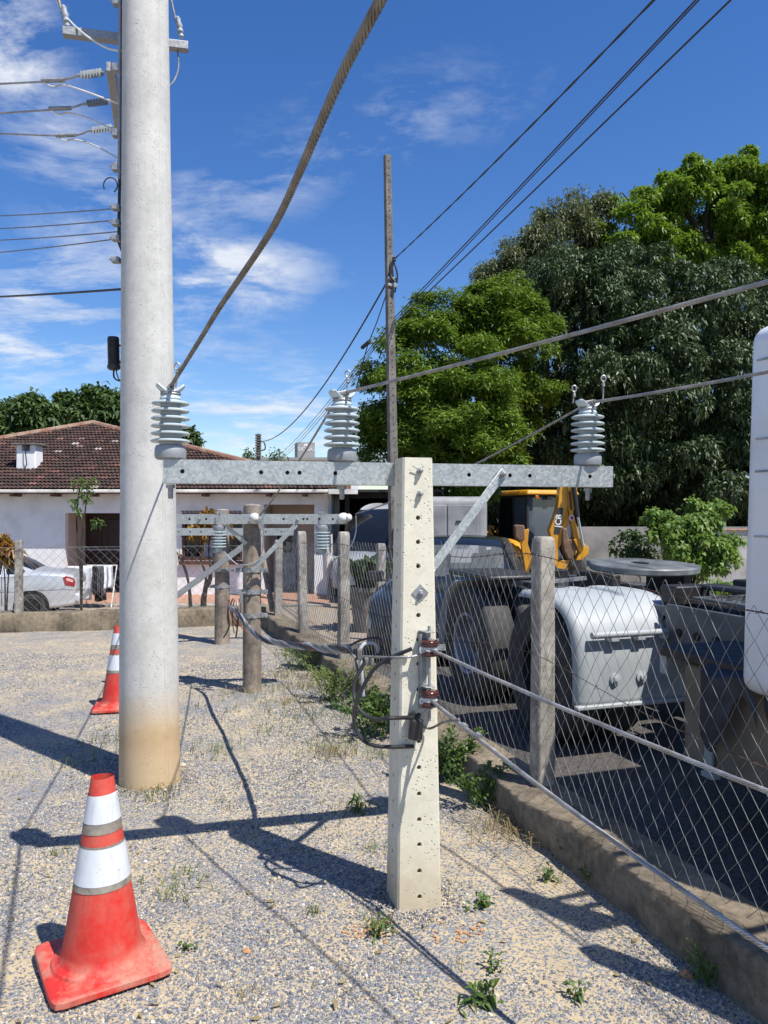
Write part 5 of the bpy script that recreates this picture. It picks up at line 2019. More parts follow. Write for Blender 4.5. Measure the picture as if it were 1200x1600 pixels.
for s_ in (1, -1):
    lf.panel(MB(), 4.75, 5.9, 5.2, 5.75, 0.006, s_, v0b=5.12, v1b=6.0, rnd=0.5).build('quarter_window', M_glass, car, local=True)
    lf.panel(MB(), 6.05, 7.5, 5.12, 6.0, 0.006, s_).build('rear_door_window', M_glass, car, local=True)
    lf.panel(MB(), 7.62, 9.5, 5.12, 6.0, 0.006, s_, v1b=5.7).build('front_door_window', M_glass, car, local=True)
    mbt = lf.panel(MB(), 0.55, 2.05, 3.35, 4.75, 0.010, s_, rnd=0.4)
    mbt.build('tail_light', mat('tail_light_red', (0.26, 0.014, 0.014), 0.2, 0, (0.24, 0.015, 0.015), 8, coat=0.5), car, local=True)
    lf.panel(MB(), 1.0, 1.8, 3.75, 4.15, 0.013, s_, rnd=0.4).build('indicator_lens', mat('pale_lens', (0.62, 0.42, 0.36), 0.2), car, local=True)
    lf.panel(MB(), 0.3, 11.5, 3.0, 3.12, 0.008, s_, nu=60, nv=2).build('side_moulding', mat('moulding_grey', (0.5, 0.52, 0.54), 0.4), car, local=True)
    for uu in (5.98, 7.56):
        lf.panel(MB(), uu, uu + 0.03, 2.0, 6.1, 0.003, s_, nu=1, nv=18).build('door_seam', M_black, car, local=True)
    lf.panel(MB(), 7.3, 7.5, 4.0, 4.4, 0.015, s_, nu=3, nv=3).build('door_handle', M_silver, car, local=True)
    arch(car, 0.84, s_ * 0.868, s_, 0.345, 0.30)
    wheel(car, (0.84, s_ * 0.872, 0.29), (0, s_, 0), 0.295, 0.19, 0.195, 5)
    arch(car, 3.45, s_ * 0.868, s_, 0.345, 0.30)
    wheel(car, (3.45, s_ * 0.872, 0.29), (0, s_, 0), 0.295, 0.19, 0.195, 5)
for s_ in (1, -1):
    lf.panel(MB(), 4.15, 5.75, 6.1, 8.0, 0.006, s_, v0b=6.35).build('rear_window', M_glass, car, local=True)
    lf.panel(MB(), 9.3, 10.8, 6.4, 8.0, 0.006, s_).build('windshield', M_glass, car, local=True)
MB().box((-0.02, 0, 0.44), (0.12, 1.40, 0.2)).build('bumper', M_silver, car, local=True, bevel=0.05, seg=3)
MB().box((-0.075, 0, 0.66), (0.01, 0.4, 0.13)).build('number_plate', M_letter, car, local=True)

# ---- dark blue hatchback / SUV facing the camera
M_navy = mat('dark_blue_paint', (0.013, 0.016, 0.022), 0.3, 0.2, (0.009, 0.011, 0.016), 3, coat=0.5)
suv = thing('dark_car', 'dark blue car facing the camera behind the concrete post', 'car', (1.52, 12.9, -0.24), math.atan2(-0.975, -0.22))
S2 = [(0.0, sec(.45, .85, .95, .70, .74, .64)), (0.15, sec(.35, .98, 1.25, .82, .84, .66)), (0.6, sec(.28, 1.02, 1.56, .86, .88, .62)), (1.2, sec(.26, 1.02, 1.63, .87, .89, .61)), (1.9, sec(.26, 1.01, 1.64, .87, .89, .61)),
      (2.35, sec(.26, 1.0, 1.60, .87, .89, .62)), (2.75, sec(.26, 1.0, 1.36, .87, .89, .66)), (3.10, sec(.26, 1.0, 1.12, .87, .885, .72)), (3.6, sec(.28, .98, 1.06, .87, .87, .72)), (4.0, sec(.30, .90, .98, .85, .84, .70)), (4.22, sec(.34, .74, .84, .80, .78, .62)), (4.32, sec(.40, .60, .66, .66, .66, .52))]
lf = Loft(S2)
mb = MB()
lf.skin(mb, 6, 6, ((5.33, 6.83, 6.16, 8.0), (3.0, 5.0, 5.15, 6.0), (1.5, 2.84, 5.15, 6.0), (0.66, 1.84, 6.5, 8.0)))
mb.build('body', M_navy, suv, local=True, angle=50)
M_wglass = mat('windscreen_glass', (0.55, 0.60, 0.62), 0.02, 0, (0.5, 0.55, 0.57), 3, spec=0.6)
gb = M_wglass.node_tree.nodes['Principled BSDF']
gb.inputs['Alpha'].default_value = 0.16
for s_ in (1, -1):
    lf.panel(MB(), 5.35, 6.85, 6.25, 8.0, 0.006, s_, v0b=6.1).build('windshield', M_wglass, suv, local=True)
    lf.panel(MB(), 3.1, 5.0, 5.15, 6.0, 0.006, s_, v1b=5.95).build('front_window', M_wglass, suv, local=True)
    lf.panel(MB(), 1.6, 2.98, 5.15, 6.0, 0.006, s_).build('rear_window', M_wglass, suv, local=True)
    hlm = mat('headlamp_lens', (0.46, 0.50, 0.53), 0.12, 0.2, (0.34, 0.37, 0.4), 18, coat=0.8)
    hl_ = lf.panel(MB(), 8.95, 10.35, 3.35, 4.7, 0.012, s_, rnd=0.5).build('headlight', hlm, suv, local=True)
    lf.panel(MB(), 8.9, 9.7, 4.1, 4.75, 0.016, s_, rnd=0.4).build('indicator_lens', mat('amber_lens', (0.5, 0.16, 0.07), 0.2), hl_, local=True)
    arch(suv, 3.55, s_ * 0.885, s_, 0.40, 0.34)
    wheel(suv, (3.55, s_ * 0.89, 0.33), (0, s_, 0), 0.33, 0.21, 0.21, 5)
    arch(suv, 0.85, s_ * 0.885, s_, 0.40, 0.34)
    wheel(suv, (0.85, s_ * 0.89, 0.33), (0, s_, 0), 0.33, 0.21, 0.21, 5)
    mbm = MB().box((2.88, s_ * 1.02, 1.13), (0.12, 0.2, 0.14))
    mbm.bar((2.92, s_ * 0.87, 1.08), (2.9, s_ * 1.0, 1.12), 0.05, 0.04)
    mbm.build('mirror', M_black, suv, local=True, bevel=0.03, seg=3)
MB().box((4.30, 0, 0.66), (0.06, 0.78, 0.12)).build('grille', M_black, suv, local=True, bevel=0.01)
mb = MB()
for k in range(12):
    mb.bar((4.335, -0.36 + 0.06 * k, 0.61), (4.335, -0.30 + 0.06 * k, 0.71), 0.008, 0.008)
    mb.bar((4.335, -0.30 + 0.06 * k, 0.61), (4.335, -0.36 + 0.06 * k, 0.71), 0.008, 0.008)
mb.build('grille_mesh', M_alloy, suv, local=True)
MB().box((4.30, 0, 0.47), (0.10, 1.3, 0.20)).build('bumper', M_navy, suv, local=True, bevel=0.05, seg=3)
MB().box((4.36, 0.0, 0.50), (0.012, 0.40, 0.13)).build('number_plate', M_letter, suv, local=True)
MB().box((2.55, 0.46, 1.50), (0.01, 0.06, 0.035)).build('sticker', M_letter, suv, local=True)
MB().lathe([(0.15, -0.012), (0.175, -0.012), (0.175, 0.012), (0.15, 0.012)], 24, (2.45, 0.36, 1.08), (-0.9, 0, 0.4), caps=False).build('steering_wheel', M_black, suv, local=True)
MB().box((2.85, 0, 1.0), (0.5, 1.5, 0.1)).build('dashboard', M_black, suv, local=True, bevel=0.03)
MB().box((1.3, 0, 0.62), (2.6, 1.6, 0.1)).build('cabin_floor', M_black, suv, local=True)
mb = MB()
for s_ in (-1, 1):
    mb.box((1.85, s_ * 0.36, 1.1), (0.16, 0.42, 0.6))
    mb.box((1.82, s_ * 0.36, 1.46), (0.1, 0.22, 0.16))
mb.build('seat', M_black, suv, local=True, bevel=0.04)

# ---- white pickup in the carport mouth, tail towards us
M_wpaint = mat('shade_greyed_white', (0.40, 0.41, 0.43), 0.35, 0, (0.33, 0.34, 0.36), 1.5, coat=0.4)  # white paint greyed to stand for shade on the minibus; pickup shares it
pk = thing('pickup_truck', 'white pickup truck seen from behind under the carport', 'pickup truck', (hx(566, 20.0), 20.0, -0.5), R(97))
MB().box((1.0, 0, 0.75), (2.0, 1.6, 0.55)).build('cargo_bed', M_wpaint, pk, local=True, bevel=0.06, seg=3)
MB().box((-0.01, 0, 0.78), (0.04, 1.42, 0.44)).build('tailgate', M_wpaint, pk, local=True, bevel=0.02)
MB().box((-0.05, 0, 0.44), (0.12, 1.58, 0.14)).build('bumper', M_black, pk, local=True, bevel=0.03)
MB().lathe([(0.05, 0), (0.05, 0.01)], 16, (-0.035, 0, 0.82), (-1, 0, 0)).build('badge', M_black, pk, local=True)
mb = MB()
mb.add([(1.7, y, z_) for y, z_ in ((-0.78, 1.0), (0.78, 1.0), (0.6, 1.5), (-0.6, 1.5))] + [(3.2, y, z_) for y, z_ in ((-0.78, 1.0), (0.78, 1.0), (0.6, 1.45), (-0.6, 1.45))],
       [(0, 1, 2, 3), (7, 6, 5, 4), (0, 4, 5, 1), (1, 5, 6, 2), (2, 6, 7, 3), (3, 7, 4, 0)])
mb.box((3.2, 0, 0.75), (2.6, 1.6, 0.55))
mb.build('cab', M_wpaint, pk, local=True, bevel=0.05, seg=3)
MB().box((1.72, 0, 1.25), (0.03, 1.1, 0.34)).build('rear_window', M_glass, pk, local=True, bevel=0.01)
for s_ in (1, -1):
    MB().box((-0.03, s_ * 0.76, 0.80), (0.06, 0.11, 0.34)).build('tail_light', mat('tail_light_red', (0.33, 0.02, 0.02)), pk, local=True, bevel=0.02)
    wheel(pk, (0.75, s_ * 0.8, 0.32), (0, s_, 0), 0.32, 0.2, 0.2, 5)
    wheel(pk, (3.7, s_ * 0.8, 0.32), (0, s_, 0), 0.32, 0.2, 0.2, 5)

# ---- white minibus with dark windows, nose to the left
bus = thing('minibus', 'white minibus with black windows standing by the carport', 'minibus', (at(640, 0, 19.6).x, 20.2, -0.5), R(232))
S3 = [(-1.9, sec(.35, 1.2, 2.3, .90, .95, .85)), (-1.7, sec(.30, 1.25, 2.45, .95, 1.0, .90)), (0.0, sec(.30, 1.25, 2.48, .95, 1.0, .90)), (0.7, sec(.30, 1.25, 2.42, .95, 1.0, .88)), (1.15, sec(.30, 1.2, 2.2, .95, .99, .84)), (1.6, sec(.30, 1.15, 1.75, .94, .97, .82)), (1.85, sec(.32, 1.05, 1.25, .92, .93, .78)), (2.05, sec(.36, .9, 1.0, .86, .86, .7)), (2.12, sec(.42, .7, .8, .75, .74, .6))]
lf = Loft(S3)
mb = MB()
lf.skin(mb)
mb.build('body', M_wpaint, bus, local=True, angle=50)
for s_ in (1, -1):
    lf.panel(MB(), 0.3, 1.95, 5.05, 6.3, 0.008, s_, nu=16).build('side_window', M_glass, bus, local=True)
    lf.panel(MB(), 2.02, 3.9, 5.05, 6.2, 0.008, s_, v1b=6.0).build('front_window', M_glass, bus, local=True)
    lf.panel(MB(), 3.6, 5.9, 6.2, 8.0, 0.008, s_).build('windshield', M_glass, bus, local=True)
    wheel(bus, (1.3, s_ * 0.98, 0.34), (0, s_, 0), 0.34, 0.22, 0.2, 0)
    wheel(bus, (-1.6, s_ * 0.98, 0.34), (0, s_, 0), 0.34, 0.22, 0.2, 0)
    lf.panel(MB(), 6.3, 7.6, 3.4, 4.6, 0.012, s_, rnd=0.4).build('headlight', mat('headlamp_lens', (0.46, 0.5, 0.53)), bus, local=True)
    MB().box((1.3, s_ * 1.16, 1.5), (0.12, 0.2, 0.3)).build('mirror', M_black, bus, local=True, bevel=0.04)

# ---- white box van behind the dark car
M_vanshade = mat('shade_greyed_paint', (0.31, 0.315, 0.32), 0.55, 0, (0.17, 0.172, 0.175), 1.2, bump=0.05)  # greyed white: the tree shade on the van is put into its paint
van = thing('box_van', 'white box van parked behind the dark car, tree shade in its paint', 'van', (at(700, 0, 16).x, 16.3, -0.5), R(90))
MB().box((1.4, 0.0, 1.48), (2.8, 1.75, 2.2)).build('cargo_box', M_vanshade, van, local=True, bevel=0.16, seg=4)
MB().box((-0.012, 0.32, 1.5), (0.03, 0.62, 1.8)).build('rear_door', M_vanshade, van, local=True, bevel=0.012)
MB().box((-0.012, -0.35, 1.5), (0.03, 0.66, 1.8)).build('rear_door', M_vanshade, van, local=True, bevel=0.012)
for y_, z_ in ((-0.34, 2.05), (-0.34, 1.55)):
    MB().box((-0.04, y_, z_), (0.03, 0.3, 0.04)).build('door_handle', M_black, van, local=True, bevel=0.008)
MB().box((-0.05, 0, 0.42), (0.12, 1.7, 0.18)).build('bumper', M_black, van, local=True, bevel=0.03)
for s_ in (1, -1):
    wheel(van, (0.7, s_ * 0.88, 0.34), (0, s_, 0), 0.34, 0.22, 0.2, 0)
    wheel(van, (3.4, s_ * 0.88, 0.34), (0, s_, 0), 0.34, 0.22, 0.2, 0)
    MB().box((-0.02, s_ * 0.80, 1.0), (0.05, 0.08, 0.3)).build('tail_light', mat('tail_light_red', (0.33, 0.02, 0.02)), van, local=True, bevel=0.02)
MB().box((3.5, 0, 1.2), (1.5, 1.7, 1.5)).build('cab', M_vanshade, van, local=True, bevel=0.2, seg=3)

# ---- backhoe loader
M_yel = mat('construction_yellow', (0.62, 0.30, 0.018), 0.45, 0, (0.50, 0.235, 0.015), 3, coat=0.2)
M_mud = mat('muddy_steel', (0.20, 0.12, 0.075), 0.85, 0.1, (0.11, 0.07, 0.05), 7, bump=0.4, bscale=30)
M_cabglass = mat('tinted_cab_glass', (0.075, 0.095, 0.125), 0.08, 0, (0.06, 0.08, 0.105), 1.0, spec=0.7)
M_dark = mat('dark_steel', (0.03, 0.03, 0.032), 0.5, 0.3, None, 6, 0.3)
hh = Vector((-0.36, 0.933))
bh = thing('backhoe_loader', 'yellow backhoe loader with folded digging boom seen from behind', 'backhoe', (at(861, 0, 21.2).x, 21.2, -0.5), math.atan2(hh.y, hh.x))
cabw = 0.74
mb = MB()
for y_ in (-cabw, cabw):
    for x_ in (0.05, 0.75, 1.55):
        mb.bar((x_, y_, 0.95), (x_ + 0.02, y_ * 0.97, 2.70), 0.07, 0.07)
for z_ in (0.98, 1.45, 2.68):
    mb.bar((0.05, -cabw, z_), (0.05, cabw, z_), 0.06, 0.06)
    mb.bar((0.05, cabw, z_), (1.55, cabw, z_), 0.06, 0.06)
    mb.bar((0.05, -cabw, z_), (1.55, -cabw, z_), 0.06, 0.06)
mb.build('cab_frame', M_dark, bh, local=True, bevel=0.01)
MB().box((0.06, 0, 1.85), (0.02, 2 * cabw - 0.06, 1.65)).build('rear_window', M_cabglass, bh, local=True)
for s_ in (-1, 1):
    MB().box((0.40, s_ * cabw * 0.985, 1.85), (0.62, 0.02, 1.65)).build('side_window', M_cabglass, bh, local=True)
    MB().box((1.15, s_ * cabw * 0.985, 1.85), (0.72, 0.02, 1.65)).build('side_window', M_glass, bh, local=True)
MB().box((1.54, 0, 1.85), (0.02, 2 * cabw - 0.06, 1.65)).build('front_window', M_glass, bh, local=True)
MB().box((0.82, 0, 2.79), (1.95, 1.72, 0.14), None, (0.94, 0.92)).build('cab_roof', M_yel, bh, local=True, bevel=0.05, seg=3)
MB().box((-0.1, 0.52, 2.66), (0.06, 0.1, 0.09)).build('work_light', mat('orange_lens', (0.6, 0.16, 0.03), 0.2), bh, local=True, bevel=0.01)
for y_ in (0.1, -0.4):
    MB().box((-0.06, y_, 2.64), (0.08, 0.16, 0.10)).build('work_light', M_dark, bh, local=True, bevel=0.02)
MB().box((0.9, 0, 0.75), (3.4, 0.9, 0.5)).build('chassis', M_dark, bh, local=True, bevel=0.03)
MB().box((2.6, 0, 1.3), (1.6, 0.95, 0.7)).build('engine_hood', M_yel, bh, local=True, bevel=0.08, seg=3)
for s_ in (-1, 1):
    wheel(bh, (0.62, s_ * 1.12, 0.70), (0, s_, 0), 0.72, 0.42, 0.36, 0, M_yel, 0.1)
    wheel(bh, (3.1, s_ * 1.05, 0.48), (0, s_, 0), 0.48, 0.32, 0.25, 0, M_yel, 0.08)
    mb = MB()
    mb.grid(lambda u, v, s_=s_: Vector((0.62 + 0.80 * math.cos(R(25 + 130 * u)), s_ * (0.70 + 0.45 * v), 0.72 + 0.80 * math.sin(R(25 + 130 * u)))), 12, 1)
    fo = mb.build('fender', M_yel, bh, local=True)
    sol = fo.modifiers.new('thick', 'SOLIDIFY')
    sol.thickness = 0.04
CR = lambda x, y, Y: at(740 + x / 5.4545, 740 + y / 5.4545, Y)


def plate(parent, name, pts, Y, thick, m, bevel=0.012):
    P = [CR(x, y, Y) for x, y in pts]
    return MB().prism(P, (0, thick, 0)).build(name, m, parent, bevel=bevel)


BYY = 20.15
boom = plate(bh, 'boom', [(742, 40), (800, 40), (805, 250), (800, 340), (770, 420), (745, 500), (748, 600), (722, 640), (722, 790), (685, 785), (680, 640), (664, 560), (646, 480), (685, 385), (720, 270)], BYY, 0.34, M_yel)
plate(bh, 'boom_side_plate', [(800, 320), (808, 330), (812, 440), (760, 480), (745, 610), (728, 620), (735, 500), (770, 420)], BYY - 0.03, 0.03, M_yel)
plate(bh, 'dipper', [(806, 40), (880, 40), (884, 200), (850, 330), (884, 470), (905, 560), (862, 565), (838, 440), (812, 300)], BYY - 0.12, 0.26, M_yel)
plate(bh, 'dipper_sticker', [(808, 155), (828, 150), (842, 308), (822, 314)], BYY - 0.126, 0.004, mat('dark_red_print', (0.12, 0.035, 0.02), 0.5), 0)
MB().lathe([(0.075, 0), (0.075, 0.006)], 20, CR(836, 378, BYY - 0.121), (0, -1, 0)).build('round_sticker', M_letter, bh)
MB().lathe([(0.045, 0), (0.045, 0.006)], 20, CR(836, 378, BYY - 0.128), (0, -1, 0)).build('round_sticker_print', mat('red_print', (0.35, 0.05, 0.04), 0.5), bh)
mb = MB().tube([CR(852, 90, BYY - 0.2), CR(888, 372, BYY - 0.2)], 0.06, 14)
mb.build('hydraulic_cylinder', M_dark, bh)
mb = MB().tube([CR(888, 365, BYY - 0.2), CR(937, 628, BYY - 0.2)], 0.036, 12)
mb.build('hydraulic_rod', mat('chrome', (0.7, 0.7, 0.7), 0.15, 1.0, None, 3, 0.1), bh)
plate(bh, 'bucket', [(760, 455), (800, 470), (812, 560), (860, 545), (884, 620), (868, 690), (842, 738), (806, 735), (768, 660), (752, 560)], BYY - 0.10, 0.55, M_mud, 0.04)
plate(bh, 'bucket_linkage', [(852, 560), (892, 545), (940, 590), (985, 632), (978, 682), (930, 735), (872, 738), (905, 672)], BYY - 0.16, 0.3, M_yel)
plate(bh, 'kingpost', [(700, 790), (745, 742), (800, 735), (842, 742), (830, 790), (790, 830), (725, 825)], BYY - 0.05, 0.5, M_yel, 0.02)
mb = MB().tube([CR(815, 770, BYY - 0.1), CR(862, 800, BYY - 0.05)], 0.09, 12)
mb.build('swing_hose', M_dark, bh)
plate(bh, 'stabiliser_leg', [(400, 570), (436, 480), (472, 470), (462, 600), (502, 720), (505, 900), (455, 900)], 20.6, 0.16, M_yel)
plate(bh, 'stabiliser_foot', [(350, 445), (372, 436), (436, 440), (438, 560), (398, 575), (356, 540)], 20.5, 0.3, M_mud, 0.03)
plate(bh, 'loader_lever', [(128, 440), (178, 444), (182, 520), (205, 460), (210, 530), (128, 525)], 22.8, 0.1, M_yel)
# boom lettering on a dark plate
d0, d1 = CR(712, 515, BYY - 0.004), CR(737, 292, BYY - 0.004)
wdir = (d1 - d0)
wl = wdir.normalized()
wn = Vector((wl.z, 0, -wl.x))
mb = MB()
pc2 = (d0 + d1) / 2
hw, hl2 = 0.085, wdir.length / 2
mb.prism([pc2 + wl * a_ * hl2 + wn * b_ * hw for a_, b_ in ((-1, -1), (1, -1), (1, 1), (-1, 1))], (0, -0.006, 0))
mb.build('lettering_plate', M_black, bh, smooth=False)
text_mesh('JCB', 0.225, 'lettering', M_letter, bh, pc2 + Vector((0, -0.0075, 0)), wl, -wn, 0.001, 0.006).scale = (1, 1, 1)


# ---- tractor unit beside the fence
M_chassis = mat('grey_chassis_paint', (0.11, 0.12, 0.13), 0.55, 0.1, (0.055, 0.06, 0.065), 3, bump=0.05)
M_fender = mat('light_grey_plastic', (0.37, 0.395, 0.405), 0.5, 0, (0.31, 0.335, 0.345), 3)
M_tank = mat('beige_panel', (0.22, 0.185, 0.135), 0.65, 0, (0.14, 0.115, 0.085), 4)
M_tarp = mat('dark_blue_tarp', (0.018, 0.024, 0.04), 0.55, 0, (0.012, 0.015, 0.025), 6, bump=0.3, bscale=12)
M_cab = mat('truck_white_paint', (0.76, 0.77, 0.78), 0.4, 0, (0.62, 0.62, 0.61), 2.2, coat=0.3, lo=0.25, hi=0.5)
th = Vector((0.314, -0.95)).normalized()
tr = thing('tractor_truck', 'white tractor truck without trailer, grey chassis and fifth wheel, behind the fence', 'truck', (0.76, 7.2, 0.0), math.atan2(th.y, th.x))
# local: x forward, y to the truck's left (away from us); near side at y = 0
for xw, lab in ((0.0, None), (1.35, None)):
    for y_, s_ in ((0.0, -1), (0.36, -1), (2.36, 1), (2.0, 1)):
        wheel(tr, (xw, y_, 0.52), (0, s_, 0), 0.52, 0.29, 0.29, 0, mat('steel_rim', (0.36, 0.40, 0.46), 0.45, 0.4, (0.2, 0.22, 0.26), 4) if xw == 0.0 else M_dark, 0.14)  # front drive rims take a dark colour that stands for shade on them
    mb = MB().tube([(xw, 0.1, 0.52), (xw, 2.3, 0.52)], 0.09, 10)
    mb.build('axle', M_dark, tr, local=True)
for k in range(10):
    a_ = 2 * math.pi * k / 10
wheel(tr, (4.7, 0.06, 0.52), (0, -1, 0), 0.52, 0.3, 0.29, 0, M_alloy, 0.08)
wheel(tr, (4.7, 2.3, 0.52), (0, 1, 0), 0.52, 0.3, 0.29, 0, M_alloy, 0.08)
for y_ in (0.76, 1.58):
    mb = MB().bar((-0.75, y_, 0.93), (5.0, y_, 0.93), 0.09, 0.27)
    mb.build('chassis_rail', M_chassis, tr, local=True, bevel=0.01)
for x_ in (-0.7, 0.3, 1.1, 2.1, 3.0):
    MB().bar((x_, 0.78, 0.93), (x_, 1.56, 0.93), 0.12, 0.18).build('crossmember', M_chassis, tr, local=True, bevel=0.01)
# fifth wheel coupling: slotted plate on a pedestal
mb = MB()
cxf, cyf = 0.95, 1.27
outer = []
for k in range(40):
    a_ = 2 * math.pi * k / 40
    outer.append((a_, 0.46 if math.cos(a_) > -0.72 else 0.52))
ring = [Vector((cxf + r_ * math.cos(a_), cyf + r_ * math.sin(a_), 0)) for a_, r_ in outer if abs(math.sin(a_)) > 0.22 or math.cos(a_) > 0]
slot = [Vector((cxf - 0.1, cyf - 0.06, 0)), Vector((cxf + 0.02, cyf - 0.05, 0)), Vector((cxf + 0.05, cyf, 0)), Vector((cxf + 0.02, cyf + 0.05, 0)), Vector((cxf - 0.1, cyf + 0.06, 0))]
top = [p + Vector((0, 0, 1.30 - 0.04 * (p.x - cxf))) for p in ring]
mb.prism(top, (0, 0, -0.06))
fw = mb.build('fifth_wheel', mat('fifth_wheel_steel', (0.20, 0.215, 0.215), 0.5, 0.2, (0.09, 0.095, 0.10), 5), tr, local=True, bevel=0.012)
mb = MB()
mb.prism([p + Vector((0, 0, 1.305 - 0.04 * (p.x - cxf))) for p in slot], (0, 0, 0.004))
mb.build('kingpin_slot', M_dark, fw, local=True)
mb = MB()
for y_ in (0.82, 1.52):
    mb.box((cxf, y_, 1.12), (0.5, 0.08, 0.22))
mb.box((cxf, cyf, 1.02), (0.7, 1.0, 0.04))
mb.bar((cxf - 0.55, cyf - 0.3, 1.16), (cxf + 0.1, cyf - 0.36, 1.2), 0.05, 0.04)
mb.build('coupling_pedestal', M_dark, tr, local=True, bevel=0.008)
mb = MB().bar((cxf - 0.1, 0.25, 1.15), (cxf - 0.1, 0.75, 1.18), 0.035, 0.03)
mb.build('release_handle', M_galv2, tr, local=True)
# moulded half fender over the front drive wheels
FX, FZ, FR = 1.35, 0.52, 0.62


def fender_pt(a_, y_, dr_=0.0):
    k = (abs(math.cos(a_)) ** 3.2 + abs(math.sin(a_)) ** 3.2) ** (-1 / 3.2)       # squarish profile
    return Vector((FX + (FR * k + dr_) * math.cos(a_), y_, FZ + (FR * k + dr_) * math.sin(a_)))


mb = MB()
A0, A1 = R(112), R(-12)
NA, NY = 30, 18


def fend(u, v):
    a_ = A0 + (A1 - A0) * u
    y_ = -0.05 + 0.95 * v
    rib = 0.012 * (1 if (abs(v - 0.25) < 0.03 or abs(v - 0.5) < 0.03 or abs(v - 0.75) < 0.03) and u < 0.5 else 0)
    lip = -0.05 if v in (0.0, 1.0) else (0.0)
    flat = 0.0
    return fender_pt(a_, y_, rib + lip + flat)


mb.grid(fend, NA, NY)
fo = mb.build('fender', M_fender, tr, local=True, angle=60)
sol = fo.modifiers.new('thick', 'SOLIDIFY')
sol.thickness = 0.012
a_b = R(30)
mb = MB().tube([fender_pt(a_b, 0.06, 0.06), fender_pt(a_b, 1.02, 0.06)], 0.024, 12)
mb.build('fender_bar', M_fender, fo, local=True)
mb = MB().lathe([(0.05, 0), (0.055, 0.02), (0.055, 0.11), (0.03, 0.12)], 14, fender_pt(a_b, 0.96, 0.06), (0, 1, 0))
mb.build('bar_socket', M_fender, fo, local=True)
for k in range(3):
    y_ = 0.24 + 0.22 * k
    p = fender_pt(a_b, y_, 0.045)
    MB().box(p + Vector((0.0, 0, -0.02)), (0.06, 0.07, 0.05)).build('bar_bracket', M_fender, fo, local=True, bevel=0.008)
    n_ = Vector((math.cos(R(5)), 0, math.sin(R(5))))
    q_ = fender_pt(R(5), y_ + 0.02, 0.004)
    MB().lathe([(0.042, 0), (0.042, 0.008), (0.02, 0.012), (0.018, 0.026), (0.006, 0.028)], 14, q_, n_).build('fender_bolt', M_fender, fo, local=True)
MB().box((FX + FR * math.cos(A1) + 0.02, 0.42, FZ + FR * math.sin(A1)), (0.05, 0.96, 0.03)).build('fender_lip', M_fender, fo, local=True, bevel=0.008)
# rear wheels carry only the splash guard ends
mb = MB()
mb.grid(lambda u, v: Vector((0.0 + 0.60 * math.cos(R(190 - 85 * u)), -0.02 + 0.66 * v, 0.52 + 0.60 * math.sin(R(190 - 85 * u)))), 14, 6)
fo = mb.build('rear_fender', M_fender, tr, local=True)
fo.modifiers.new('thick', 'SOLIDIFY').thickness = 0.012
mb = MB()
mb.box((0.0, 0.3, 1.16), (0.95, 0.56, 0.05))
mb.build('wheel_cover', M_black, tr, local=True, bevel=0.02)
MB().box((-0.5, 0.05, 0.82), (0.03, 0.07, 0.62)).build('mud_flap_strut', M_fender, tr, local=True, bevel=0.008)
# side gear between fender and cab
MB().box((2.50, 1.10, 1.12), (0.85, 0.55, 0.05)).build('deck_plate', M_chassis, tr, local=True, bevel=0.008)
mb = MB()
for k in range(10):
    for q in range(7):
        mb.box((2.18 + 0.068 * k, 0.88 + 0.07 * q, 1.149), (0.045, 0.012, 0.006), Matrix.Rotation(R(45 if (k + q) % 2 else -45), 3, 'Z'))
mb.build('tread_pattern', M_chassis, tr, local=True, kind='stuff')
MB().box((2.45, 0.70, 0.94), (0.95, 0.03, 0.30)).build('side_plate', M_chassis, tr, local=True, bevel=0.008)
for k in range(4):
    MB().lathe([(0.03, 0), (0.03, 0.01)], 10, (2.12 + 0.18 * k, 0.684, 0.9), (0, -1, 0)).build('plate_hole', M_hole, tr, local=True)
MB().lathe([(0.02, -0.36), (0.14, -0.35), (0.15, -0.32), (0.15, 0.32), (0.14, 0.35), (0.02, 0.36)], 20, (2.55, 0.80, 0.60), (1, 0, 0)).build('air_tank', M_tarp, tr, local=True)
tk = MB().box((3.65, 0.36, 0.60), (1.5, 0.58, 0.56)).build('side_box', M_tank, tr, local=True, bevel=0.03, seg=3)
for x_ in (3.14, 3.62, 4.1):
    MB().box((x_, 0.05, 0.60), (0.06, 0.02, 0.6)).build('strap', M_fender, tk, local=True, bevel=0.004)
    MB().box((x_, 0.06, 0.30), (0.09, 0.06, 0.03)).build('strap_foot', M_fender, tk, local=True, bevel=0.004)
MB().box((3.55, 0.30, 0.925), (1.6, 0.56, 0.06)).build('side_step', M_dark, tr, local=True, bevel=0.01)
# hoses and small gear on the frame
mb = MB()
for k in range(4):
    mb.tube(curve_pts([(3.3, 0.95 + 0.12 * k, 1.75), (3.0, 0.92 + 0.1 * k, 1.35 + 0.05 * k), (2.6, 1.0 + 0.08 * k, 1.22), (1.9, 1.0 + 0.06 * k, 1.2)], 20), 0.018, 6)
mb.build('air_hose', M_black, tr, local=True)
for x_, y_, z_, sx_, sy_, sz_ in ((1.9, 0.92, 1.14, 0.18, 0.3, 0.14), (2.05, 1.45, 1.16, 0.3, 0.2, 0.16), (-0.2, 1.0, 1.12, 0.25, 0.3, 0.12), (0.25, 0.70, 1.10, 0.3, 0.12, 0.1)):
    MB().box((x_, y_, z_), (sx_, sy_, sz_)).build('valve_box', M_dark, tr, local=True, bevel=0.012)
mb = MB()
for k in range(9):
    for q in range(2):
        mb.lathe([(0.016, 0), (0.016, 0.014), (0.008, 0.018)], 6, (-0.6 + 0.42 * k, 0.714, 0.88 + 0.1 * q), (0, -1, 0))
mb.build('frame_bolts', M_dark, tr, local=True, kind='stuff')
MB().box((2.75, 0.20, 0.84), (0.06, 0.3, 0.12)).build('bracket', M_fender, tr, local=True, bevel=0.008)
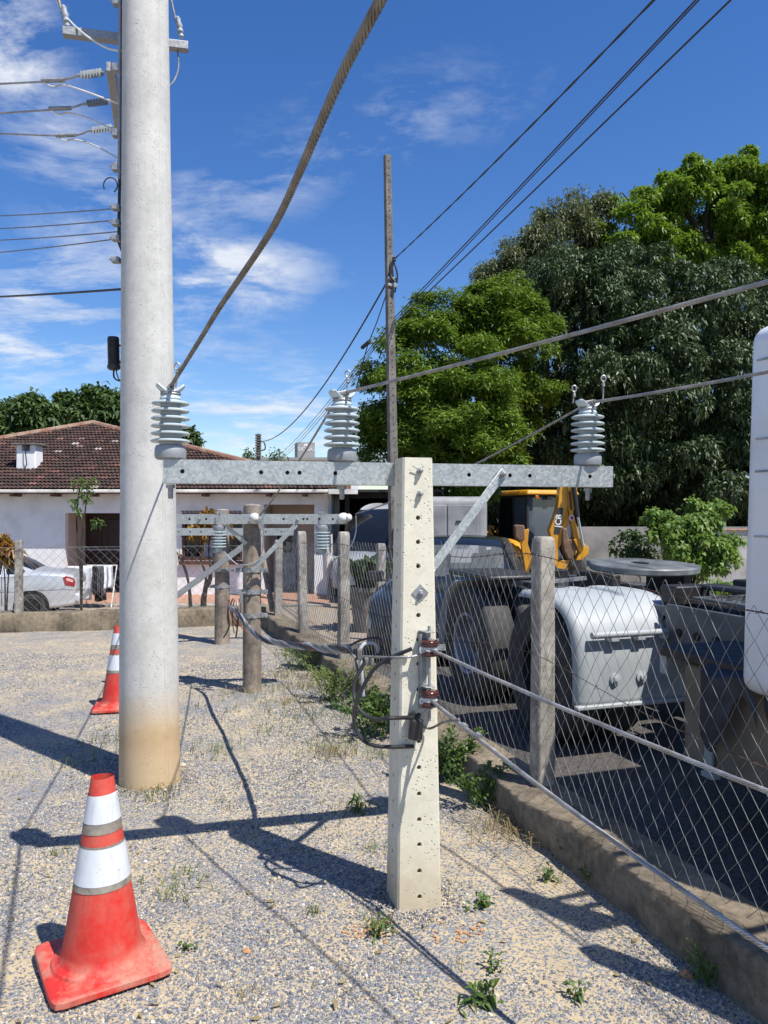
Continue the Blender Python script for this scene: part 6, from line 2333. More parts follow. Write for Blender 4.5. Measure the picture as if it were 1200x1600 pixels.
# dark tarpaulin thrown over the box
mb = MB()


def tarp(u, v):
    x_ = 3.16 + 0.40 * u
    k = v
    y_ = 0.55 - 0.52 * min(k / 0.5, 1) - 0.035 * (1 if k > 0.5 else 0)
    z_ = 0.91 if k < 0.5 else 0.91 - (k - 0.5) * (0.55 + 0.35 * math.sin(u * 5.5 + 0.6))
    n_ = mnoise.noise((x_ * 5, y_ * 5, z_ * 5)) * 0.03
    return Vector((x_ + n_, y_ - abs(n_) - (0.02 if k > 0.5 else 0), z_ + n_ * 0.6 + (0.015 if k <= 0.5 else 0)))


mb.grid(tarp, 26, 22)
mb.build('tarpaulin', M_tarp, tr, local=True)
mb = MB()
mb.grid(lambda u, v: Vector((3.85 + 0.32 * math.sin(math.pi * v) * math.cos(2 * math.pi * u), 0.08 + 0.16 * math.sin(math.pi * v) * math.sin(2 * math.pi * u), 0.78 + 0.22 * math.cos(math.pi * v))) * (1 + 0.0 * u) + Vector((0.03, 0, 0.03)) * mnoise.noise((u * 6, v * 6, 1)), 24, 14)
mb.build('tarp_bundle', M_tarp, tr, local=True)
# cab: rounded shell from the sleeper wall forward
cb = MB()
CX0, CX1, CY0, CY1, CZ0, CZ1 = 3.46, 5.25, -0.07, 2.40, 0.84, 2.68
cabo = MB().box(((CX0 + CX1) / 2, (CY0 + CY1) / 2, (CZ0 + CZ1) / 2), (CX1 - CX0, CY1 - CY0, CZ1 - CZ0), None, (0.97, 0.965)).build('cab', M_cab, tr, local=True, bevel=0.085, seg=5)
for z_ in (1.78, 2.06):
    MB().box((CX0 - 0.002, (CY0 + CY1) / 2, z_), (0.02, CY1 - CY0 - 0.26, 0.012)).build('cab_seam', mat('seam_grey', (0.45, 0.46, 0.5), 0.6), cabo, local=True)
for z_ in (2.11, 1.95, 1.63, 2.50):
    yo_ = CY0 + 0.0432 * (z_ - CZ0) / (CZ1 - CZ0) - 0.0015
    MB().box(((CX0 + CX1) / 2, yo_, z_), (CX1 - CX0 - 0.22, 0.012, 0.010)).build('cab_seam', mat('seam_grey', (0.45, 0.46, 0.5), 0.6), cabo, local=True)
MB().box((CX0 + 0.62, CY0 + 0.02, 1.75), (0.012, 0.05, 1.5)).build('door_gap', M_dark, cabo, local=True)
MB().box((CX0 + 0.02, (CY0 + CY1) / 2, 2.55), (0.05, CY1 - CY0 - 0.3, 0.02)).build('rain_rail', M_cab, cabo, local=True, bevel=0.006)
MB().box((4.75, 0.02, 1.95), (0.7, 0.03, 0.62)).build('side_window', M_glass, cabo, local=True, bevel=0.01)
MB().box((CX1 - 0.01, 1.19, 1.95), (0.03, 1.9, 0.75)).build('windshield', M_glass, cabo, local=True, bevel=0.01)
MB().box((CX1 - 0.05, 1.19, 0.75), (0.3, 2.3, 0.5)).build('bumper', M_cab, tr, local=True, bevel=0.08, seg=3)
for (mx, my, mz, sx_, sy_, sz_) in ((4.78, -0.46, 2.32, 0.08, 0.20, 0.78), (5.42, -0.30, 2.22, 0.10, 0.24, 1.0)):  # out of view; placed and shaped to cast the pointed shadows on the gravel
    MB().box((mx, my, mz), (sx_, sy_, sz_), None, (0.5, 0.45)).build('mirror', M_black, tr, local=True, bevel=0.04, seg=3)
    mb = MB().bar((mx, my, mz + 0.1), (mx, 0.12, mz + 0.16), 0.03, 0.03)
    mb.bar((mx, my, mz - 0.1), (mx - 0.05, 0.12, mz - 0.14), 0.03, 0.03)
    mb.build('mirror_arm', M_black, tr, local=True)


# ================================================================== BACK WALL, YARD THINGS
wl1 = thing('yard_wall', 'grey plastered boundary wall below the trees at right', 'wall', (7, 20.4, -0.5))
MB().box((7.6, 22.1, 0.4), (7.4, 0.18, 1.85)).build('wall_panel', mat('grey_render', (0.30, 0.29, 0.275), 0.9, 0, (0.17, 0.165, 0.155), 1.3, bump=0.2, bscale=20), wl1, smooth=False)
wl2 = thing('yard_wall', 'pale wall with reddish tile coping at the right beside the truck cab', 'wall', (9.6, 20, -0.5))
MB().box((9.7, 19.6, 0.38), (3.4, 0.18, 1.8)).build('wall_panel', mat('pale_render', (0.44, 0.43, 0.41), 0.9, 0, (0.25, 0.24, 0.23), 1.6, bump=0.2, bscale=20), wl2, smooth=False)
for k in range(14):
    MB().box((8.08 + 0.25 * k, 19.6, 1.30), (0.235, 0.3, 0.035)).build('coping_tile', M_terra, wl2, bevel=0.008)
shed = thing('lean_to_shed', 'open shed with pale corrugated roof edge beside the cab', 'shed', (11.3, 22.6, -0.5))
mb = MB()
mb.grid(lambda u, v: Vector((10.7 + 2.7 * u, 22.6 + 2.2 * v, 2.75 + 0.35 * v + 0.03 * math.sin(u * 90))), 120, 1)
so = mb.build('roof', mat('corrugated_sheet', (0.55, 0.55, 0.53), 0.6, 0.2, None, 3, 0.3), shed)
so.modifiers.new('thick', 'SOLIDIFY').thickness = 0.02
for x_, y_ in ((10.9, 22.7), (12.9, 22.7), (10.9, 24.6), (12.9, 24.6)):
    MB().box((x_, y_, 1.1), (0.1, 0.1, 3.2)).build('post', M_wood, shed, smooth=False)
# potted plants by the wall
M_pot = mat('grey_pot', (0.20, 0.18, 0.16), 0.85, 0, (0.12, 0.11, 0.10), 8, bump=0.2)


def planter(label, p, r_, h_, leafm, n, ln, parent=None):
    root = thing('potted_plant', label, 'potted plant', p)
    p = Vector(p)
    MB().lathe([(r_ * 0.72, 0), (r_ * 0.98, h_ * 0.9), (r_ * 1.06, h_ * 0.91), (r_ * 1.06, h_), (r_ * 0.92, h_), (r_ * 0.9, h_ * 0.92), (0.01, h_ * 0.9)], 22, p).build('pot', M_pot, root)
    V, Fc = [], []
    for k in range(n):
        a_ = random.uniform(0, 6.28)
        ou = Vector((math.cos(a_), math.sin(a_), 0))
        sd_ = Vector((-ou.y, ou.x, 0))
        L = ln * random.uniform(0.6, 1.1)
        b0_ = p + Vector((0, 0, h_ * 0.9)) + ou * r_ * random.uniform(0, 0.6)
        m_ = b0_ + ou * L * 0.3 + Vector((0, 0, L * 0.75))
        e_ = b0_ + ou * L * 0.75 + Vector((0, 0, L * 0.7 * random.uniform(0.6, 1.2)))
        w_ = L * 0.07
        i = len(V)
        V += [tuple(b0_ - sd_ * w_ * 0.5), tuple(b0_ + sd_ * w_ * 0.5), tuple(m_ + sd_ * w_), tuple(m_ - sd_ * w_), tuple(e_ + sd_ * 0.002), tuple(e_ - sd_ * 0.002)]
        Fc += [(i, i + 1, i + 2, i + 3), (i + 3, i + 2, i + 4, i + 5)]
    np_mesh('leaves', V, Fc, leafm, root)
    return root


L_grass = leaf_mat('grass_blade', (0.10, 0.15, 0.035), (0.22, 0.26, 0.07), 0.6, 0.35)
L_weed = leaf_mat('weed_leaf', (0.05, 0.10, 0.02), (0.13, 0.21, 0.04), 0.5, 0.35)
L_dark = leaf_mat('dark_shrub_leaf', (0.03, 0.06, 0.018), (0.07, 0.11, 0.03), 0.5, 0.25)
L_bush = leaf_mat('bright_bush_leaf', (0.10, 0.19, 0.035), (0.20, 0.30, 0.06), 0.5, 0.4)
L_mango = leaf_mat('mango_leaf', (0.034, 0.063, 0.022), (0.10, 0.145, 0.056), 0.50, 0.08, 0.42)
L_poin = leaf_mat('feathery_leaf', (0.055, 0.12, 0.012), (0.19, 0.28, 0.03), 0.6, 0.28)
L_top = leaf_mat('light_crown_leaf', (0.085, 0.17, 0.018), (0.22, 0.33, 0.04), 0.5, 0.35)
L_dry = leaf_mat('olive_dry_leaf', (0.08, 0.11, 0.045), (0.18, 0.20, 0.10), 0.6, 0.2)
L_far = leaf_mat('far_tree_leaf', (0.035, 0.075, 0.018), (0.09, 0.15, 0.035), 0.6, 0.25)
L_croton = leaf_mat('croton_leaf', (0.20, 0.045, 0.02), (0.36, 0.26, 0.03), 0.45, 0.3)
L_dead = leaf_mat('dry_grass', (0.26, 0.20, 0.10), (0.40, 0.33, 0.18), 0.8, 0.3)
M_bark = mat('dark_bark', (0.05, 0.04, 0.032), 0.9, 0, (0.025, 0.02, 0.017), 6, bump=0.6, bscale=18)

planter('round concrete planter with grassy plant near the carport', (at(575, 0, 14.5).x, 14.5, -0.5), 0.36, 0.85, L_dark, 160, 0.75)
planter('dark pot with bright green shrub beside the pale wall', (at(1130, 0, 14.5).x, 14.5, -0.5), 0.2, 0.5, L_bush, 60, 0.6)
planter('small clay pot with upright leaves at the foot of the pale wall', (at(1152, 0, 14.6).x, 14.6, -0.5), 0.22, 0.55, L_bush, 40, 0.4)
fp = thing('concrete_fence_post', 'lone grey concrete fence post behind the near fence, left of the post', 'fence post', (at(595, 0, 13).x, 13, -0.45))
concrete_fence_post(fp, at(595, 0, 13).x, 13, -0.45, zat(849, 13), 0.14)

# clothes rack
rk_ = thing('clothes_rack', 'folding clothes rack standing by the brown house door', 'clothes rack', (at(155, 0, 18.2).x, 18.2, -0.5))
mb = MB()
xa, xb = at(131, 0, 18.2).x, at(178, 0, 18.2).x
zt_ = zat(884, 18.2)
for y_ in (18.0, 18.4):
    for x_ in (xa, xb):
        mb.tube([(x_, 18.2 + (y_ - 18.2) * -1, -0.5), (x_, y_, zt_)], 0.012, 6)
    mb.tube([(xa, y_, zt_), (xb, y_, zt_)], 0.01, 6)
for k in range(8):
    x_ = xa + (xb - xa) * k / 7
    mb.tube([(x_, 18.0, zt_), (x_, 18.4, zt_)], 0.006, 5)
mb.build('rack_frame', M_letter, rk_)


def cloth(label, x0, x1, z0, z1, Y, m, wav, seed):
    mb = MB()

    def fn(u, v):
        x_ = x0 + (x1 - x0) * u
        fold = 0.04 * math.sin(u * wav + seed) * (0.3 + v)
        return Vector((x_ + 0.01 * math.sin(v * 5 + seed), Y - 0.02 + fold, z1 + (z0 - z1) * v + 0.02 * math.sin(u * 5 + seed) * v))
    mb.grid(fn, 20, 12)
    o = mb.build('hanging_cloth', m)
    o.modifiers.new('thick', 'SOLIDIFY').thickness = 0.006
    tag(o, label, 'laundry', 'laundry on the rack')


M_sheet = mat('white_cloth', (0.72, 0.73, 0.76), 0.9, 0, (0.62, 0.63, 0.66), 3)
M_bk = mat('black_cloth', (0.016, 0.015, 0.018), 0.9, 0, (0.03, 0.03, 0.032), 6)
M_gy = mat('grey_patterned_cloth', (0.16, 0.16, 0.18), 0.9, 0, (0.04, 0.04, 0.05), 22)
cloth('white sheet hanging at the left end of the clothes rack', xa - 0.28, xa + 0.28, zat(935, 18.2), zt_ + 0.01, 17.98, M_sheet, 9, 0)
cloth('black garment hanging next to the white sheet on the rack', xa + 0.30, xa + 0.40, zat(928, 18.2), zt_ + 0.01, 17.97, M_bk, 14, 1)
cloth('dark grey striped trousers hanging in the middle of the rack', xa + 0.41, xa + 0.50, zat(925, 18.2), zt_ + 0.01, 17.96, M_gy, 14, 2)
cloth('grey mottled trousers hanging right of the striped ones', xa + 0.51, xa + 0.58, zat(930, 18.2), zt_ + 0.01, 17.98, M_gy, 16, 4)
cloth('brown dark towel hanging low on the rack', xa + 0.29, xa + 0.56, zat(938, 18.2), zt_ - 0.02, 18.1, M_door, 10, 3)
cloth('white shirt hanging at the right end of the rack', xb - 0.14, xb + 0.06, zat(918, 18.2), zt_ + 0.02, 17.98, M_sheet, 11, 5)

# ================================================================== FOLIAGE
random.seed(5)


def unit(v):
    return v / np.maximum(np.linalg.norm(v, axis=1), 1e-9)[:, None]


def leaves(name, C, N, m, parent, n_leaf, length, width, droop=0.5, spread=1.0, lift=0.1, jitter=0.0, flat=0.0):
    """rosettes of n_leaf folded leaves around every point C, opening towards N"""
    n = len(C)
    N = unit(N + 1e-6)
    ref = np.tile(np.array([[0.3, 0.5, 0.8]]), (n, 1))
    A = unit(np.cross(N, ref))
    B = np.cross(N, A)
    ph0 = rng.uniform(0, 6.28, n)
    VV, FF = [], []
    for k in range(n_leaf):
        a_ = ph0 + 2 * math.pi * k / n_leaf + rng.uniform(-0.4, 0.4, n)
        out = A * np.cos(a_)[:, None] + B * np.sin(a_)[:, None]
        out = out * spread + N * rng.uniform(0.1, 0.9, n)[:, None]
        out[:, 2] *= (1 - flat)
        out = unit(out)
        L = length * rng.uniform(0.65, 1.15, n)[:, None]
        base = C + rng.normal(0, 1, (n, 3)) * jitter
        mid = base + out * L * 0.5 + np.array([0, 0, lift]) * L
        tip = base + out * L * (1 - 0.25 * droop) - np.array([0, 0, droop]) * L * rng.uniform(0.5, 1.2, n)[:, None]
        side_ = np.cross(tip - base, rng.normal(0, 0.35, (n, 3)) + np.array([0, 0, 1.0]))
        side_ = unit(side_) * width * rng.uniform(0.7, 1.2, n)[:, None] / 2
        VV.append(np.stack([base, mid - side_, mid + side_, tip], 1))
    V = np.concatenate(VV, 0)
    m_ = len(V)
    idx = np.arange(m_)[:, None] * 4
    Fq = np.concatenate([idx + np.array([[0, 2, 1]]), idx + np.array([[1, 2, 3]])], 0)
    return np_mesh(name, V.reshape(-1, 3), Fq, m, parent)


def crown_points(blobs, n_sub, sub_r, n_pts, up_bias=0.25, flat=0.8, fill=0.25, subflat=0.7, inner=0.72):
    """points on clumps that sit on the crown's big lobes; returns centres and outward directions"""
    C, N = [], []
    vol = np.array([b_[1] ** 2 for b_ in blobs])
    vol = vol / vol.sum()
    for (c, r), f in zip(blobs, vol):
        k = max(int(n_sub * f), 3)
        d = unit(rng.normal(size=(k, 3)) + np.array([0, -0.25, up_bias]))
        rad = r * rng.uniform(inner, 1.05, (k, 1))
        sc = np.array(c)[None] + d * rad * np.array([1, 1, flat])
        per = max(int(n_pts * f / k), 4)
        for q in range(k):
            sr = sub_r * rng.uniform(0.6, 1.3)
            dd_ = unit(rng.normal(size=(per, 3)) + d[q] * 0.7 + np.array([0, 0, 0.45]))
            rr = sr * rng.uniform(0.55, 1.0, (per, 1))
            C.append(sc[q] + dd_ * rr * np.array([1, 1, subflat]))
            N.append(dd_)
        kf = int(n_pts * f * fill)
        di = unit(rng.normal(size=(kf, 3)))
        C.append(np.array(c)[None] + di * r * rng.uniform(0.2, 0.8, (kf, 1)) * np.array([1, 1, flat]))
        N.append(di)
    return np.concatenate(C), np.concatenate(N)


def blobs_px(lst):
    out = []
    for px, py, Y, rp in lst:
        p = at(px, py, Y)
        out.append(((p.x, p.y, p.z), rp / F * Y))
    return out


def limbs(parent, base, r0, blobs, fork, m=None, wob=0.3, name='trunk'):
    mb = MB()
    base, fork = Vector(base), Vector(fork)
    P = curve_pts([base, base.lerp(fork, 0.5) + Vector((wob * 0.5, 0, 0)), fork], 10)
    mb.tube(P, [r0 * (1 - 0.035 * i) for i in range(len(P))], 10)
    for c, r in blobs:
        c = Vector(c)
        mid = fork.lerp(c, 0.5) + Vector((random.uniform(-1, 1) * wob, random.uniform(-1, 1) * wob, random.uniform(0, 1) * wob))
        Q = curve_pts([fork, mid, c], 10)
        mb.tube(Q, [r0 * 0.55 * (1 - 0.085 * i) for i in range(len(Q))], 7)
        for k in range(4):
            e = c + Vector((random.uniform(-1, 1), random.uniform(-1, 1), random.uniform(-0.3, 1))) * r * 0.8
            mb.tube(curve_pts([Q[7], Q[7].lerp(e, 0.5) + Vector((0, 0, 0.1)), e], 6), [r0 * 0.2 * (1 - 0.13 * i) for i in range(7)], 5)
    return mb.build(name, m or M_bark, parent)


def tree(name, label, base, r0, blobs, fork, lm, pts_args, leaf_args, group=None):
    root = thing(name, label, 'tree', base, 0, group)
    limbs(root, base, r0, blobs, fork)
    C, N = crown_points(blobs, *pts_args)
    leaves('crown', C, N, lm, root, **leaf_args)
    return root


# the big dark mango: hanging glossy leaves
bl = blobs_px([(900, 510, 25.9, 105), (1010, 530, 26.4, 120), (1120, 555, 26.4, 120), (1010, 620, 24.9, 130), (1150, 640, 25.4, 130), (900, 640, 25.4, 110), (1230, 570, 27.4, 140), (850, 500, 27.4, 75), (960, 460, 26.9, 60), (1070, 480, 27.0, 55), (950, 730, 25.2, 90), (1080, 730, 24.9, 110), (1190, 760, 26.4, 120), (1250, 700, 27.4, 130), (830, 600, 26.4, 90), (830, 730, 27.4, 100)])
tree('mango_tree', 'huge dark green mango tree with hanging leaves behind the truck', (9.6, 27.9, -0.5), 0.55, bl, (9.3, 27.4, 3.4), L_mango, (360, 0.76, 27000, 0.35, 0.95, 0.10, 0.85, 0.6), dict(n_leaf=9, length=0.262, width=0.063, droop=0.28, spread=1.0, lift=0.10, jitter=0.05))
bl = blobs_px([(690, 560, 22.3, 90), (770, 520, 22.8, 70), (640, 640, 21.8, 80), (720, 650, 21.3, 85), (650, 690, 21.8, 75), (740, 710, 21.5, 80), (800, 500, 23.3, 55), (800, 640, 23.8, 60), (615, 680, 21.6, 50), (690, 740, 22.3, 70)])
tree('feathery_tree', 'bright green feathery leaved tree right of the thin pole', (2.75, 22.9, -0.5), 0.22, bl, (2.6, 22.6, 2.5), L_poin, (330, 0.56, 16000, 0.35, 1.0, 0.03, 0.42, 0.5), dict(n_leaf=9, length=0.20, width=0.053, droop=0.2, spread=1.4, lift=0.03, jitter=0.07, flat=0.6))
bl = blobs_px([(1100, 330, 31.2, 90), (1010, 370, 30.7, 70), (1180, 320, 31.7, 80), (1180, 400, 31.2, 70), (1050, 420, 30.2, 60), (960, 390, 30.2, 50), (1240, 370, 32.2, 110), (1130, 420, 30.7, 50), (1065, 305, 30.8, 45), (1150, 285, 31.2, 45), (1190, 350, 30.8, 55), (1000, 330, 31.0, 35)])
tree('spreading_tree', 'light green spreading tree rising above the mango crown at upper right', (16.2, 32.2, -0.6), 0.5, bl, (15.6, 31.8, 7.2), L_top, (280, 0.45, 10500, 0.5, 0.8, 0.0, 0.6, 0.4), dict(n_leaf=9, length=0.30, width=0.085, droop=0.2, spread=1.1, lift=0.08, jitter=0.05))
bl = blobs_px([(880, 400, 31.2, 70), (820, 430, 31.2, 55), (920, 360, 31.7, 45), (790, 460, 30.7, 45), (850, 470, 31.2, 60)])
tree('olive_tree', 'greyish olive tree top between the feathery tree and the spreading tree', (6.9, 32.2, -0.6), 0.35, bl, (6.9, 31.8, 5.8), L_dry, (150, 0.42, 4600, 0.5, 1.05, 0.05, 0.8, 0.5), dict(n_leaf=6, length=0.30, width=0.07, droop=0.3, spread=1.0, lift=0.1, jitter=0.12))
for k, (bx, lab) in enumerate((([(10, 690, 42, 40), (60, 660, 42, 32), (30, 665, 43, 30)], 'far dark green tree at the left edge behind the house roof'),
                               ([(120, 660, 44, 38), (150, 690, 44, 40), (95, 690, 44, 40)], 'far green tree left of the white pole behind the roof ridge'),
                               ([(165, 648, 40, 30), (190, 665, 40, 36), (200, 700, 40, 40)], 'far green tree half hidden by the white pole behind the roof'))):
    b_ = blobs_px(bx)
    c0 = b_[0][0]
    tree('far_tree', lab, (c0[0], c0[1], -0.6), 0.3, b_, (c0[0], c0[1], c0[2] - 1.6), L_far, (60, 0.6, 1500, 0.4, 0.95, 0.4), dict(n_leaf=8, length=0.55, width=0.20, droop=0.3, spread=1.1, lift=0.1, jitter=0.15), 'trees behind the house')
b_ = blobs_px([(293, 690, 34, 14), (290, 705, 34, 16)])
tree('far_tree', 'small green tree top just right of the white pole above the roof', (b_[0][0][0], 34, -0.6), 0.12, b_, (b_[0][0][0], 34, 3.6), L_far, (14, 0.3, 220, 0.4, 0.95, 0.3), dict(n_leaf=7, length=0.4, width=0.14, droop=0.3, jitter=0.1))
b_ = blobs_px([(388, 715, 46, 5), (432, 716, 46, 5)])
tree('far_tree', 'low green treetops peeping over the house roof near the distant pole', (b_[0][0][0], 46, -0.6), 0.12, b_, (b_[0][0][0], 46, 4), L_far, (10, 0.12, 50, 0.4, 0.95, 0.3), dict(n_leaf=6, length=0.3, width=0.10, droop=0.3, jitter=0.2))
# dark undergrowth behind the wall closes the view below the crowns
bl = [((x_, 28.8 + random.uniform(-1, 1), random.uniform(0.5, 3.2)), random.uniform(1.3, 2.0)) for x_ in np.linspace(2.0, 17, 17)]
C, N = crown_points(bl, 260, 0.7, 9000, 0.2, 1.0, 0.3)
o = leaves('dark_undergrowth', C, N, L_mango, None, 7, 0.34, 0.10, 0.5, 1.0, 0.05, 0.1)
tag(o, 'dark leafy undergrowth below the big tree behind the wall', 'undergrowth', kind='stuff')

# bright shrub in front of the wall
bl = blobs_px([(1060, 850, 16, 42), (1090, 825, 16, 36), (1105, 870, 15.8, 36), (1040, 835, 16.3, 28), (1125, 880, 15.6, 24), (1085, 885, 15.8, 26), (1125, 808, 16.5, 18), (1070, 800, 16.2, 16), (1022, 818, 16.3, 14), (1142, 842, 16, 14)])
sh = thing('leafy_shrub', 'bright green leafy shrub in front of the yard wall', 'shrub', (6.4, 16.0, -0.5))
limbs(sh, (6.4, 16.0, -0.5), 0.05, bl, (6.4, 16, 0.1), wob=0.1, name='stem')
C, N = crown_points(bl, 80, 0.15, 1100, 0.4, 0.95, 0.05, 0.6, 0.35)
leaves('foliage', C, N, L_bush, sh, 5, 0.15, 0.085, 0.45, 1.0, 0.1, 0.04)
bl = blobs_px([(1000, 870, 17, 22), (985, 855, 17.2, 18)])
sh = thing('leafy_shrub', 'small dark shrub left of the bright one by the yard wall', 'shrub', (5.7, 17, -0.5))
limbs(sh, (5.7, 17, -0.5), 0.03, bl, (5.7, 17, 0.1), wob=0.1, name='stem')
C, N = crown_points(bl, 16, 0.16, 200, 0.4, 0.9, 0.15)
leaves('foliage', C, N, L_dark, sh, 5, 0.13, 0.07, 0.4, 1.0, 0.1, 0.04)

# young tree and crotons by the house
def sapling(label, px, Y, stems, clumps, lm, r0, ll, lw, nl, cat='sapling', name='sapling'):
    base = Vector((at(px, 0, Y).x, Y, -0.5 if Y > 11.8 else 0.0))
    root = thing(name, label, cat, base)
    mb = MB()
    for pts in stems:
        P = curve_pts([base] + [at(x_, y_, Y) for x_, y_ in pts], 16)
        mb.tube(P, [r0 * (1 - 0.045 * i) for i in range(len(P))], 6)
    mb.build('stem', M_bark, root)
    C, N = [], []
    for x_, y_, rp, n in clumps:
        c = np.array(at(x_, y_, Y))
        d = unit(rng.normal(size=(n, 3)))
        C.append(c + d * rp / F * Y * rng.uniform(0.2, 1, (n, 1)))
        N.append(d + np.array([0, 0, 0.3]))
    leaves('foliage', np.concatenate(C), np.concatenate(N), lm, root, nl, ll, lw, 0.3, 1.0, 0.1, 0.01)
    return root


sapling('thin young tree with sparse leaves in front of the house wall', 127, 12.6, [[(126, 900), (120, 830), (122, 780), (128, 750)], [(128, 900), (130, 840), (134, 790), (140, 760)], [(127, 880), (128, 820), (116, 790)]],
        [(122, 755, 10, 12), (140, 752, 9, 10), (116, 785, 8, 14), (130, 770, 10, 12), (138, 782, 6, 7), (152, 818, 8, 9), (124, 800, 7, 10)], L_weed, 0.022, 0.10, 0.032, 4)
sapling('red and yellow croton shrub at the left edge by the fence', 8, 12.3, [[(8, 920), (5, 870)], [(12, 920), (16, 868)]], [(0, 862, 14, 26), (14, 866, 16, 44), (24, 872, 10, 20), (4, 850, 12, 22), (-14, 860, 24, 40)], L_croton, 0.02, 0.17, 0.042, 7, 'shrub', 'croton_shrub')
sapling('bare stemmed croton with orange green leaves at the house window', 320, 13.4, [[(318, 935), (322, 900), (313, 870), (318, 830)], [(316, 935), (330, 905), (326, 860), (330, 815)], [(321, 930), (333, 880), (335, 840)]],
        [(328, 805, 10, 20), (322, 830, 14, 22), (308, 826, 12, 18), (340, 828, 12, 18), (300, 832, 8, 10), (355, 830, 10, 12)], L_croton, 0.035, 0.16, 0.045, 6, 'shrub', 'croton_shrub')
sapling('leafless dark shrub stems left of the croton at the house', 299, 13.2, [[(296, 930), (292, 895), (281, 865)], [(297, 925), (285, 880), (278, 868)]], [(281, 866, 4, 3)], L_croton, 0.03, 0.12, 0.03, 4, 'shrub', 'bare_shrub')
bl_ = thing('leaning_timber', 'thin brown timber leaning against the fence end near the wooden poles', 'timber', at(424, 955, 11.7))
MB().tube([at(426, 955, 11.7), at(412, 880, 11.9), at(405, 840, 12.0)], 0.045, 8).build('timber', M_wood, bl_)

# ---- weeds, grass and vines on the lot
def ground_pt(px, py):
    Y = CAM_H * F / (py - 800)
    X = (px - 600) / F * Y
    return X, Y


def blades(name, label, spots, m, kind='stuff'):
    """spots: (px, py, spread in m, number, blade length)"""
    Vs, Fs = [], []
    for px, py, sp, n, ln in spots:
        X0, Y0 = ground_pt(px, py)
        for k in range(n):
            X, Y = X0 + random.gauss(0, sp), Y0 + random.gauss(0, sp * 0.8)
            z_ = lot_z(X, Y)
            a_ = random.uniform(0, 6.28)
            ou = Vector((math.cos(a_), math.sin(a_), 0))
            sd_ = Vector((-ou.y, ou.x, 0))
            L = ln * random.uniform(0.45, 1.15)
            lean = random.uniform(0.3, 1.25)
            w_ = 0.0016 + L * 0.010
            b0_ = Vector((X, Y, z_ - 0.003))
            m1 = b0_ + ou * L * lean * 0.35 + Vector((0, 0, L * 0.6))
            e_ = b0_ + ou * L * lean * 0.95 + Vector((0, 0, L * (0.95 - 0.45 * lean)))
            i = len(Vs)
            Vs += [tuple(b0_ - sd_ * w_), tuple(b0_ + sd_ * w_), tuple(m1 + sd_ * w_ * 0.8), tuple(m1 - sd_ * w_ * 0.8), tuple(e_ + sd_ * 0.0006), tuple(e_ - sd_ * 0.0006)]
            Fs += [(i, i + 1, i + 2, i + 3), (i + 3, i + 2, i + 4, i + 5)]
    return tag(np_mesh(name, Vs, Fs, m), label, 'grass', kind=kind)


sp = []
for px, py, s_, n, ln in ((520, 1165, 0.16, 130, 0.11), (490, 1120, 0.2, 120, 0.11), (560, 1110, 0.15, 90, 0.12), (330, 1175, 0.13, 70, 0.10), (170, 1165, 0.14, 60, 0.11), (110, 1190, 0.12, 40, 0.09), (425, 1140, 0.14, 50, 0.09),
                          (265, 1395, 0.09, 60, 0.06), (285, 1370, 0.07, 40, 0.06), (95, 1335, 0.03, 24, 0.05), (560, 1262, 0.08, 40, 0.08), (575, 1330, 0.05, 14, 0.06), (350, 1255, 0.06, 10, 0.06), (585, 1450, 0.03, 24, 0.08), (492, 1430, 0.02, 14, 0.06),
                          (450, 1300, 0.15, 30, 0.05), (700, 1390, 0.1, 14, 0.05), (860, 1370, 0.06, 12, 0.07), (385, 1100, 0.3, 90, 0.08), (460, 1080, 0.2, 70, 0.10), (610, 1180, 0.1, 50, 0.10), (10, 1215, 0.08, 24, 0.06), (20, 1385, 0.05, 14, 0.05),
                          (240, 1245, 0.1, 70, 0.07), (205, 1232, 0.06, 22, 0.06), (470, 1040, 0.2, 80, 0.12), (500, 1215, 0.2, 40, 0.06), (660, 1530, 0.2, 16, 0.04), (420, 1075, 0.1, 40, 0.08), (300, 1110, 0.4, 50, 0.05), (60, 1100, 0.5, 40, 0.05)):
    sp.append((px, py, s_, n, ln))
blades('grass_tufts', 'sparse green grass tufts growing through the gravel lot', sp, L_grass)
sp2 = []
for k in range(60):
    py = random.uniform(1050, 1560)
    px = random.uniform(0, 760)
    sp2.append((px, py, 0.02, 3, 0.05))
for px, py in ((445, 1060), (470, 1075), (500, 1060), (455, 1100), (780, 1290), (800, 1300), (830, 1310), (520, 1180), (380, 1085), (250, 1225)):
    sp2.append((px, py, 0.12, 90, 0.10))
blades('dry_grass', 'dry straw coloured grass strewn over the gravel and along the kerb', sp2, L_dead)


def weed(label, X, Y, z0, h, w_, n, lm, ll, lw, stems=4, name='weed_plant', cat='weed'):
    root = thing(name, label, cat, (X, Y, z0))
    mb = MB()
    C, N = [], []
    for k in range(stems):
        a_ = random.uniform(0, 6.28)
        rr = w_ * random.random() ** 0.5
        e = Vector((X + rr * math.cos(a_), Y + rr * math.sin(a_) * 0.7, z0 + h * random.uniform(0.5, 1)))
        b0_ = Vector((X + random.uniform(-0.3, 0.3) * w_, Y + random.uniform(-0.3, 0.3) * w_, z0))
        P = curve_pts([b0_, b0_.lerp(e, 0.55) + Vector((0, 0, h * 0.15)), e], 8)
        mb.tube(P, [0.0035 * (1 - 0.08 * i) for i in range(9)], 4)
        for q in range(max(n // stems, 2)):
            p = P[random.randint(2, 8)]
            C.append(np.array(p) + rng.normal(0, 0.012, 3))
            N.append(np.array([random.uniform(-1, 1), random.uniform(-1.2, 0.6), random.uniform(0.1, 1)]))
    mb.build('stem', L_weed, root)
    leaves('foliage', np.array(C), np.array(N), lm, root, 3, ll, lw, 0.25, 1.0, 0.08, 0.006)
    return root


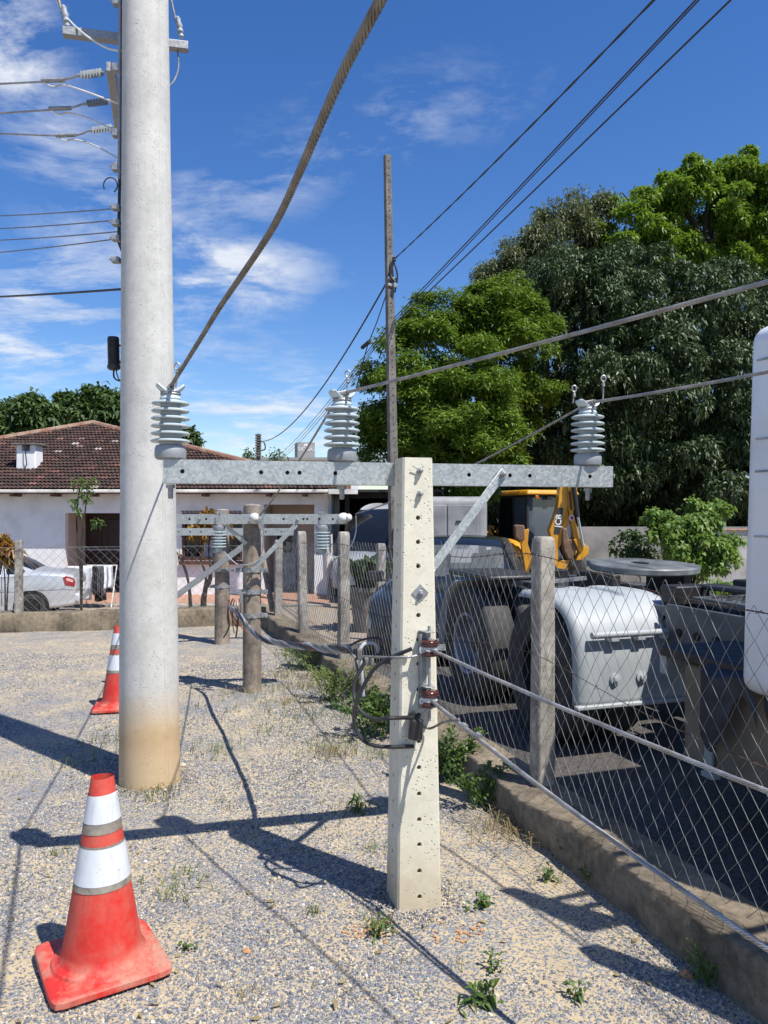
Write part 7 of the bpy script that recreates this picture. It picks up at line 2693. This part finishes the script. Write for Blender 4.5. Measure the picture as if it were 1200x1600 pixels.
fy = lambda Y: fence_x(Y) - 0.26
weed('dense leafy vine hanging over the kerb right of the post', fy(5.05) - 0.02, 5.0, 0.0, 0.34, 0.30, 260, L_weed, 0.046, 0.024, 30, 'leafy_vine', 'vine')
weed('leafy vine at the kerb left of the round fence post foot', fy(4.55), 4.55, 0.0, 0.26, 0.22, 150, L_weed, 0.040, 0.021, 20, 'leafy_vine', 'vine')
weed('dark green bushy weeds at the kerb just left of the post', fy(6.1) - 0.12, 6.0, 0.0, 0.38, 0.36, 320, L_weed, 0.048, 0.025, 30, 'leafy_vine', 'vine')
weed('green weeds clustered along the kerb behind the twisted cables', fy(7.2) - 0.1, 7.1, 0.0, 0.36, 0.35, 200, L_grass, 0.07, 0.016, 26, 'leafy_vine', 'vine')
weed('low weeds at the kerb near the first wooden pole', fy(8.6) - 0.1, 8.5, 0.0, 0.28, 0.35, 120, L_grass, 0.07, 0.014, 20, 'leafy_vine', 'vine')
weed('small creeping plant on the kerb face at lower right', fence_x(2.85) - 0.25, 2.85, 0.0, 0.15, 0.12, 50, L_weed, 0.018, 0.010, 12, 'leafy_vine', 'vine')
for px, py, h, w_, n, ll, lw, lab in ((755, 1560, 0.025, 0.12, 16, 0.08, 0.016, 'flat pointed leaf weed at the bottom edge right of the post'), (875, 1340, 0.08, 0.03, 8, 0.05, 0.024, 'two leaved seedling beside the kerb shadow'), (921, 1378, 0.07, 0.02, 6, 0.05, 0.02, 'single seedling close to the kerb'),
                                      (762, 1420, 0.05, 0.05, 12, 0.035, 0.024, 'small round leaved weed right of the post foot'), (565, 1268, 0.10, 0.07, 14, 0.09, 0.016, 'star shaped grassy weed left of the post in the arm shadow'), (855, 1375, 0.06, 0.03, 6, 0.04, 0.018, 'pale seedling in the short shadow near the kerb'),
                                      (770, 1518, 0.05, 0.04, 8, 0.035, 0.016, 'tiny weed on the sand at lower right'), (270, 1215, 0.13, 0.09, 26, 0.03, 0.012, 'dry thin weed at the foot of the white pole'), (290, 1485, 0.02, 0.02, 4, 0.025, 0.014, 'tiny green seedling right of the near cone'), (590, 1465, 0.08, 0.04, 10, 0.07, 0.012, 'thin grass weed at the left foot of the concrete post'),
                                      (900, 1560, 0.05, 0.03, 6, 0.04, 0.016, 'small weed inside the long shadow at lower right')):
    X, Y = ground_pt(px, py)
    weed(lab, X, Y, lot_z(X, Y), h, w_, n, L_weed if 'dry' not in lab else L_dead, ll, lw, 4 if n < 20 else 8)

# dead leaves and chips lying about on the gravel
n = 260
Yl = rng.uniform(2.6, 9.0, n)
Xl = np.array([random.uniform(-0.55 * y, min(0.5 * y, fence_x(y) - 0.25)) for y in Yl])
Zl = np.array([lot_z(x, y) + 0.008 for x, y in zip(Xl, Yl)])
o = leaves('fallen_leaves', np.stack([Xl, Yl, Zl], 1), rng.normal(0, 0.35, (n, 3)) + np.array([0, 0, 1.0]), L_dead, None, 1, 0.045, 0.018, 0.0, 1.0, 0.06, 0.0, 0.9)
tag(o, 'small dry fallen leaves strewn over the gravel', 'leaves', kind='stuff')
